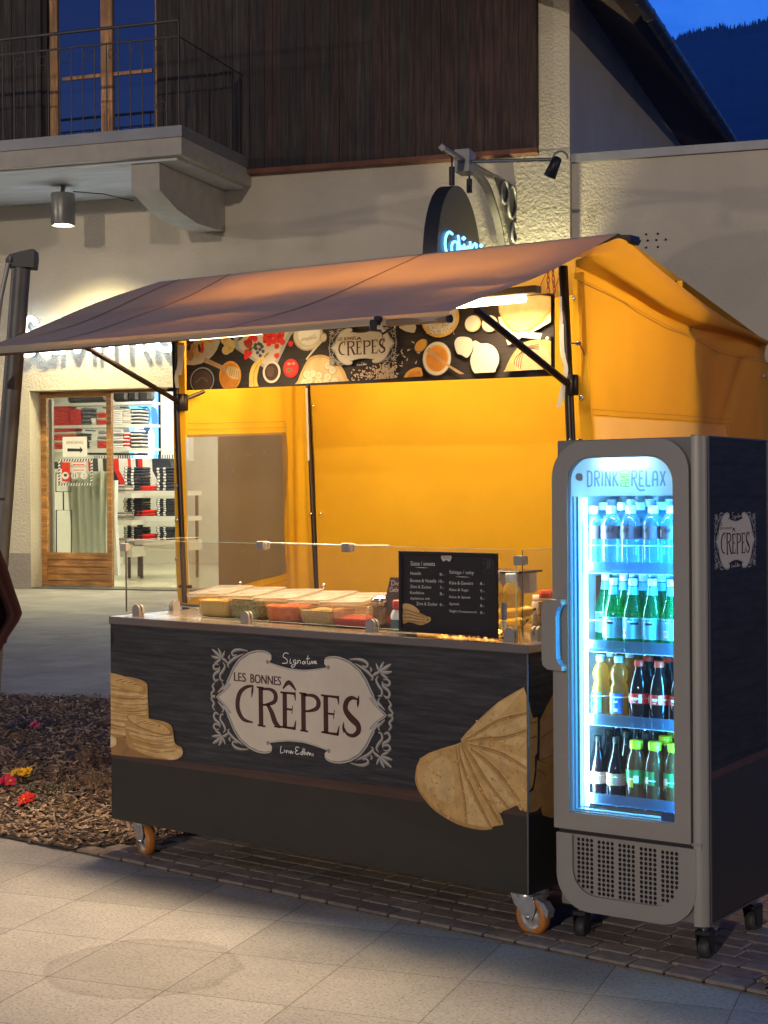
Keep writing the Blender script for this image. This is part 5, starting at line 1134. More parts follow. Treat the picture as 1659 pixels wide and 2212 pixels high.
q = Fb(); hi = [(.036, .889), (.026, .896), (.018, .910), (.016, .93), (.016, 1.046), (.019, 1.062), (.026, 1.076), (.036, 1.083)]
for a, c in zip(hi, hi[1:]): q.quad(V((a[0]+.0006, -.0585, a[1])), V((c[0]+.0006, -.0585, c[1])), V((c[0]+.006, -.045, c[1])), V((a[0]+.006, -.045, a[1])))
q.build('handle_lip', mat('lip_blue_glow', (.10, .2, .34), .3, var=0), dr)  # fridge glow painted into the lip as a blue colour
# lit header
m_, t_, o_ = base('header_acrylic'); tl_ = nd(t_, 'ShaderNodeBsdfTranslucent'); tl_.inputs[0].default_value = (.80, .93, .97, 1); df_ = nd(t_, 'ShaderNodeBsdfDiffuse'); df_.inputs[0].default_value = (.6, .72, .76, 1)
ms_ = nd(t_, 'ShaderNodeMixShader'); ms_.inputs[0].default_value = .75; t_.links.new(df_.outputs[0], ms_.inputs[1]); t_.links.new(tl_.outputs[0], ms_.inputs[2]); t_.links.new(ms_.outputs[0], o_.inputs[0])
hp_ = rrect(.046, 1.425, .397, 1.544, .072, .079, .002, .002)
Fb().slab([V((x, -.005, z)) for x, z in hp_], (0, .002, 0)).build('lit_header', 'header_acrylic', dr)
q = Fb(); q.box((.14, .012, 1.522), (.32, .022, 1.531)); q.build('header_lamp', emis('header_tube', (.72, .93, 1), 60), fr_)
zd = Z(2220, 1780, 3.318); FI = FM.inverted()
def hpt(x, y, v=-.006):
    X, Y = zd(x, y); o = FI @ CAM; d = FI.to_3x3() @ ray(X, Y); p = o+d*((v-o.y)/d.y); return p.x, p.z
A = Art(lambda u, z, h: FM @ V((u, -.0052-h, z)), step=.00004, h0=.0003)
glassy('header_slate', (.30, .42, .60), .3); glassy('header_lime', (.38, .68, .08), .3); glassy('header_leaf', (.62, .42, .28), .3)
HM = ['header_slate', 'header_lime', 'header_leaf', 'gasket']; hk = abs(hpt(601, 350)[0]-hpt(600, 350)[0])
def hl(pts, w_, m=0, sm=3): A.line([hpt(*p) for p in pts], w_*hk, m, sm, False)
for P in ([(310, 255), (310, 445)], [(300, 252), (340, 254), (362, 280), (364, 340), (362, 420), (340, 445), (305, 447)], [(405, 450), (405, 255)], [(400, 252), (445, 252), (462, 280), (455, 335), (408, 345)], [(425, 345), (460, 445)], [(502, 250), (502, 445)], [(545, 448), (545, 255)], [(545, 255), (602, 445)], [(602, 445), (602, 250)], [(645, 250), (645, 448)], [(706, 252), (650, 350)], [(655, 335), (706, 445)],
          [(890, 445), (890, 250)], [(885, 250), (930, 250), (948, 280), (940, 330), (892, 342)], [(912, 345), (940, 420), (965, 475), (1000, 500), (1056, 495)], [(988, 250), (988, 442)], [(985, 250), (1040, 252)], [(985, 342), (1030, 345)], [(985, 442), (1042, 444)], [(1076, 245), (1076, 440)], [(1076, 440), (1130, 442)], [(1162, 448), (1166, 300), (1180, 258), (1205, 258), (1220, 300), (1222, 445)], [(1166, 360), (1220, 360)], [(1262, 250), (1322, 442)], [(1322, 250), (1260, 442)]): hl(P, 22, 0, 3 if len(P) > 3 else 0)
for P in ([(735, 295), (735, 265), (760, 245), (830, 245), (852, 262), (852, 295)], [(735, 293), (852, 293)], [(735, 318), (855, 322)], [(735, 318), (855, 365)], [(735, 370), (855, 368)], [(855, 400), (760, 402), (736, 425), (760, 446), (855, 448)], [(805, 402), (805, 446)]): hl(P, 14, 1, 2 if len(P) > 3 else 0)
A.up()
def hp2(P, m): A.poly([hpt(*p) for p in P], m, 2)
hp2([(685, 92), (740, 125), (772, 150), (782, 190), (765, 215), (725, 205), (700, 170)], 2); hp2([(868, 155), (868, 185), (845, 215), (805, 222), (815, 190)], 2); hl([(700, 120), (745, 180), (785, 215)], 5, 1); hl([(855, 170), (815, 212), (795, 228)], 5, 1)
hp2([(160, 285), (238, 285), (238, 372), (160, 360)], 3)
A.b.build('header_lettering', HM, dr)
# LED strips
q = Fb(); q.box((.062, .046, .435), (.074, .052, 1.42)); q.build('led_strip', emis('led_blue', (.30, .72, 1), 10), fr_)
q = Fb(); q.box((.430, .046, .435), (.446, .052, 1.42)); q.build('led_strip', emis('led_blue2', (.06, .42, 1), 16), fr_)
for nm, u_, z_, e_ in (('led', .43, .55, 1.9), ('led', .43, .80, 2.0), ('led', .43, 1.05, 2.3), ('led', .43, 1.30, 3.2)):
    l_ = light('AREA', 'fridge_led_light', FM @ V((u_, .05, z_)), e_, (.05, .50, 1), .03, FM @ V((.2, .3, z_)), sy=.22)
for z_, e_ in ((.55, .55), (.80, .55), (1.05, .65), (1.30, .95)): light('AREA', 'fridge_led_light', FM @ V((.078, .056, z_)), e_, (.38, .80, 1), .02, FM @ V((.35, .22, z_-.01)), sy=.22)
# shelves
SH = [1.182, .930, .695, .443]; WZ = [1.268, 1.028, .786, .531]
PU = [[.071, .138, .206, .278, .342, .41], [.078, .144, .212, .279, .342, .41], [.094, .161, .231, .300, .366, .43], [.083, .149, .217, .282, .346, .412]]
for k in range(4):
    q = Fb()
    for j_ in range(9): q.tube([(.04, .075+j_*.042, SH[k]-.003+j_*.0063), (.46, .075+j_*.042, SH[k]-.003+j_*.0063)], .0018, 5)
    for u_ in (.06, .16, .26, .36, .44): q.tube([(u_, .07, SH[k]-.006), (u_, .43, SH[k]+.047)], .0022, 5)
    so = q.build('shelf', 'shelf_wire', fr_)
    h_ = (.034, .036, .035, .033)[k]
    Fb().box((.050 if k < 2 else .066, .060, SH[k]-.001), (.462, .0625, SH[k]+h_)).build('shelf_front', 'shelf_strip', so)
    q = Fb(); pts = []
    for u_ in PU[k]:
        pts += [(u_-.034+.068*a/8, .100-.033*math.sin(math.pi*a/8)-.003, WZ[k]) for a in range(9)]
    q.tube([(x, y, z) for x, y, z in pts], .0017, 5); 
    for u_ in PU[k]: q.tube([(u_-.034, .097, WZ[k]), (u_-.034, .097, SH[k])], .0013, 4)
    q.build('bottle_guard_wire', 'shelf_wire', so)
mat('orange_label', (.55, .14, .05), .6); mat('blue_sticker', (.03, .07, .2), .4)
Fb().box((.0363, .18, 1.07), (.0368, .29, 1.165)).build('information_sticker', 'orange_label', fr_)
Fb().box((.352, -.0088, .426), (.402, -.0083, .452)).build('energy_sticker', 'blue_sticker', dr)
# grille
go = rrect(-.007, .113, .4695, .3555, .004, .004, .115, .115); gi = rrect(.050, .165, .413, .353, .003, .003, .082, .085)
q = Fb(); ring(q, go, gi, -.020, -.001); gr = q.build('grille_frame', 'fridge_grey', fr_)
Fb().slab([V((x, -.010, z)) for x, z in rrect(.048, .163, .415, .354, .003, .003, .082, .085)], (0, .004, 0)).build('perforated_plate', 'fridge_grey', gr)
q = Fb()
for g0 in (.068, .140, .212, .285, .357):
    for i in range(4):
        for j_ in range(13):
            x, z = g0+i*.0152, .3385-(g0-.068)*.022-j_*.0147
            if z < .172: continue
            if x < .132 and z < .247 and math.hypot(x-.132, z-.247) > .077: continue
            if x > .328 and z < .250 and math.hypot(x-.328, z-.250) > .080: continue
            n_ = 8; q.add([V((x+.0058*math.cos(a*.785), -.0106, z+.0062*math.sin(a*.785))) for a in range(n_)], [tuple(range(n_))[::-1]])
q.build('vent_holes', mat('hole_black', (.004, .004, .004), .9, var=0), gr)
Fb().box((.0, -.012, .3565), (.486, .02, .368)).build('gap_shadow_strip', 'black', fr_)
for u_, v_ in ((.452, .01), (.03, .02), (.06, .02)): Fb().lathe([(.009, 1.600), (.009, 1.607), (.004, 1.609), (0, 1.609)], 8, T=Matrix.Translation((u_, v_+.01, 0))).build('hinge_bolt', 'alu_trim', fr_)
mat('chrome', (.6, .6, .6), .15, 1, var=0)
for u_, v_, an in ((.038, .055, 100), (.462, .055, 95), (.462, .43, 80), (.04, .43, 70)):
    M_ = FM @ Matrix.Translation((u_, v_, 0)) @ Matrix.Rotation(R(an), 4, 'Z')
    c_ = MB(M_); c_.lathe([(.024, .104), (.027, .106), (.027, .114), (.022, .117)], 20); c_.lathe([(.012, .09), (.012, .126)], 12); co_ = c_.build('castor', 'chrome', fr_)
    c_ = MB(M_); c_.box((-.018, -.024, .078), (.034, .024, .096), bev=.004); c_.slab([V((-.016, -.024, .09)), V((.036, -.024, .09)), V((.03, -.024, .022)), V((.006, -.024, .022))], (0, .004, 0)); c_.slab([V((-.016, .020, .09)), V((.036, .020, .09)), V((.03, .020, .022)), V((.006, .020, .022))], (0, .004, 0))
    c_.build('fork', 'dark_metal', co_)
    Wc = M_ @ Matrix.Translation((.018, 0, .036)) @ Matrix.Rotation(R(90), 4, 'X'); MB(Wc).lathe([(0, -.016), (.03, -.017), (.0358, -.012), (.0358, .012), (.03, .017), (0, .016)], 24).build('wheel', 'rubber', co_)

# ================================================================ BOTTLES
def liquid(name, tint, tl, haze):
    """clear bottle material: tinted transmission plus a share of scattering, with surface reflection"""
    return glassy(name, tint, 1.3, haze, tl, .05)
liquid('pet_water', (.78, .93, 1), (.3, .75, 1), .16); liquid('glass_green', (.10, .62, .30), (.02, .40, .14), .34); liquid('amber_drink', (.85, .62, .30), (.65, .36, .08), .42); liquid('cola_drink', (.05, .022, .015), (.03, .012, .01), .75); liquid('iced_tea', (.62, .40, .22), (.34, .15, .06), .5); liquid('dark_syrup', (.06, .03, .03), (.03, .015, .02), .75); liquid('oil_yellow', (.98, .84, .38), (.9, .66, .14), .22)
for n_, c_ in (('cap_white', (.8, .85, .88)), ('cap_ice', (.45, .70, .9)), ('cap_red', (.75, .05, .02)), ('cap_black', (.02, .02, .022)), ('cap_lime', (.62, .82, .02)), ('lab_grey', (.10, .09, .13)), ('lab_cyan', (.12, .50, .75)), ('lab_blue', (.04, .2, .6)), ('lab_red', (.72, .04, .02)), ('lab_paper', (.50, .40, .34)), ('lab_lime', (.55, .65, .08)), ('lab_green', (.04, .30, .08)), ('lab_white', (.85, .85, .83)), ('lab_ink', (.03, .03, .05))): mat(n_, c_, .4, var=.03)
PR = dict(
 water=([(.0, 0), (.026, 0), (.031, .004), (.0325, .012), (.0325, .10), (.0325, .153), (.030, .166), (.022, .180), (.014, .187), (.0125, .192)], .188, .213, .0165),
 green=([(0, 0), (.030, 0), (.0335, .005), (.034, .02), (.034, .105), (.032, .128), (.024, .158), (.0165, .185), (.0145, .200), (.0135, .212)], .211, .234, .0145),
 amber=([(0, 0), (.025, 0), (.029, .005), (.029, .03), (.0265, .07), (.029, .105), (.027, .125), (.0225, .138), (.027, .152), (.0275, .168), (.022, .186), (.0125, .198), (.012, .203)], .200, .221, .0155),
 cola=([(0, 0), (.025, 0), (.029, .005), (.0275, .03), (.0285, .055), (.0315, .075), (.0315, .105), (.0295, .125), (.024, .150), (.016, .175), (.0125, .190), (.012, .195)], .192, .212, .0155),
 dark=([(0, 0), (.026, 0), (.029, .005), (.027, .03), (.028, .05), (.0315, .07), (.0315, .10), (.027, .125), (.019, .150), (.013, .175), (.0115, .193)], .192, .213, .0125),
 lime=([(0, 0), (.026, 0), (.0315, .006), (.031, .05), (.0325, .08), (.0325, .125), (.029, .150), (.023, .168), (.0195, .176), (.019, .184)], .182, .209, .0215))
MATB = dict(water='pet_water', green='glass_green', amber='amber_drink', cola='cola_drink', dark='dark_syrup', lime='iced_tea')
CAPB = dict(water='cap_white', green='cap_white', amber='cap_ice', cola='cap_red', dark='cap_black', lime='cap_lime')
LABB = dict(water=[(.108, .150, .0331, 'lab_grey')], green=[(.045, .112, .0346, 'lab_cyan'), (.183, .209, .0168, 'lab_cyan')], amber=[(.040, .104, .0292, 'lab_blue')], cola=[(.076, .108, .0321, 'lab_red')], dark=[(.062, .100, .0321, 'lab_paper')], lime=[(.075, .118, .0330, 'lab_green')])
def rad(prof, z):
    for (r0, z0), (r1, z1) in zip(prof, prof[1:]):
        if z0 <= z <= z1: return r0+(r1-r0)*(z-z0)/((z1-z0) or 1)
    return prof[-1][0]
def make_bottle(kind):
    prof, c0, c1, cr = PR[kind]; t_ = thing('bottle', 'bottle', 'bottle')
    MB().lathe([(a*1.05, b_) for a, b_ in prof], 24).build('bottle_body', MATB[kind], t_)
    c_ = MB(); c_.lathe([(cr*.96, c0), (cr, c0+.002), (cr, c1-.003), (cr*.9, c1), (0, c1)], 20); c_.build('cap', CAPB[kind], t_)
    for z0, z1, r_, m_ in LABB[kind]:
        n = 24; span = 2*math.pi if kind in ('water', 'green', 'dark', 'cola') else 2.3
        a0 = -math.pi/2-.45-span/2; c_ = MB(); mats = [m_, 'lab_white', 'lab_ink', 'lab_lime', 'lab_red']
        def lb(u, v, e=0, z0=z0, z1=z1): z = z0+(z1-z0)*v; a = a0+span*u; r_ = rad(prof, z)*1.05+.0004+e; return V((r_*math.cos(a), r_*math.sin(a), z))
        c_.grid(lb, n, 4)
        def patch(ang, z_0, z_1, w_, m, e=.0004):
            def g(u, v): a = -math.pi/2+ang-w_/2+w_*u; z = z_0+(z_1-z_0)*v; r_ = rad(prof, z)*1.05+.0004+e; return V((r_*math.cos(a), r_*math.sin(a), z))
            c_.grid(g, 5, 1, m, False)
        if z1-z0 > .03:
            H_ = z1-z0
            if kind == 'water': patch(-.9, z0+.006, z1-.012, .28, 1); [patch(-.45+i*.13, z0+.02+.004*(i % 2), z0+.028+.004*(i % 3), .09, 2) for i in range(6)]
            if kind == 'green': patch(-.55, z0+.008, z0+.030, .45, 1); [patch(-.70+i*.09, z0+.012, z0+.026, .03, 2, .0008) for i in range(5)]; patch(-.3, z0+.002, z1-.002, .03, 1); patch(.5, z0+.045, z0+.052, .7, 2); patch(-.5, z1-.004, z1-.002, 2.6, 1); patch(-.5, z0+.002, z0+.004, 2.6, 1)
            if kind == 'amber': patch(-.75, z0+.002, z1-.002, .30, 3); patch(-.75, z0+.006, z0+.045, .12, 2, .0008); patch(-.1, z0+.034, z0+.040, .5, 1); patch(-.1, z0+.006, z0+.016, .5, 1)
            if kind == 'cola': patch(-.35, z0+.010, z0+.020, .5, 1); patch(-1.25, z0+.006, z0+.026, .5, 1); patch(.25, z0+.003, z1-.003, .28, 1); patch(-.35, z0+.003, z0+.007, .3, 1)
            if kind == 'dark': patch(-.75, z1-.02, z1-.006, .22, 4); patch(-.45, z1-.018, z1-.004, .16, 4); patch(-.6, z0+.003, z0+.014, .55, 1); patch(.2, z0+.002, z1-.002, .25, 3)
            if kind == 'lime': patch(-.65, z0-.012, z0+.018, .6, 3); patch(-.1, z0+.004, z0+.026, .5, 1)
        c_.build('label', mats, t_)
    return t_
NAMES = dict(water='clear water bottle with white cap', green='green glass bottle with cyan label', amber='amber bottle with pale blue cap', cola='cola bottle with red cap', dark='slim dark bottle with black cap', lime='iced tea bottle with lime cap')
SHN = ['top', 'second', 'third', 'bottom']
GRP = dict(water='water bottles on the top fridge shelf', green='green bottles on the second fridge shelf', amber='amber bottles on the third fridge shelf', cola='cola bottles on the third fridge shelf', dark='dark bottles on the bottom fridge shelf', lime='iced tea bottles on the bottom fridge shelf')
LAY = [(0, [['water']*6, ['water']*6, ['water']*6, ['water']*6]), (1, [[None]+['green']*5, ['green']*6, ['green']*6, ['green']*6]),
       (2, [['amber', 'amber', 'cola', 'cola', 'cola', 'cola'], ['amber', 'amber', 'cola', 'cola', 'cola', 'cola'], ['amber', 'amber', 'cola', 'cola', 'cola', 'cola']]), (3, [['dark', 'dark', 'lime', 'lime', 'lime', 'lime'], ['dark', 'dark', 'dark', 'lime', 'lime', 'lime'], ['dark', 'dark', 'dark', 'lime', 'lime', 'lime'], ['dark', 'dark', 'lime', 'lime', 'lime', 'lime']])]
ORD = ['first', 'second', 'third', 'fourth', 'fifth', 'sixth']; first = {}; random.seed(9)
for k, rows in LAY:
    for r_, row in enumerate(rows):
        cnt = {}
        for i, kind in enumerate(row):
            if not kind or PU[k][i] > .425: continue
            cnt[kind] = cnt.get(kind, 0)+1
            u_ = PU[k][i]+(random.uniform(-.003, .003) if r_ == 0 else random.uniform(-.005, .005)); v_ = .100+.068*r_
            M_ = FM @ Matrix.Translation((u_, v_, SH[k]-.001+.0105*r_)) @ Matrix.Rotation(random.uniform(-.5, .5), 4, 'Z')
            lab = '%s, %s from left, %s row, %s fridge shelf' % (NAMES[kind], ORD[cnt[kind]-1], ('front', 'second', 'third', 'rear')[r_], SHN[k])
            if kind not in first: o_ = make_bottle(kind); first[kind] = o_; o_.matrix_world = M_; o_['label'] = lab; o_['group'] = GRP[kind]
            else: copy_tree(first[kind], M_, lab, group=GRP[kind])
# ================================================================ GLASS SCREEN ON THE COUNTER
glassy('screen_glass', (.985, .985, .97), 1.5, .006); mat('glass_edge', (.55, .62, .52), .15, var=0, emit=None); mat('satin_steel', (.42, .38, .34), .38, .45, var=.05)
YG, GZ = .085, 1.250
gs = thing('glass_screen', 'clear glass sneeze guard clamped along the front of the counter', 'glass screen', loc=(.95, YG, ZT))
pan = [(.005, .74), (.748, 1.87)]
for a, c in pan:
    po = MB().box((a, YG-.003, ZT+.012), (c, YG+.003, GZ)).build('glass_pane', 'screen_glass', gs)
    q = MB(); q.box((a, YG-.0031, GZ), (c, YG+.0031, GZ+.0012)); q.box((a, YG-.003, ZT+.011), (c, YG+.003, ZT+.0125))
    q.build('polished_edge', 'glass_edge', po)
MB().tube([(.004, YG, ZT+.012), (.004, YG, GZ)], .0018, 6).build('polished_edge', mat('edge_dark', (.12, .10, .07), .3), gs)
MB().tube([(1.872, YG, ZT+.012), (1.872, YG, GZ-.02)], .002, 6).build('polished_edge', 'glass_edge', gs)
for X_, y1 in ((.0, .50), (1.892, .60)):
    po = MB().box((X_-.003, YG+.008, ZT+.012), (X_+.003, y1, GZ)).build('side_pane', 'screen_glass', gs)
    MB().box((X_-.0031, YG+.008, GZ), (X_+.0031, y1, GZ+.0012)).build('polished_edge', 'glass_edge', po)
    MB().tube([(X_, YG+.008, ZT+.012), (X_, YG+.008, GZ)], .0019, 6).build('polished_edge', 'edge_dark', po)
def cam_clamp(x, y, z, w_=.017, ang=0):
    T = Matrix.Translation((x, y, z)) @ Matrix.Rotation(ang, 4, 'Z'); q = MB(T); q.box((-w_, -.014, -.016), (w_, .012, .016), bev=.002); q.box((-.004, .012, -.014), (w_, .026, .014), bev=.002); q.build('corner_clamp', 'satin_steel', gs)
cam_clamp(-.003, YG, 1.222, .013, .4); cam_clamp(.745, YG, 1.243); cam_clamp(1.155, YG, 1.243); cam_clamp(1.884, YG+.004, 1.215)
MB().tube([(.745, YG+.02, 1.252), (1.155, YG+.02, 1.250), (1.33, YG+.02, 1.252)], .0028, 6).build('top_rail', 'satin_steel', gs)
def foot(x, y, ang):
    T = Matrix.Translation((x, y, ZT)) @ Matrix.Rotation(ang, 4, 'Z'); q = MB(T)
    P = [(-.020, 0), (.020, 0), (.020, .026), (.017, .036), (.010, .043), (0, .0455), (-.010, .043), (-.017, .036), (-.020, .026)]
    for y0 in (-.013, .0045): q.slab([V((a, y0, b_)) for a, b_ in P], (0, .0085, 0))
    q.box((-.018, -.005, 0), (.018, .005, .016)); q.build('glass_foot', 'satin_steel', gs)
for x_ in (.085, .675, 1.276, 1.857): foot(x_, YG-.01, 0)
foot(-.0+.02, .34, R(90)); foot(1.905, .16, R(90))

# ---------------------------------------------------------------- food boxes with lids and spoons
glassy('box_plastic', (.93, .91, .86), 1.2, .14, (.85, .75, .6), .12); glassy('lid_plastic', (.82, .76, .68), .9, .27, (.60, .54, .45), .3)
def food(name, a, b_, sc, bump=.5):
    m, t, o = base(name); co = coords(t); n = noise(t, co, sc, 4, .7); c = ramp(t, n, [(.35, a), (.62, b_)]); pbsdf(t, o, c, .35, 0, bumpn(t, n, bump, .004)); return m
food('butter_spread', (.85, .58, .14), (.92, .70, .25), 20, .2); food('cheese_herb', (.62, .56, .30), (.10, .16, .04), 110); food('tomato_salad', (.85, .06, .01), (.90, .28, .05), 45); food('grated_cheese', (.88, .68, .30), (.55, .36, .10), 120); food('red_jam', (.55, .01, .008), (.70, .04, .01), 60); food('crumbs', (.5, .3, .16), (.35, .16, .08), 160)
BX = [(.385, 'butter_spread', .062, 'box of yellow butter spread, leftmost under the frosted lids', None), (.565, 'cheese_herb', .075, 'box of herb cheese with green flecks, second under the frosted lids', None), (.765, 'tomato_salad', .058, 'box of orange red tomato sauce, middle one under the frosted lids', None), (.945, 'grated_cheese', .05, 'box of pale grated cheese, fourth under the frosted lids', None), (1.115, 'red_jam', .030, 'box of dark red jam, rightmost under the frosted lids', 'crumbs')]
random.seed(2)
for bi, (xc, fm, fh, lab, rim_) in enumerate(BX):
    yc_ = .262-.012*bi; t_ = thing('food_box', lab, 'food box', loc=(xc, yc_, ZT), group='food boxes on the counter')
    hw, hd, hh = .086, .082, .080; ang = -.03+.01*bi
    T = Matrix.Translation((xc, yc_, ZT)) @ Matrix.Rotation(ang, 4, 'Z')
    def loop(w_, d_, z_, r_=.028, n=6):
        P = []
        for sx, sy, a0 in ((1, 1, 0), (-1, 1, 90), (-1, -1, 180), (1, -1, 270)):
            for k in range(n+1): a = R(a0+90*k/n); P.append(V((sx*(w_-r_)+r_*math.cos(a), sy*(d_-r_)+r_*math.sin(a), z_)))
        return P
    def stackl(mb, loops, cap0=True, cap1=False, m=0):
        n = len(loops[0]); vs = [p for l_ in loops for p in l_]; fs = [(i*n+k, i*n+(k+1) % n, (i+1)*n+(k+1) % n, (i+1)*n+k) for i in range(len(loops)-1) for k in range(n)]
        if cap0: fs.append(tuple(range(n))[::-1])
        if cap1: fs.append(tuple(range((len(loops)-1)*n, len(loops)*n)))
        mb.add(vs, fs, m, True)
    q = MB(T); stackl(q, [loop(hw*.86, hd*.86, .002), loop(hw*.93, hd*.93, .012), loop(hw*.97, hd*.97, .050), loop(hw, hd, hh)]); bo = q.build('box', 'box_plastic', t_)
    q = MB(T); q.tube(loop(hw*.985, hd*.985, .058), .0013, 5, closed=True); q.tube(loop(hw*1.0, hd*1.0, hh), .0016, 5, closed=True); q.build('box_rim', mat('plastic_rim', (.45, .30, .14), .3), bo)
    q = MB(T); k0 = .90; stackl(q, [loop(hw*.84, hd*.84, .004), loop(hw*.91, hd*.91, .013), loop(hw*.945, hd*.945, fh)], True, False)
    q.grid(lambda u, v: V(((u-.5)*2*hw*.90, (v-.5)*2*hd*.90, fh+.006*math.sin(u*9+bi)*math.sin(v*7)+.003)), 14, 14)
    q.build('contents', fm, t_)
    if rim_: q = MB(T); stackl(q, [loop(hw*.945, hd*.945, fh), loop(hw*.955, hd*.955, fh+.022)], False, False); q.build('residue', 'box_plastic', t_)
    LT = Matrix.Translation((xc-.035, yc_+.012, ZT+hh+.012)) @ Matrix.Rotation(ang, 4, 'Z') @ Matrix.Rotation(R(7), 4, 'X') @ Matrix.Rotation(R(-2.2), 4, 'Y')
    q = MB(LT); lw_, ld_ = .104, .100; stackl(q, [loop(lw_, ld_, 0, .02), loop(lw_, ld_, .012, .02), loop(lw_*.93, ld_*.93, .014, .02), loop(lw_*.86, ld_*.86, .010, .03), loop(lw_*.5, ld_*.42, .009, .03), loop(lw_*.46, ld_*.38, .012, .03)], True, True); q.build('lid', 'lid_plastic', t_)
    if bi != 3 or True:
        q = MB(); s0 = V((xc+.045, yc_-.03, ZT+fh*.9)); s1 = V((xc+.075, yc_-.055, ZT+.078)); q.tube([s0, s1], .003, 6)
        q.build('spoon_handle', 'white_paint', t_)
# spoon bowls and clips standing up behind the lids
for i, (x_, y_) in enumerate(((513, 1262), (694, 1266), (1, 1), (0, 0))):
    if x_ < 10: continue
    p = UY(x_+5, y_, .42); t_ = thing('steel_spoon', ('steel spoon with round tip standing behind the herb cheese box', 'thin steel spoon with bright tip behind the tomato box')[i], 'spoon', loc=(p.x, .42, ZT))
    MB().tube([p+V((-.02, 0, -.05)), p+V((-.004, 0, -.008))], .002, 6).build('spoon_handle', 'satin_steel', t_); MB().lathe([(0, -.012), (.006, -.008), (.009, 0), (.006, .009), (0, .012)], 10, T=Matrix.Translation(p) @ Matrix.Rotation(R(25), 4, 'Y')).build('spoon_bowl', 'chrome', t_)
for i, x_ in enumerate((.48, .66, .84, 1.00)):
    q = MB(); T = Matrix.Translation((x_-.13, .60, ZT)); P = [(-.016, 0), (.016, 0), (.016, .055), (.011, .066), (0, .070), (-.011, .066), (-.016, .055)]
    for y0 in (-.01, .003): q.slab([T @ V((a, y0, b_)) for a, b_ in P], (0, .007, 0))
    q.box((x_-.146, .592, ZT), (x_-.114, .608, ZT+.014)); q.build('rear_glass_foot', 'satin_steel', gs)
# flat tray of knives at the left end
t_ = thing('crepe_spatula', 'long flat steel crepe spatula lying at the left end of the counter', 'spatula', loc=(.1, .33, ZT))
q = MB(); a, c = UZ(362, 1311, ZT), UZ(432, 1317, ZT); d_ = (c-a).normalized(); n_ = V((-d_.y, d_.x, 0))*.016
q.slab([a-n_+V((0, 0, .006)), c-n_+V((0, 0, .006)), c+n_+V((0, 0, .006)), a+n_+V((0, 0, .006))], (0, 0, .003)); q.build('blade', 'satin_steel', t_)
MB().tube([a+V((.02, 0, .016)), c+V((0, 0, .016))], .006, 8).build('handle', mat('handle_brown', (.07, .04, .025), .5), t_)
# sugar shaker
p = UZ(831, 1359, ZT); px_, py_ = 1.215, .205
glassy('jar_glass', (.93, .90, .82), 1.6, .06, (.8, .6, .35), .04)
t_ = thing('sugar_shaker', 'glass shaker jar with steel screw lid and brown sugar beside the food boxes', 'shaker', loc=(px_, py_, ZT))
T = Matrix.Translation((px_, py_, ZT)); MB(T).lathe([(0, .001), (.033, .001), (.036, .008), (.035, .05), (.033, .085), (.034, .096)], 28).build('jar', 'jar_glass', t_)
MB(T).lathe([(0, .006), (.030, .006), (.033, .012), (.031, .075), (0, .080)], 24).build('sugar', mat('brown_sugar', (.36, .22, .08), .9, var=.3, vs=60), t_)
MB(T).lathe([(.036, .094), (.038, .098), (.038, .106), (.034, .111), (.022, .113), (.020, .117), (0, .118)], 28).build('lid', 'chrome', t_)
# small sign for drinks, leaning behind the menu
t_ = thing('drinks_sign', 'dark acrylic tabletop sign with white brush lettering, half hidden by the menu board', 'sign', loc=(1.36, .22, ZT))
YS = .20; sp_ = [UY(843, 1247, YS), UY(900, 1249, YS), UY(900, 1366, YS), UY(818, 1360, YS)]
sp_[2].z = ZT+.002; sp_[3].z = ZT+.002
MB().slab(sp_, (0, .004, 0)).build('panel', mat('acrylic_dark', (.14, .10, .075), .25, var=.12, vs=9), t_)
A = Art(lambda x, z, h: V((x, YS-h, z)))
zq = Z(1200, 2260, 3.318)
def sq(x, y): p = UY(*zq(x, y), YS); return p.x, p.z
for P in ([(1140, 85), (1135, 145)], [(1125, 88), (1160, 88), (1180, 110), (1165, 142), (1132, 148)], [(1192, 112), (1190, 145)], [(1204, 112), (1212, 146), (1226, 112)], [(1236, 130), (1252, 126), (1240, 112), (1232, 140), (1254, 146)],
          [(1150, 180), (1125, 178), (1112, 205), (1125, 232), (1150, 222), (1150, 205), (1138, 205)], [(1164, 215), (1182, 208), (1170, 196), (1160, 222), (1182, 232)], [(1196, 180), (1194, 228), (1204, 232)], [(1188, 198), (1206, 196)], [(1214, 200), (1214, 232), (1222, 205), (1232, 200)]): A.line([sq(*p) for p in P], .0022, 0, 3, False)
A.up()
A.poly([sq(*p) for p in ((1080, 545), (1112, 545), (1112, 600), (1080, 690), (1005, 690), (1030, 620))], 1, 2)
A.b.build('lettering', ['ink_white_ink', 'ink_red'], t_)
MB(Matrix.Translation((1.325, .165, ZT))).lathe([(0, .001), (.026, .001), (.03, .01), (.029, .055), (.020, .072), (.019, .080)], 20).build('bottle_body', 'pet_water', thing('sauce_bottle', 'small clear squeeze bottle with bright red cap between the jar and the menu board', 'bottle', loc=(1.325, .165, ZT)))
sb_o = [o for o in S.collection.objects if o.name.startswith('sauce_bottle')][0]
MB(Matrix.Translation((1.325, .165, ZT))).lathe([(.0215, .078), (.0225, .081), (.0225, .104), (.020, .108), (0, .108)], 20).build('cap', 'cap_red', sb_o)
MB(Matrix.Translation((1.325, .165, ZT))).lathe([(.0296, .040), (.0292, .056), (.0212, .073)], 20).build('label', 'lab_white', sb_o)
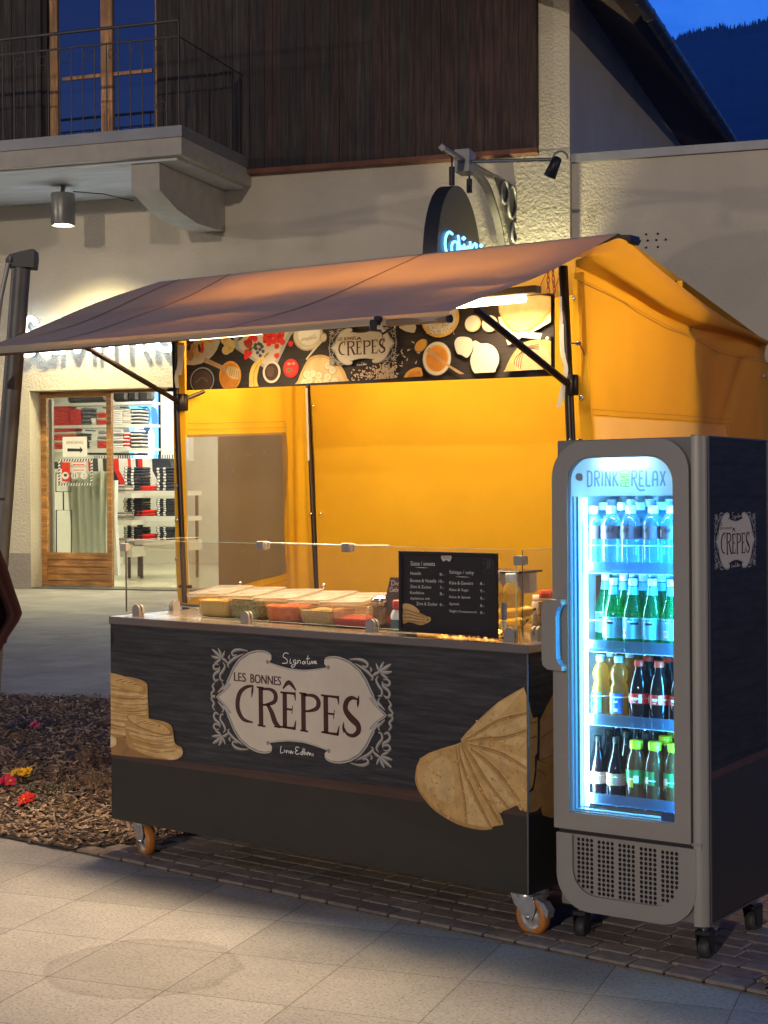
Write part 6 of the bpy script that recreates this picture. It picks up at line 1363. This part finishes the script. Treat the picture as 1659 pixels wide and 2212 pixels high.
# ---------------------------------------------------------------- menu board
YM = YG-.012
mTL, mTR, mBR, mBL = UY(863, 1188, YM), UY(1076, 1196, YM), UY(1074, 1378, YM), UY(862, 1363, YM)
mx0, mx1, mz0, mz1 = (mTL.x+mBL.x)/2, (mTR.x+mBR.x)/2, (mBL.z+mBR.z)/2, (mTL.z+mTR.z)/2
mb_ = thing('menu_board', 'black framed menu board with white price list hanging on the glass screen', 'menu board', loc=((mx0+mx1)/2, YM, mz0))
MB().box((mx0, YM, mz0), (mx1, YM+.006, mz1), bev=.001).build('board', mat('board_black', (.02, .017, .016), .4, var=.2, vs=14), mb_)
fq = MB(); f_ = .013
for a_, c_ in (((mx0, mz0), (mx1, mz0+f_)), ((mx0, mz1-f_), (mx1, mz1)), ((mx0, mz0+f_), (mx0+f_, mz1-f_)), ((mx1-f_, mz0+f_), (mx1, mz1-f_))): fq.box((a_[0], YM-.005, a_[1]), (c_[0], YM+.0, c_[1]), bev=.0015)
fq.build('frame', mat('frame_dark', (.03, .02, .018), .3), mb_)
zm = Z(1560, 2160, 3.95)
def mp_(x, y): p = UY(*zm(x, y), YM); return p.x, p.z
A = Art(lambda x, z, h: V((x, YM-h, z)), step=.00003, h0=.0012)
mat('menu_white', (.62, .60, .56), .6, var=0)
MI = INK+['menu_white']; MW = len(INK)
def mtxt(t, x0, y0, x1, y1, dy=0):
    a = mp_(x0, y1); c = mp_(x1, y1); e = mp_(x0, y0); A.text(t, a[0], a[1], c[0], e[1], MW, vec=(mp_(x1, y1+dy)[1]-a[1]))
for t, x0, y0, x1, y1, dy in (('Süsse / sweets', 228, 196, 606, 264, 6), ('Nutella', 224, 360, 390, 406, 2), ('8.-', 680, 378, 748, 420, 2), ('Banane & Nutella', 220, 468, 626, 518, 12), ('10.-', 666, 484, 748, 530, 2), ('Zimt & Zucker', 222, 566, 556, 612, 12), ('7.-', 684, 584, 748, 626, 2), ('Konfitüre', 220, 660, 438, 706, 6), ('8.-', 684, 680, 748, 726, 2), ('Apfelmus mit', 222, 752, 530, 806, 4), ('Zimt & Zucker', 318, 830, 652, 878, 12), ('8.-', 682, 852, 748, 892, 2),
    ('Salzige / salty', 832, 338, 1214, 404, 12), ('Käse & Gewürz', 832, 506, 1200, 556, 10), ('8.-', 1310, 522, 1376, 566, 2), ('Käse & Sugo', 832, 616, 1128, 668, 10), ('9.-', 1312, 636, 1378, 680, 2), ('Käse & Spinat', 832, 730, 1160, 780, 10), ('9.-', 1312, 752, 1378, 796, 2), ('Spinat', 832, 838, 984, 888, 4), ('8.-', 1312, 864, 1378, 908, 2), ('Sugo', 832, 946, 946, 1000, 4), ('(Tomatensauce)', 962, 960, 1256, 1006, 8), ('8.-', 1312, 974, 1378, 1016, 2)): mtxt(t, x0, y0, x1, y1, dy)
k_ = abs(mp_(601, 700)[0]-mp_(600, 700)[0])
for P in ([(305, 294), (400, 296), (500, 300)], [(935, 436), (1040, 440), (1146, 446)]): A.line([mp_(*p) for p in P], [2*k_, 8*k_, 2*k_], MW, 3, False)
for P, m_ in (([(112, 862), (180, 855), (250, 875), (320, 920), (365, 970), (362, 1005), (290, 985), (200, 945), (112, 940)], 'crep'), ([(112, 945), (200, 945), (290, 985), (370, 1000), (440, 1030), (490, 1060), (530, 1062), (548, 1100), (525, 1140), (460, 1170), (400, 1190), (330, 1180), (250, 1150), (180, 1145), (112, 1165)], 'crep2')): A.poly([mp_(*p) for p in P], I(m_), 2)
for i in range(7): A.line([mp_(112, 960+i*28), mp_(200, 962+i*27), mp_(300, 1000+i*22), mp_(380+i*12, 1030+i*20)], [5*k_, 12*k_, 12*k_, 5*k_], I(('crep_dk', 'crep3')[i % 2]), 3, False)
A.up(); A.disc(*mp_(490, 1105), 45*k_, 38*k_, I('crep'), 16, .4)
A.disc(*mp_(495, 1105), 26*k_, 20*k_, I('crep_dk'), 14, .6)
cartouche(A, (mx0+mx1)/2-.002, mz1-.019, .0235, .0135, script=False, ornaments=False)
random.seed(8)
for _ in range(40): x_, y_ = random.gauss(1440, 45), random.gauss(240, 55); A.disc(*mp_(x_, y_), 5*k_, 4*k_, I('rim'), 5)
A.b.build('menu_print', MI, mb_)
# ---------------------------------------------------------------- things behind the menu, right end
def oilb(x, y, lab):
    t_ = thing('oil_bottle', lab, 'bottle', loc=(x, y, ZT)); T = Matrix.Translation((x, y, ZT))
    MB(T).lathe([(0, .001), (.030, .001), (.034, .006), (.034, .05), (.032, .056), (.034, .062), (.034, .11), (.032, .128), (.034, .134), (.034, .150), (.031, .163), (.022, .178), (.014, .190)], 26).build('bottle_body', 'oil_yellow', t_)
    MB(T).lathe([(.016, .186), (.018, .189), (.019, .212), (.017, .216), (0, .216)], 20).build('cap', 'cap_white', t_)
    q = MB(T)
    for m_, z0, z1, a0, a1 in ((0, .062, .120, -1.0, .15), (1, .030, .060, -.95, .1)):
        q.grid(lambda u, v: V((.0346*math.cos(-math.pi/2+a0+(a1-a0)*u), .0346*math.sin(-math.pi/2+a0+(a1-a0)*u), z0+(z1-z0)*v)), 8, 1, m_, False)
    q.build('label', [mat('oil_label', (.22, .26, .38), .5, var=.3, vs=50), 'lab_white'], t_)
oilb(1.800, .165, 'plastic bottle of yellow cooking oil right of the menu board'); oilb(1.705, .205, 'second oil bottle, mostly hidden behind the right edge of the menu board')
t_ = thing('coffee_machine', 'pale plastic dispenser behind the oil bottles', 'dispenser', loc=(1.58, .45, ZT))
p0 = UY(1078, 1246, .42); 
MB().box((1.42, .42, 1.075), (1.655, .56, 1.155), bev=.008).build('dispenser_head', mat('pale_plastic', (.72, .62, .48), .5), t_); MB().box((1.43, .44, ZT+.001), (1.60, .56, 1.075), bev=.008).build('dispenser_body', mat('greige', (.42, .33, .24), .5), t_); MB().box((1.40, .41, 1.150), (1.67, .57, 1.158), bev=.002).build('dispenser_lid', 'frame_dark', t_)
# bananas
m_, t2, o_ = base('banana_skin'); co_ = coords(t2); c_ = ramp(t2, noise(t2, co_, 20, 4), [(.35, (.55, .33, .03)), (.6, (.82, .55, .06))]); pbsdf(t2, o_, c_, .45)
for i, (y_, z_, dx, lab) in enumerate(((.40, .060, 0, 'ripe banana on top behind the oil bottle'), (.385, .022, -.02, 'lower banana lying under the other one'))):
    P = smoothpath([V((1.50+dx, y_, ZT+z_-.004)), V((1.57+dx, y_, ZT+z_-.006)), V((1.65+dx, y_, ZT+z_+.0)), V((1.71+dx, y_, ZT+z_+.010)), V((1.738+dx, y_, ZT+z_+.017))], 5)
    t_ = thing('banana', lab, 'banana', loc=(1.6, y_, ZT)); n_ = len(P); MB().tube(P, [.019*min(1, .35+ k*.2, .30+(n_-1-k)*.16) for k in range(n_)], 7).build('fruit', 'banana_skin', t_); MB().tube([P[-1], P[-1]+V((.008, 0, .003))], .005, 6).build('banana_tip', mat('tip_brown', (.06, .03, .015), .8), t_)
# condiment jars at the right rear
for x_, y_, h_, r_, bm, cm, lab in ((1.665, .60, .125, .030, 'jar_glass', 'cap_red', 'spice jar with red lid at the rear right of the counter'), (1.615, .63, .105, .027, 'pale_plastic', 'pale_plastic', 'cream coloured plastic jar beside the red lidded jar')):
    t_ = thing('condiment_jar', lab, 'jar', loc=(x_, y_, ZT)); T = Matrix.Translation((x_, y_, ZT)); MB(T).lathe([(0, .001), (r_*.92, .001), (r_, .008), (r_, h_*.75), (r_*.85, h_*.84), (r_*.8, h_*.86)], 20).build('jar', bm, t_); MB(T).lathe([(r_*.84, h_*.83), (r_*.86, h_*.85), (r_*.86, h_*1.05), (0, h_*1.06)], 20).build('lid', cm, t_)
    if cm == 'cap_red': MB(T).lathe([(r_+.0004, h_*.36), (r_+.0004, h_*.72)], 20).build('label', mat('lab_pinkish', (.72, .5, .36), .5, var=.25, vs=40), t_); MB(T).lathe([(0, .004), (r_*.88, .004), (r_*.93, h_*.33), (0, h_*.34)], 16).build('contents', 'honey_fill' if 'honey_fill' in MT else mat('honey_fill', (.5, .22, .04), .5), t_)
# low packets behind the foot of the menu
t_ = thing('yellow_packet', 'crinkled golden foil packet lying behind the foot of the menu board', 'packet', loc=(1.62, .14, ZT))
random.seed(12)
MB().grid(lambda u, v: V((1.52+.27*u, .11+.07*v, ZT+.004+.022*math.sin(math.pi*v)*(1 if .03 < u < .97 else .2)+random.uniform(-.004, .004))), 30, 8, smooth=False).build('foil', mat('gold_foil', (.75, .42, .06), .25, .7, var=.2, vs=30), t_)
# ================================================================ INSIDE THE SHOP, SEEN THROUGH THE DOOR
s4 = Z(160, 1500, 2.9625); s5 = Z(160, 1900, 2.9625)
def P4(x, y, v): return UB(*s4(x, y), v)
def P5(x, y, v): return UB(*s5(x, y), v)
VB, VT, VL = 4.3, 2.5, 2.1
mat('shelf_white', (.75, .74, .66), .5, var=.03); mat('bag_black', (.02, .02, .022), .35, var=.2, bump=.4, bs=20, bd=.02)
def bth(name, label, cat, x, v, z, group=None): return thing(name, label, cat, M=BM @ Matrix.Translation((x, v, z)), group=group)
zA, zB_, zC_ = P4(640, 252, VB).z, P4(640, 512, VB).z, P4(640, 788, VB).z
sx0, sx1 = P4(100, 500, VB).x, P4(1275, 500, VB).x
ws = bth('wall_shelf', 'white wall shelving with three boards at the back of the shop', 'shelf', (sx0+sx1)/2, VB, zC_)
for zz in (zA, zB_, zC_): B().box((sx0, VB, zz-.05), (sx1, VB+.40, zz)).build('shelf_board', 'shelf_white', ws)
for k in range(5):
    x = sx0+.35+k*(sx1-sx0-.6)/4; 
    for zz in (zA, zB_, zC_): B().tube([(x, VB+.05, zz-.09), (x, VB+.40, zz-.09)], .012, 5).build('shelf_bracket', 'dark_metal', ws)
random.seed(31)
def stack(P, x0, y0, x1, y1, v, n, cols, label, dep=.30, grp='folded garment stacks in the shop', base=None, edge=None):
    a, c = P(x0, y1, v), P(x1, y0, v); z0 = base if base is not None else a.z; h = max(.03, (c.z-z0)/n); t_ = bth('folded_clothes', label, 'clothes stack', (a.x+c.x)/2, v, z0, grp)
    q = B(); mats = sorted(set(cols)); 
    if edge: mats.append(edge)
    for i in range(n):
        j = random.uniform(-.012, .012); m_ = mats.index(cols[i % len(cols)])
        zz = z0+i*h; w0, w1 = a.x+j, c.x+j*.6; T = Matrix.Translation(((w0+w1)/2, v+dep/2, zz+h*.5)) @ Matrix.Rotation(random.uniform(-.05, .05), 4, 'Z') @ Matrix.Rotation(random.uniform(-.03, .03), 4, 'Y')
        hw = (w1-w0)/2; q.box((-hw, -dep/2, -h*.47), (hw, dep/2, h*.47), m_, T, min(h*.38, hw*.4))
        if edge:
            for xx in (-hw*.72, -hw*.05): q.box((xx-.022, -dep/2-.012, -h*.36), (xx+.022, -dep/2+.02, h*.36), len(mats)-1, T, .008)
    q.build('garments', mats, t_); return t_
R_, N_, W_c, G_, C_c = 'red_cloth', 'navy_cloth', 'white_cloth', 'grey_cloth', 'cream_cloth'
stack(P4, 120, 285, 330, 485, VB+.02, 9, [R_], 'large stack of folded red shirts on the upper shop shelf', base=zB_)
stack(P4, 335, 330, 470, 495, VB+.02, 9, [R_], 'smaller stack of red shirts right beside the large red one', base=zB_)
stack(P4, 480, 312, 570, 490, VB+.02, 9, [G_, N_], 'stack of folded grey blue shirts on the upper shop shelf', base=zB_)
stack(P4, 580, 430, 640, 500, VB+.02, 3, [W_c], 'low stack of white shirts between grey and red ones', base=zB_)
stack(P4, 650, 345, 765, 495, VB+.02, 6, [R_, R_, C_c], 'stack of red and cream shirts left of the door stile', base=zB_)
stack(P4, 835, 340, 950, 515, VB+.02, 8, [W_c], 'stack of white shirts on the upper shelf right of the stile', base=zB_)
stack(P4, 955, 345, 1045, 515, VB+.02, 9, [W_c, C_c, W_c], 'stack of white shirts with orange trim on the upper shelf', base=zB_)
stack(P4, 1052, 325, 1175, 515, VB+.02, 9, [N_, W_c], 'stack of dark and white striped shirts at the end of the upper shelf', base=zB_)
stack(P4, 130, 555, 400, 770, VB+.02, 7, [R_, R_, C_c], 'wide stack of red shirts on the middle shop shelf', base=zC_)
stack(P4, 412, 610, 505, 770, VB+.02, 6, [N_], 'dark stack of shirts behind the arrow notice', base=zC_)
stack(P4, 560, 690, 655, 775, VB+.02, 4, [W_c], 'low white stack on the middle shelf', base=zC_)
stack(P4, 660, 560, 770, 700, VB+.02, 4, [G_, W_c], 'grey shirts on top of red ones on the middle shelf', base=zC_+.16); stack(P4, 655, 700, 740, 775, VB+.02, 3, [R_], 'small red stack under the grey shirts', base=zC_)
stack(P4, 835, 560, 960, 780, VB+.02, 8, [W_c, W_c, G_], 'white shirts on the middle shelf right of the stile', base=zC_)
stack(P4, 965, 600, 1035, 780, VB+.02, 9, [W_c, R_], 'stack of white shirts with red trim on the middle shelf', base=zC_)
stack(P4, 1045, 590, 1175, 780, VB+.02, 9, [N_, W_c], 'stack of black and white striped shirts on the middle shelf', base=zC_)
for x0, x1, lb in ((835, 1000, 'grey and black bag at the left of the top shelf'), (1005, 1130, 'glossy black bag in the middle of the top shelf'), (1135, 1270, 'black bag at the right end of the top shelf'), (300, 760, 'row of dark bags on the top shelf, left of the stile')):
    a, c = P4(x0, 245, VB+.05), P4(x1, 110, VB+.05); t_ = bth('shop_bag', lb, 'bag', a.x, VB, zA); B().box((a.x, VB+.05, zA+.002), (c.x, VB+.3, max(c.z, zA+.25)), bev=.05).build('bag_body', 'bag_black', t_)
def nth(n): return '%d%s' % (n, 'th' if 10 < n % 100 < 20 else {1: 'st', 2: 'nd', 3: 'rd'}.get(n % 10, 'th'))
# clothes rail
zr_ = P4(1040, 858, 3.4).z; t_ = bth('clothes_rail', 'dark clothes rail under the wall shelves of the shop', 'clothes rail', P4(900, 860, 3.4).x, 3.4, zr_)
B().tube([P4(560, 850, 3.4), V((P4(1250, 860, 3.4).x, 3.4, zr_))], .02, 6).build('rail_tube', 'dark_metal', t_)
x = 560; k = 0; GC = [(W_c, 'white'), (N_, 'dark navy'), (R_, 'red'), (G_, 'grey'), (C_c, 'cream'), (N_, 'dark navy'), (W_c, 'white')]
while x < 1470:
    w_ = random.uniform(22, 34); 
    if 770 < x < 830: x += w_; continue
    cm, cn = GC[random.choice((0, 1, 2, 3, 0, 1, 4, 5, 6))]
    if 845 < x < 900: cm, cn = R_, 'red'
    if 900 < x < 1000: cm, cn = W_c, 'white'
    if 1130 < x < 1180: cm, cn = R_, 'red'
    if 1185 < x < 1270: cm, cn = W_c, 'white'
    if x > 1330: cm, cn = N_, 'dark navy'
    top, bt_ = P4(x, 905, 3.3), P4(x+34, 1210 if x < 1330 else 1150, 3.3); ww = P4(x+w_, 905, 3.3).x-top.x
    t_ = bth('hanging_garment', '%s garment on the shop rail, %s hanger from the left' % (cn, nth(k+4)), 'garment', top.x, 3.3, bt_.z, '%s garments on the shop rail' % cn)
    q = B(); sh = .10+random.uniform(-.02, .03); zt2 = top.z+.0
    for y0 in (0,):
        q.slab([V((top.x, 3.28, zt2)), V((top.x+ww*.9, 3.30, zt2-.01)), V((top.x+ww+sh, 3.30, zt2-.25)), V((top.x+ww+sh*1.5, 3.30, bt_.z)), V((top.x+sh*1.2, 3.30, bt_.z)), V((top.x+.01, 3.28, zt2-.2))], (0, .36, 0))
    q.build('garment_body', cm, t_); B().tube([V((top.x+.03, 3.46, zr_-.01)), V((top.x+.03, 3.46, zt2)), V((top.x+.06, 3.30, zt2-.01))], .008, 4).build('hanger', 'dark_metal', t_)
    x += w_; k += 1
# display tables
def tb(lab, x0, x1, ys, v, boxy=None, leg=True):
    a = P5(x0, 0, v).x; c = P5(x1, 0, v).x; zs_ = [P5((x0+x1)/2, y, v).z for y in ys]; t_ = bth('display_rack', lab, 'display rack', (a+c)/2, v, .02)
    for zz in zs_: B().box((a, v, zz-.075), (c, v+.5, zz)).build('rack_board', 'shelf_white', t_)
    if boxy: zz = P5((x0+x1)/2, boxy, v).z; B().box((a+.04, v+.02, zz), (c, v+.5, zs_[-1]-.075)).build('rack_base', 'shelf_white', t_)
    for xx in (a+.06, c-.06):
        B().box((xx-.02, v+.42, .02), (xx+.02, v+.46, zs_[0])).build('rack_post', 'dark_metal', t_)
    return zs_
zt1 = tb('white display rack with three boards of folded striped shirts', 955, 1720, (97, 392, 672), VT, 790)
zt2_ = tb('small white display rack with rolled striped shirts beside the stile', 835, 1060, (127, 442, 752), VL, 870)
for k, (yt, zz) in enumerate(((0, zt1[0]), (1, zt1[1]), (2, zt1[2]))):
    nm = ('top', 'middle', 'bottom')[k]; y0 = (-185, 180, 520)[k]
    stack(P5, 962, y0+0, 1190, 0, VT+.02, 8 if k < 2 else 6, [N_], 'dark shirts with white edges, left on the %s board of the display rack' % nm, base=zz, edge='white_cloth')
    stack(P5, 1345, y0+5, 1560, 0, VT+.02, 8 if k < 2 else 7, [N_], 'dark shirts with white edges, right on the %s board of the display rack' % nm, base=zz, edge='white_cloth')
    stack(P5, (1150, 1112, 1115)[k], (40, 320, 600)[k], 1330, 0, VT+.02, 2, [R_], 'low red pile between the dark shirts on the %s board' % nm, base=zz)
    z2_ = zt2_[k]; stack(P5, 862, (35, 345, 650)[k], 985, 0, VL+.02, 4, ['cream_cloth', G_], 'rolled cream striped shirts on the %s board of the small rack' % nm, base=z2_)
# lit poster, back column
pa, pb2 = P4(1178, 100, 4.8), P4(1388, 912, 4.8)
t_ = bth('lit_poster', 'tall backlit blue poster of a figure in a pale shirt', 'poster', (pa.x+pb2.x)/2, 4.8, pb2.z)
B().box((pa.x-.25, 4.8, pb2.z), (pb2.x, 4.86, pa.z+.2)).build('light_box', emis('poster_blue', (.16, .50, .95), 1.5), t_)
B().box((pb2.x, 4.76, pb2.z-.1), (pb2.x+.05, 4.9, pa.z+.3)).build('poster_frame', 'black', t_)
emis('poster_pale', (.62, .86, 1), 2.2); emis('poster_mid', (.08, .25, .6), 1.0); emis('poster_dark', (.03, .08, .18), 1.0)
A = Art(lambda x, y, h: BM @ UB(*s4(x, y), 4.795-h), step=.004, h0=.004)
A.poly([(1100, 560), (1190, 540), (1240, 620), (1290, 545), (1330, 640), (1320, 905), (1085, 905)], 0); A.poly([(1190, 320), (1230, 290), (1275, 330), (1285, 420), (1265, 490), (1240, 530), (1205, 480), (1190, 400)], 1, 2); A.poly([(1215, 340), (1250, 330), (1262, 400), (1250, 470), (1225, 440)], 0, 2); A.poly([(1185, 530), (1245, 500), (1290, 545), (1240, 620)], 2); A.poly([(1290, 300), (1350, 330), (1370, 480), (1310, 540), (1290, 430)], 1, 2); A.poly([(1270, 150), (1330, 190), (1370, 330), (1300, 290)], 0, 1)
A.b.build('figure_print', ['poster_pale', 'poster_mid', 'poster_dark'], t_)
ca, cb = P4(1400, 100, 4.5), P4(1545, 930, 4.5); B().box((ca.x, 4.5, cb.z), (cb.x+.3, 4.7, 3.3)).build('fitting_curtain', mat('curtain_pale', (.62, .66, .66), .8, var=.1, vs=2, stretch=(9, 1, .1)), None, 'pale curtain hanging beside the lit poster', 'curtain')
# white cloth behind the door pane, covering a table
cz = [P5(*a, 1.5) for a in ((296, -130), (770, -130), (770, 900), (372, 900))]
def tcl(u, v):
    a = cz[0].lerp(cz[1], u); c = cz[3].lerp(cz[2], u); p = a.lerp(c, v); p.y += .05*math.sin(u*34+v*2)*(1-v*.8); return p
B().grid(tcl, 60, 20).build('draped_white_cloth', 'pale_plastic_cloth', None, 'pale green white cloth hanging in folds behind the lower door glass', 'cloth')
q = B(); wv = [P5(835, 880, 1.9), P5(905, 1090, 1.9), P5(845, 1090, 1.9)]
B().slab([P4(838, 1160, 1.9), P4(870, 1160, 1.9), P5(862, 400, 1.9), P5(905, 1085, 1.9), P5(842, 1085, 1.9)], (0, .1, 0)).build('hanging_white_cloth', 'white_cloth', None, 'narrow white cloth hanging from shelf to floor just right of the door stile', 'cloth')
# small display stand frames
t_ = bth('wire_stand', 'thin black wire display stand behind the left side of the door glass', 'display stand', P5(260, 600, .9).x, .9, .02)
for X0_, Y0_, X1_, Y1_ in ((178, -110, 352, 107), (184, 322, 360, 900)):
    B().tube([P5(X0_, Y0_, .9), P5(X1_, Y0_, .9), P5(X1_, Y1_, .9), P5(X0_, Y1_, .9)], .011, 5, closed=True).build('stand_frame', 'black', t_)
B().tube([P5(265, 107, .9), P5(268, 322, .9)], .011, 5).build('stand_post', 'black', t_)
B().box((P4(150, 940, .9).x, .9, P4(150, 1025, .9).z), (P4(235, 940, .9).x, .95, P4(235, 940, .9).z)).build('stand_sign', 'black', t_)
q = B(); q.box((P4(70, 0, .5).x, .5, .02), (P4(128, 0, .5).x, .56, 2.8)); q.build('door_leaf_edge', 'grey_metal', None, 'dark grey edge of the inner sliding leaf behind the door glass', 'door leaf')
# notices on the door glass
VN = DV+.022
def paper(P_, x0, y0, x1, y1): a, c = P_(x0, y1, VN), P_(x1, y0, VN); return a.x, a.z, c.x, c.z
mat('paper_white', (.72, .71, .66), .7, var=.02); mat('notice_ink', (.30, .10, .03), .7); 
x0, z0, x1, z1 = paper(P4, 258, 648, 540, 888)
t_ = bth('entrance_notice', 'white paper notice reading EINGANG with a black arrow on the door glass', 'notice', (x0+x1)/2, VN, z0)
B().box((x0, VN-.001, z0), (x1, VN+.001, z1)).build('sheet', 'paper_white', t_)
A = Art(lambda x, z, h: BM @ V((x, VN-.001-h, z)), step=.0005, h0=.001); 
def pn(x, y): p = P4(x, y, VN); return p.x, p.z
a, c = pn(303, 736), pn(495, 698); A.text('EINGANG', a[0], a[1], c[0], c[1], 1); A.poly([pn(*p) for p in ((313, 786), (460, 790), (460, 766), (495, 806), (460, 842), (460, 822), (313, 822))], 0); A.b.build('notice_print', ['black', 'notice_ink'], t_)
x0, z0, x1, z1 = paper(P4, 205, 908, 606, 1222)
t_ = bth('rules_notice', 'hatched tape frame with three round pictograms and distance notice on the door glass', 'notice', (x0+x1)/2, VN, z0)
fw_ = .035; q = B()
for a_, c_ in (((x0, z0), (x1, z0+fw_)), ((x0, z1-fw_), (x1, z1)), ((x0, z0+fw_), (x0+fw_, z1-fw_)), ((x1-fw_, z0+fw_), (x1, z1-fw_))): q.box((a_[0], VN-.001, a_[1]), (c_[0], VN+.001, c_[1]))
q.build('tape_frame', 'paper_white', t_)
A = Art(lambda x, z, h: BM @ V((x, VN-.001-h, z)), step=.0004, h0=.001); xx = x0
while xx < x1-.03:
    for zz in (z0, z1-fw_): A.poly([(xx, zz), (xx+.02, zz), (xx+.035, zz+fw_), (xx+.015, zz+fw_)], 0); A.h -= .0004
    xx += .045
zz = z0+fw_
while zz < z1-fw_-.03:
    for xx in (x0, x1-fw_): A.poly([(xx, zz), (xx+fw_, zz+.014), (xx+fw_, zz+.034), (xx, zz+.02)], 0); A.h -= .0004
    zz += .045
A.up(); ax = pn(268, 0)[0]
A.poly([pn(*p) for p in ((250, 950), (345, 950), (345, 1170), (250, 1170))], 2); A.poly([pn(*p) for p in ((372, 940), (528, 940), (528, 1060), (372, 1060))], 3)
for yy in (945, 975, 1040): A.line([pn(378, yy), pn(510, yy)], .012, 2, 0)
a, c = pn(275, 1012), pn(530, 978); A.text('ANWEISUNGEN', a[0], a[1], c[0], c[1], 1)
for cx_ in (290, 398, 505): A.disc(*pn(cx_, 1104), abs(pn(330, 0)[0]-pn(290, 0)[0]), abs(pn(290, 1104)[1]-pn(290, 1147)[1]), 3, 18)
A.poly([pn(*p) for p in ((270, 1085), (312, 1085), (306, 1115), (278, 1115))], 0, 1)
for cx_ in (382, 412): A.line([pn(cx_, 1075), pn(cx_, 1130)], .012, 0, 0)
A.line([pn(392, 1100), pn(404, 1100)], .006, 0, 0); A.line([pn(490, 1090), pn(520, 1085), pn(515, 1120), pn(495, 1125)], .006, 0, 2)
A.b.build('notice_print', ['black', 'notice_ink', 'red_cloth', 'paper_white'], t_)
# ================================================================ PLANTS IN THE BED
zp = Z(0, 2500, 2.37)
mat('leaf_dark', (.035, .06, .022), .6, var=.3, vs=30); mat('dry_stem', (.20, .13, .07), .9, var=.3)
def petal_mat(n, c): return mat('petal_'+n, c, .6, var=.15, vs=60)
petal_mat('yellow', (.85, .48, .01)); petal_mat('pink', (.70, .06, .25)); petal_mat('navy', (.012, .012, .07)); petal_mat('crimson', (.55, .01, .05)); petal_mat('red', (.70, .02, .008))
def primrose(x, y, col, nfl, sp, label, eye='petal_yellow', fr=.022):
    c = UZ(*zp(x, y), .03); t_ = thing('primrose_plant', label, 'flower', loc=(c.x, c.y, .012))
    q = MB()
    for k in range(16):
        a = random.uniform(0, 6.28); L_ = random.uniform(.03, .06); d = V((math.cos(a), math.sin(a), 0)); s_ = V((-d.y, d.x, 0))*.014; z_ = V((0, 0, 1))
        b0 = V((c.x, c.y, .014)); q.add([b0, b0+d*L_*.5+s_+z_*.02, b0+d*L_+z_*.008, b0+d*L_*.5-s_+z_*.02], [(0, 1, 2, 3)])
    q.build('leaves', 'leaf_dark', t_)
    for k in range(nfl):
        o = V((c.x+random.uniform(-sp, sp), c.y+random.uniform(-sp, sp), .042+random.uniform(0, .016))); nrm_ = V((random.uniform(-.3, .5), -.7, .8)).normalized(); u = nrm_.orthogonal().normalized(); w_ = nrm_.cross(u)
        fq = MB(); n = 5
        for i in range(n):
            a = i*6.283/n+random.uniform(-.1, .1); d = u*math.cos(a)+w_*math.sin(a); e = u*math.cos(a+1.57)+w_*math.sin(a+1.57); h_ = nrm_*.004*random.uniform(.3, 1.6)
            fq.add([o, o+d*fr*.55+e*fr*.45+h_, o+d*fr+e*fr*.28+h_*1.3, o+d*fr*.9, o+d*fr-e*fr*.28+h_*1.3, o+d*fr*.55-e*fr*.45+h_], [(0, 1, 2, 3), (0, 3, 4, 5)])
        fo_ = fq.build('blossom', 'petal_'+col, t_); MB().lathe([(.0, .0), (fr*.26, .001), (0, .003)], 8, T=Matrix.Translation(o+nrm_*.003) @ nrm_.to_track_quat('Z', 'Y').to_matrix().to_4x4()).build('blossom_eye', eye, fo_)
        MB().tube([V((c.x, c.y, .012)), o], .0018, 4).build('stem', 'leaf_dark', t_)
random.seed(6)
primrose(320, 868, 'pink', 4, .022, 'pink primrose on the mulch near the paving behind'); primrose(205, 838, 'navy', 5, .028, 'dark blue primrose just left of the pink one', fr=.020); primrose(110, 880, 'navy', 3, .02, 'second dark blue primrose, further left and half in shadow', eye='leaf_dark', fr=.020)
primrose(120, 1330, 'yellow', 4, .020, 'yellow primrose behind the crimson one at the left edge', fr=.022); primrose(240, 1325, 'yellow', 4, .024, 'yellow primrose right of the other yellow one', fr=.026); primrose(60, 1400, 'crimson', 6, .035, 'crimson primrose with yellow eyes at the left edge', fr=.03); primrose(225, 1570, 'red', 4, .026, 'bright red primrose, nearest to the paving slabs', fr=.03)
def tuft(x, y, n, h, sp, label, m_='dry_stem', z=.02):
    c = UZ(*zp(x, y), z); q = MB()
    for _ in range(n):
        a = random.uniform(0, 6.28); b0 = c+V((random.uniform(-sp, sp), random.uniform(-sp, sp), -.008)); t1 = b0+V((math.cos(a)*h*random.uniform(.1, .9), math.sin(a)*h*random.uniform(.1, .9), h*random.uniform(.2, 1))); md = (b0+t1)/2+V((0, 0, h*.18)); q.tube([b0, md, t1], [.0022, .0017, .0006], 4)
    q.build('dry_plant', m_, None, label, 'dry plant')
tuft(880, 1200, 26, .16, .05, 'dry brown twiggy plant close to the counter corner'); tuft(860, 1400, 60, .09, .09, 'low dark clump of dead growth beside the counter'); tuft(840, 640, 14, .10, .03, 'small dry tuft at the rear of the mulch bed'); tuft(480, 1480, 50, .07, .08, 'dark matted clump in the middle of the mulch bed', 'leaf_dark'); tuft(640, 1640, 30, .07, .07, 'dry clump at the front of the mulch bed'); tuft(240, 980, 40, .05, .09, 'flattened dry grasses right behind the pink primrose')
# ================================================================ EVENING HAZE OVER THE VALLEY
m_, t_, o_ = base('haze_air'); pv_ = nd(t_, 'ShaderNodeVolumePrincipled'); pv_.inputs['Color'].default_value = (.80, .90, 1, 1); pv_.inputs['Density'].default_value = .0003; pv_.inputs['Anisotropy'].default_value = .1
t_.links.new(pv_.outputs[0], o_.inputs['Volume'])
hz = MB().box((-3600, -700, -40), (1500, 4200, 900)); hz.build('haze', 'haze_air', kind='stuff', local=True)
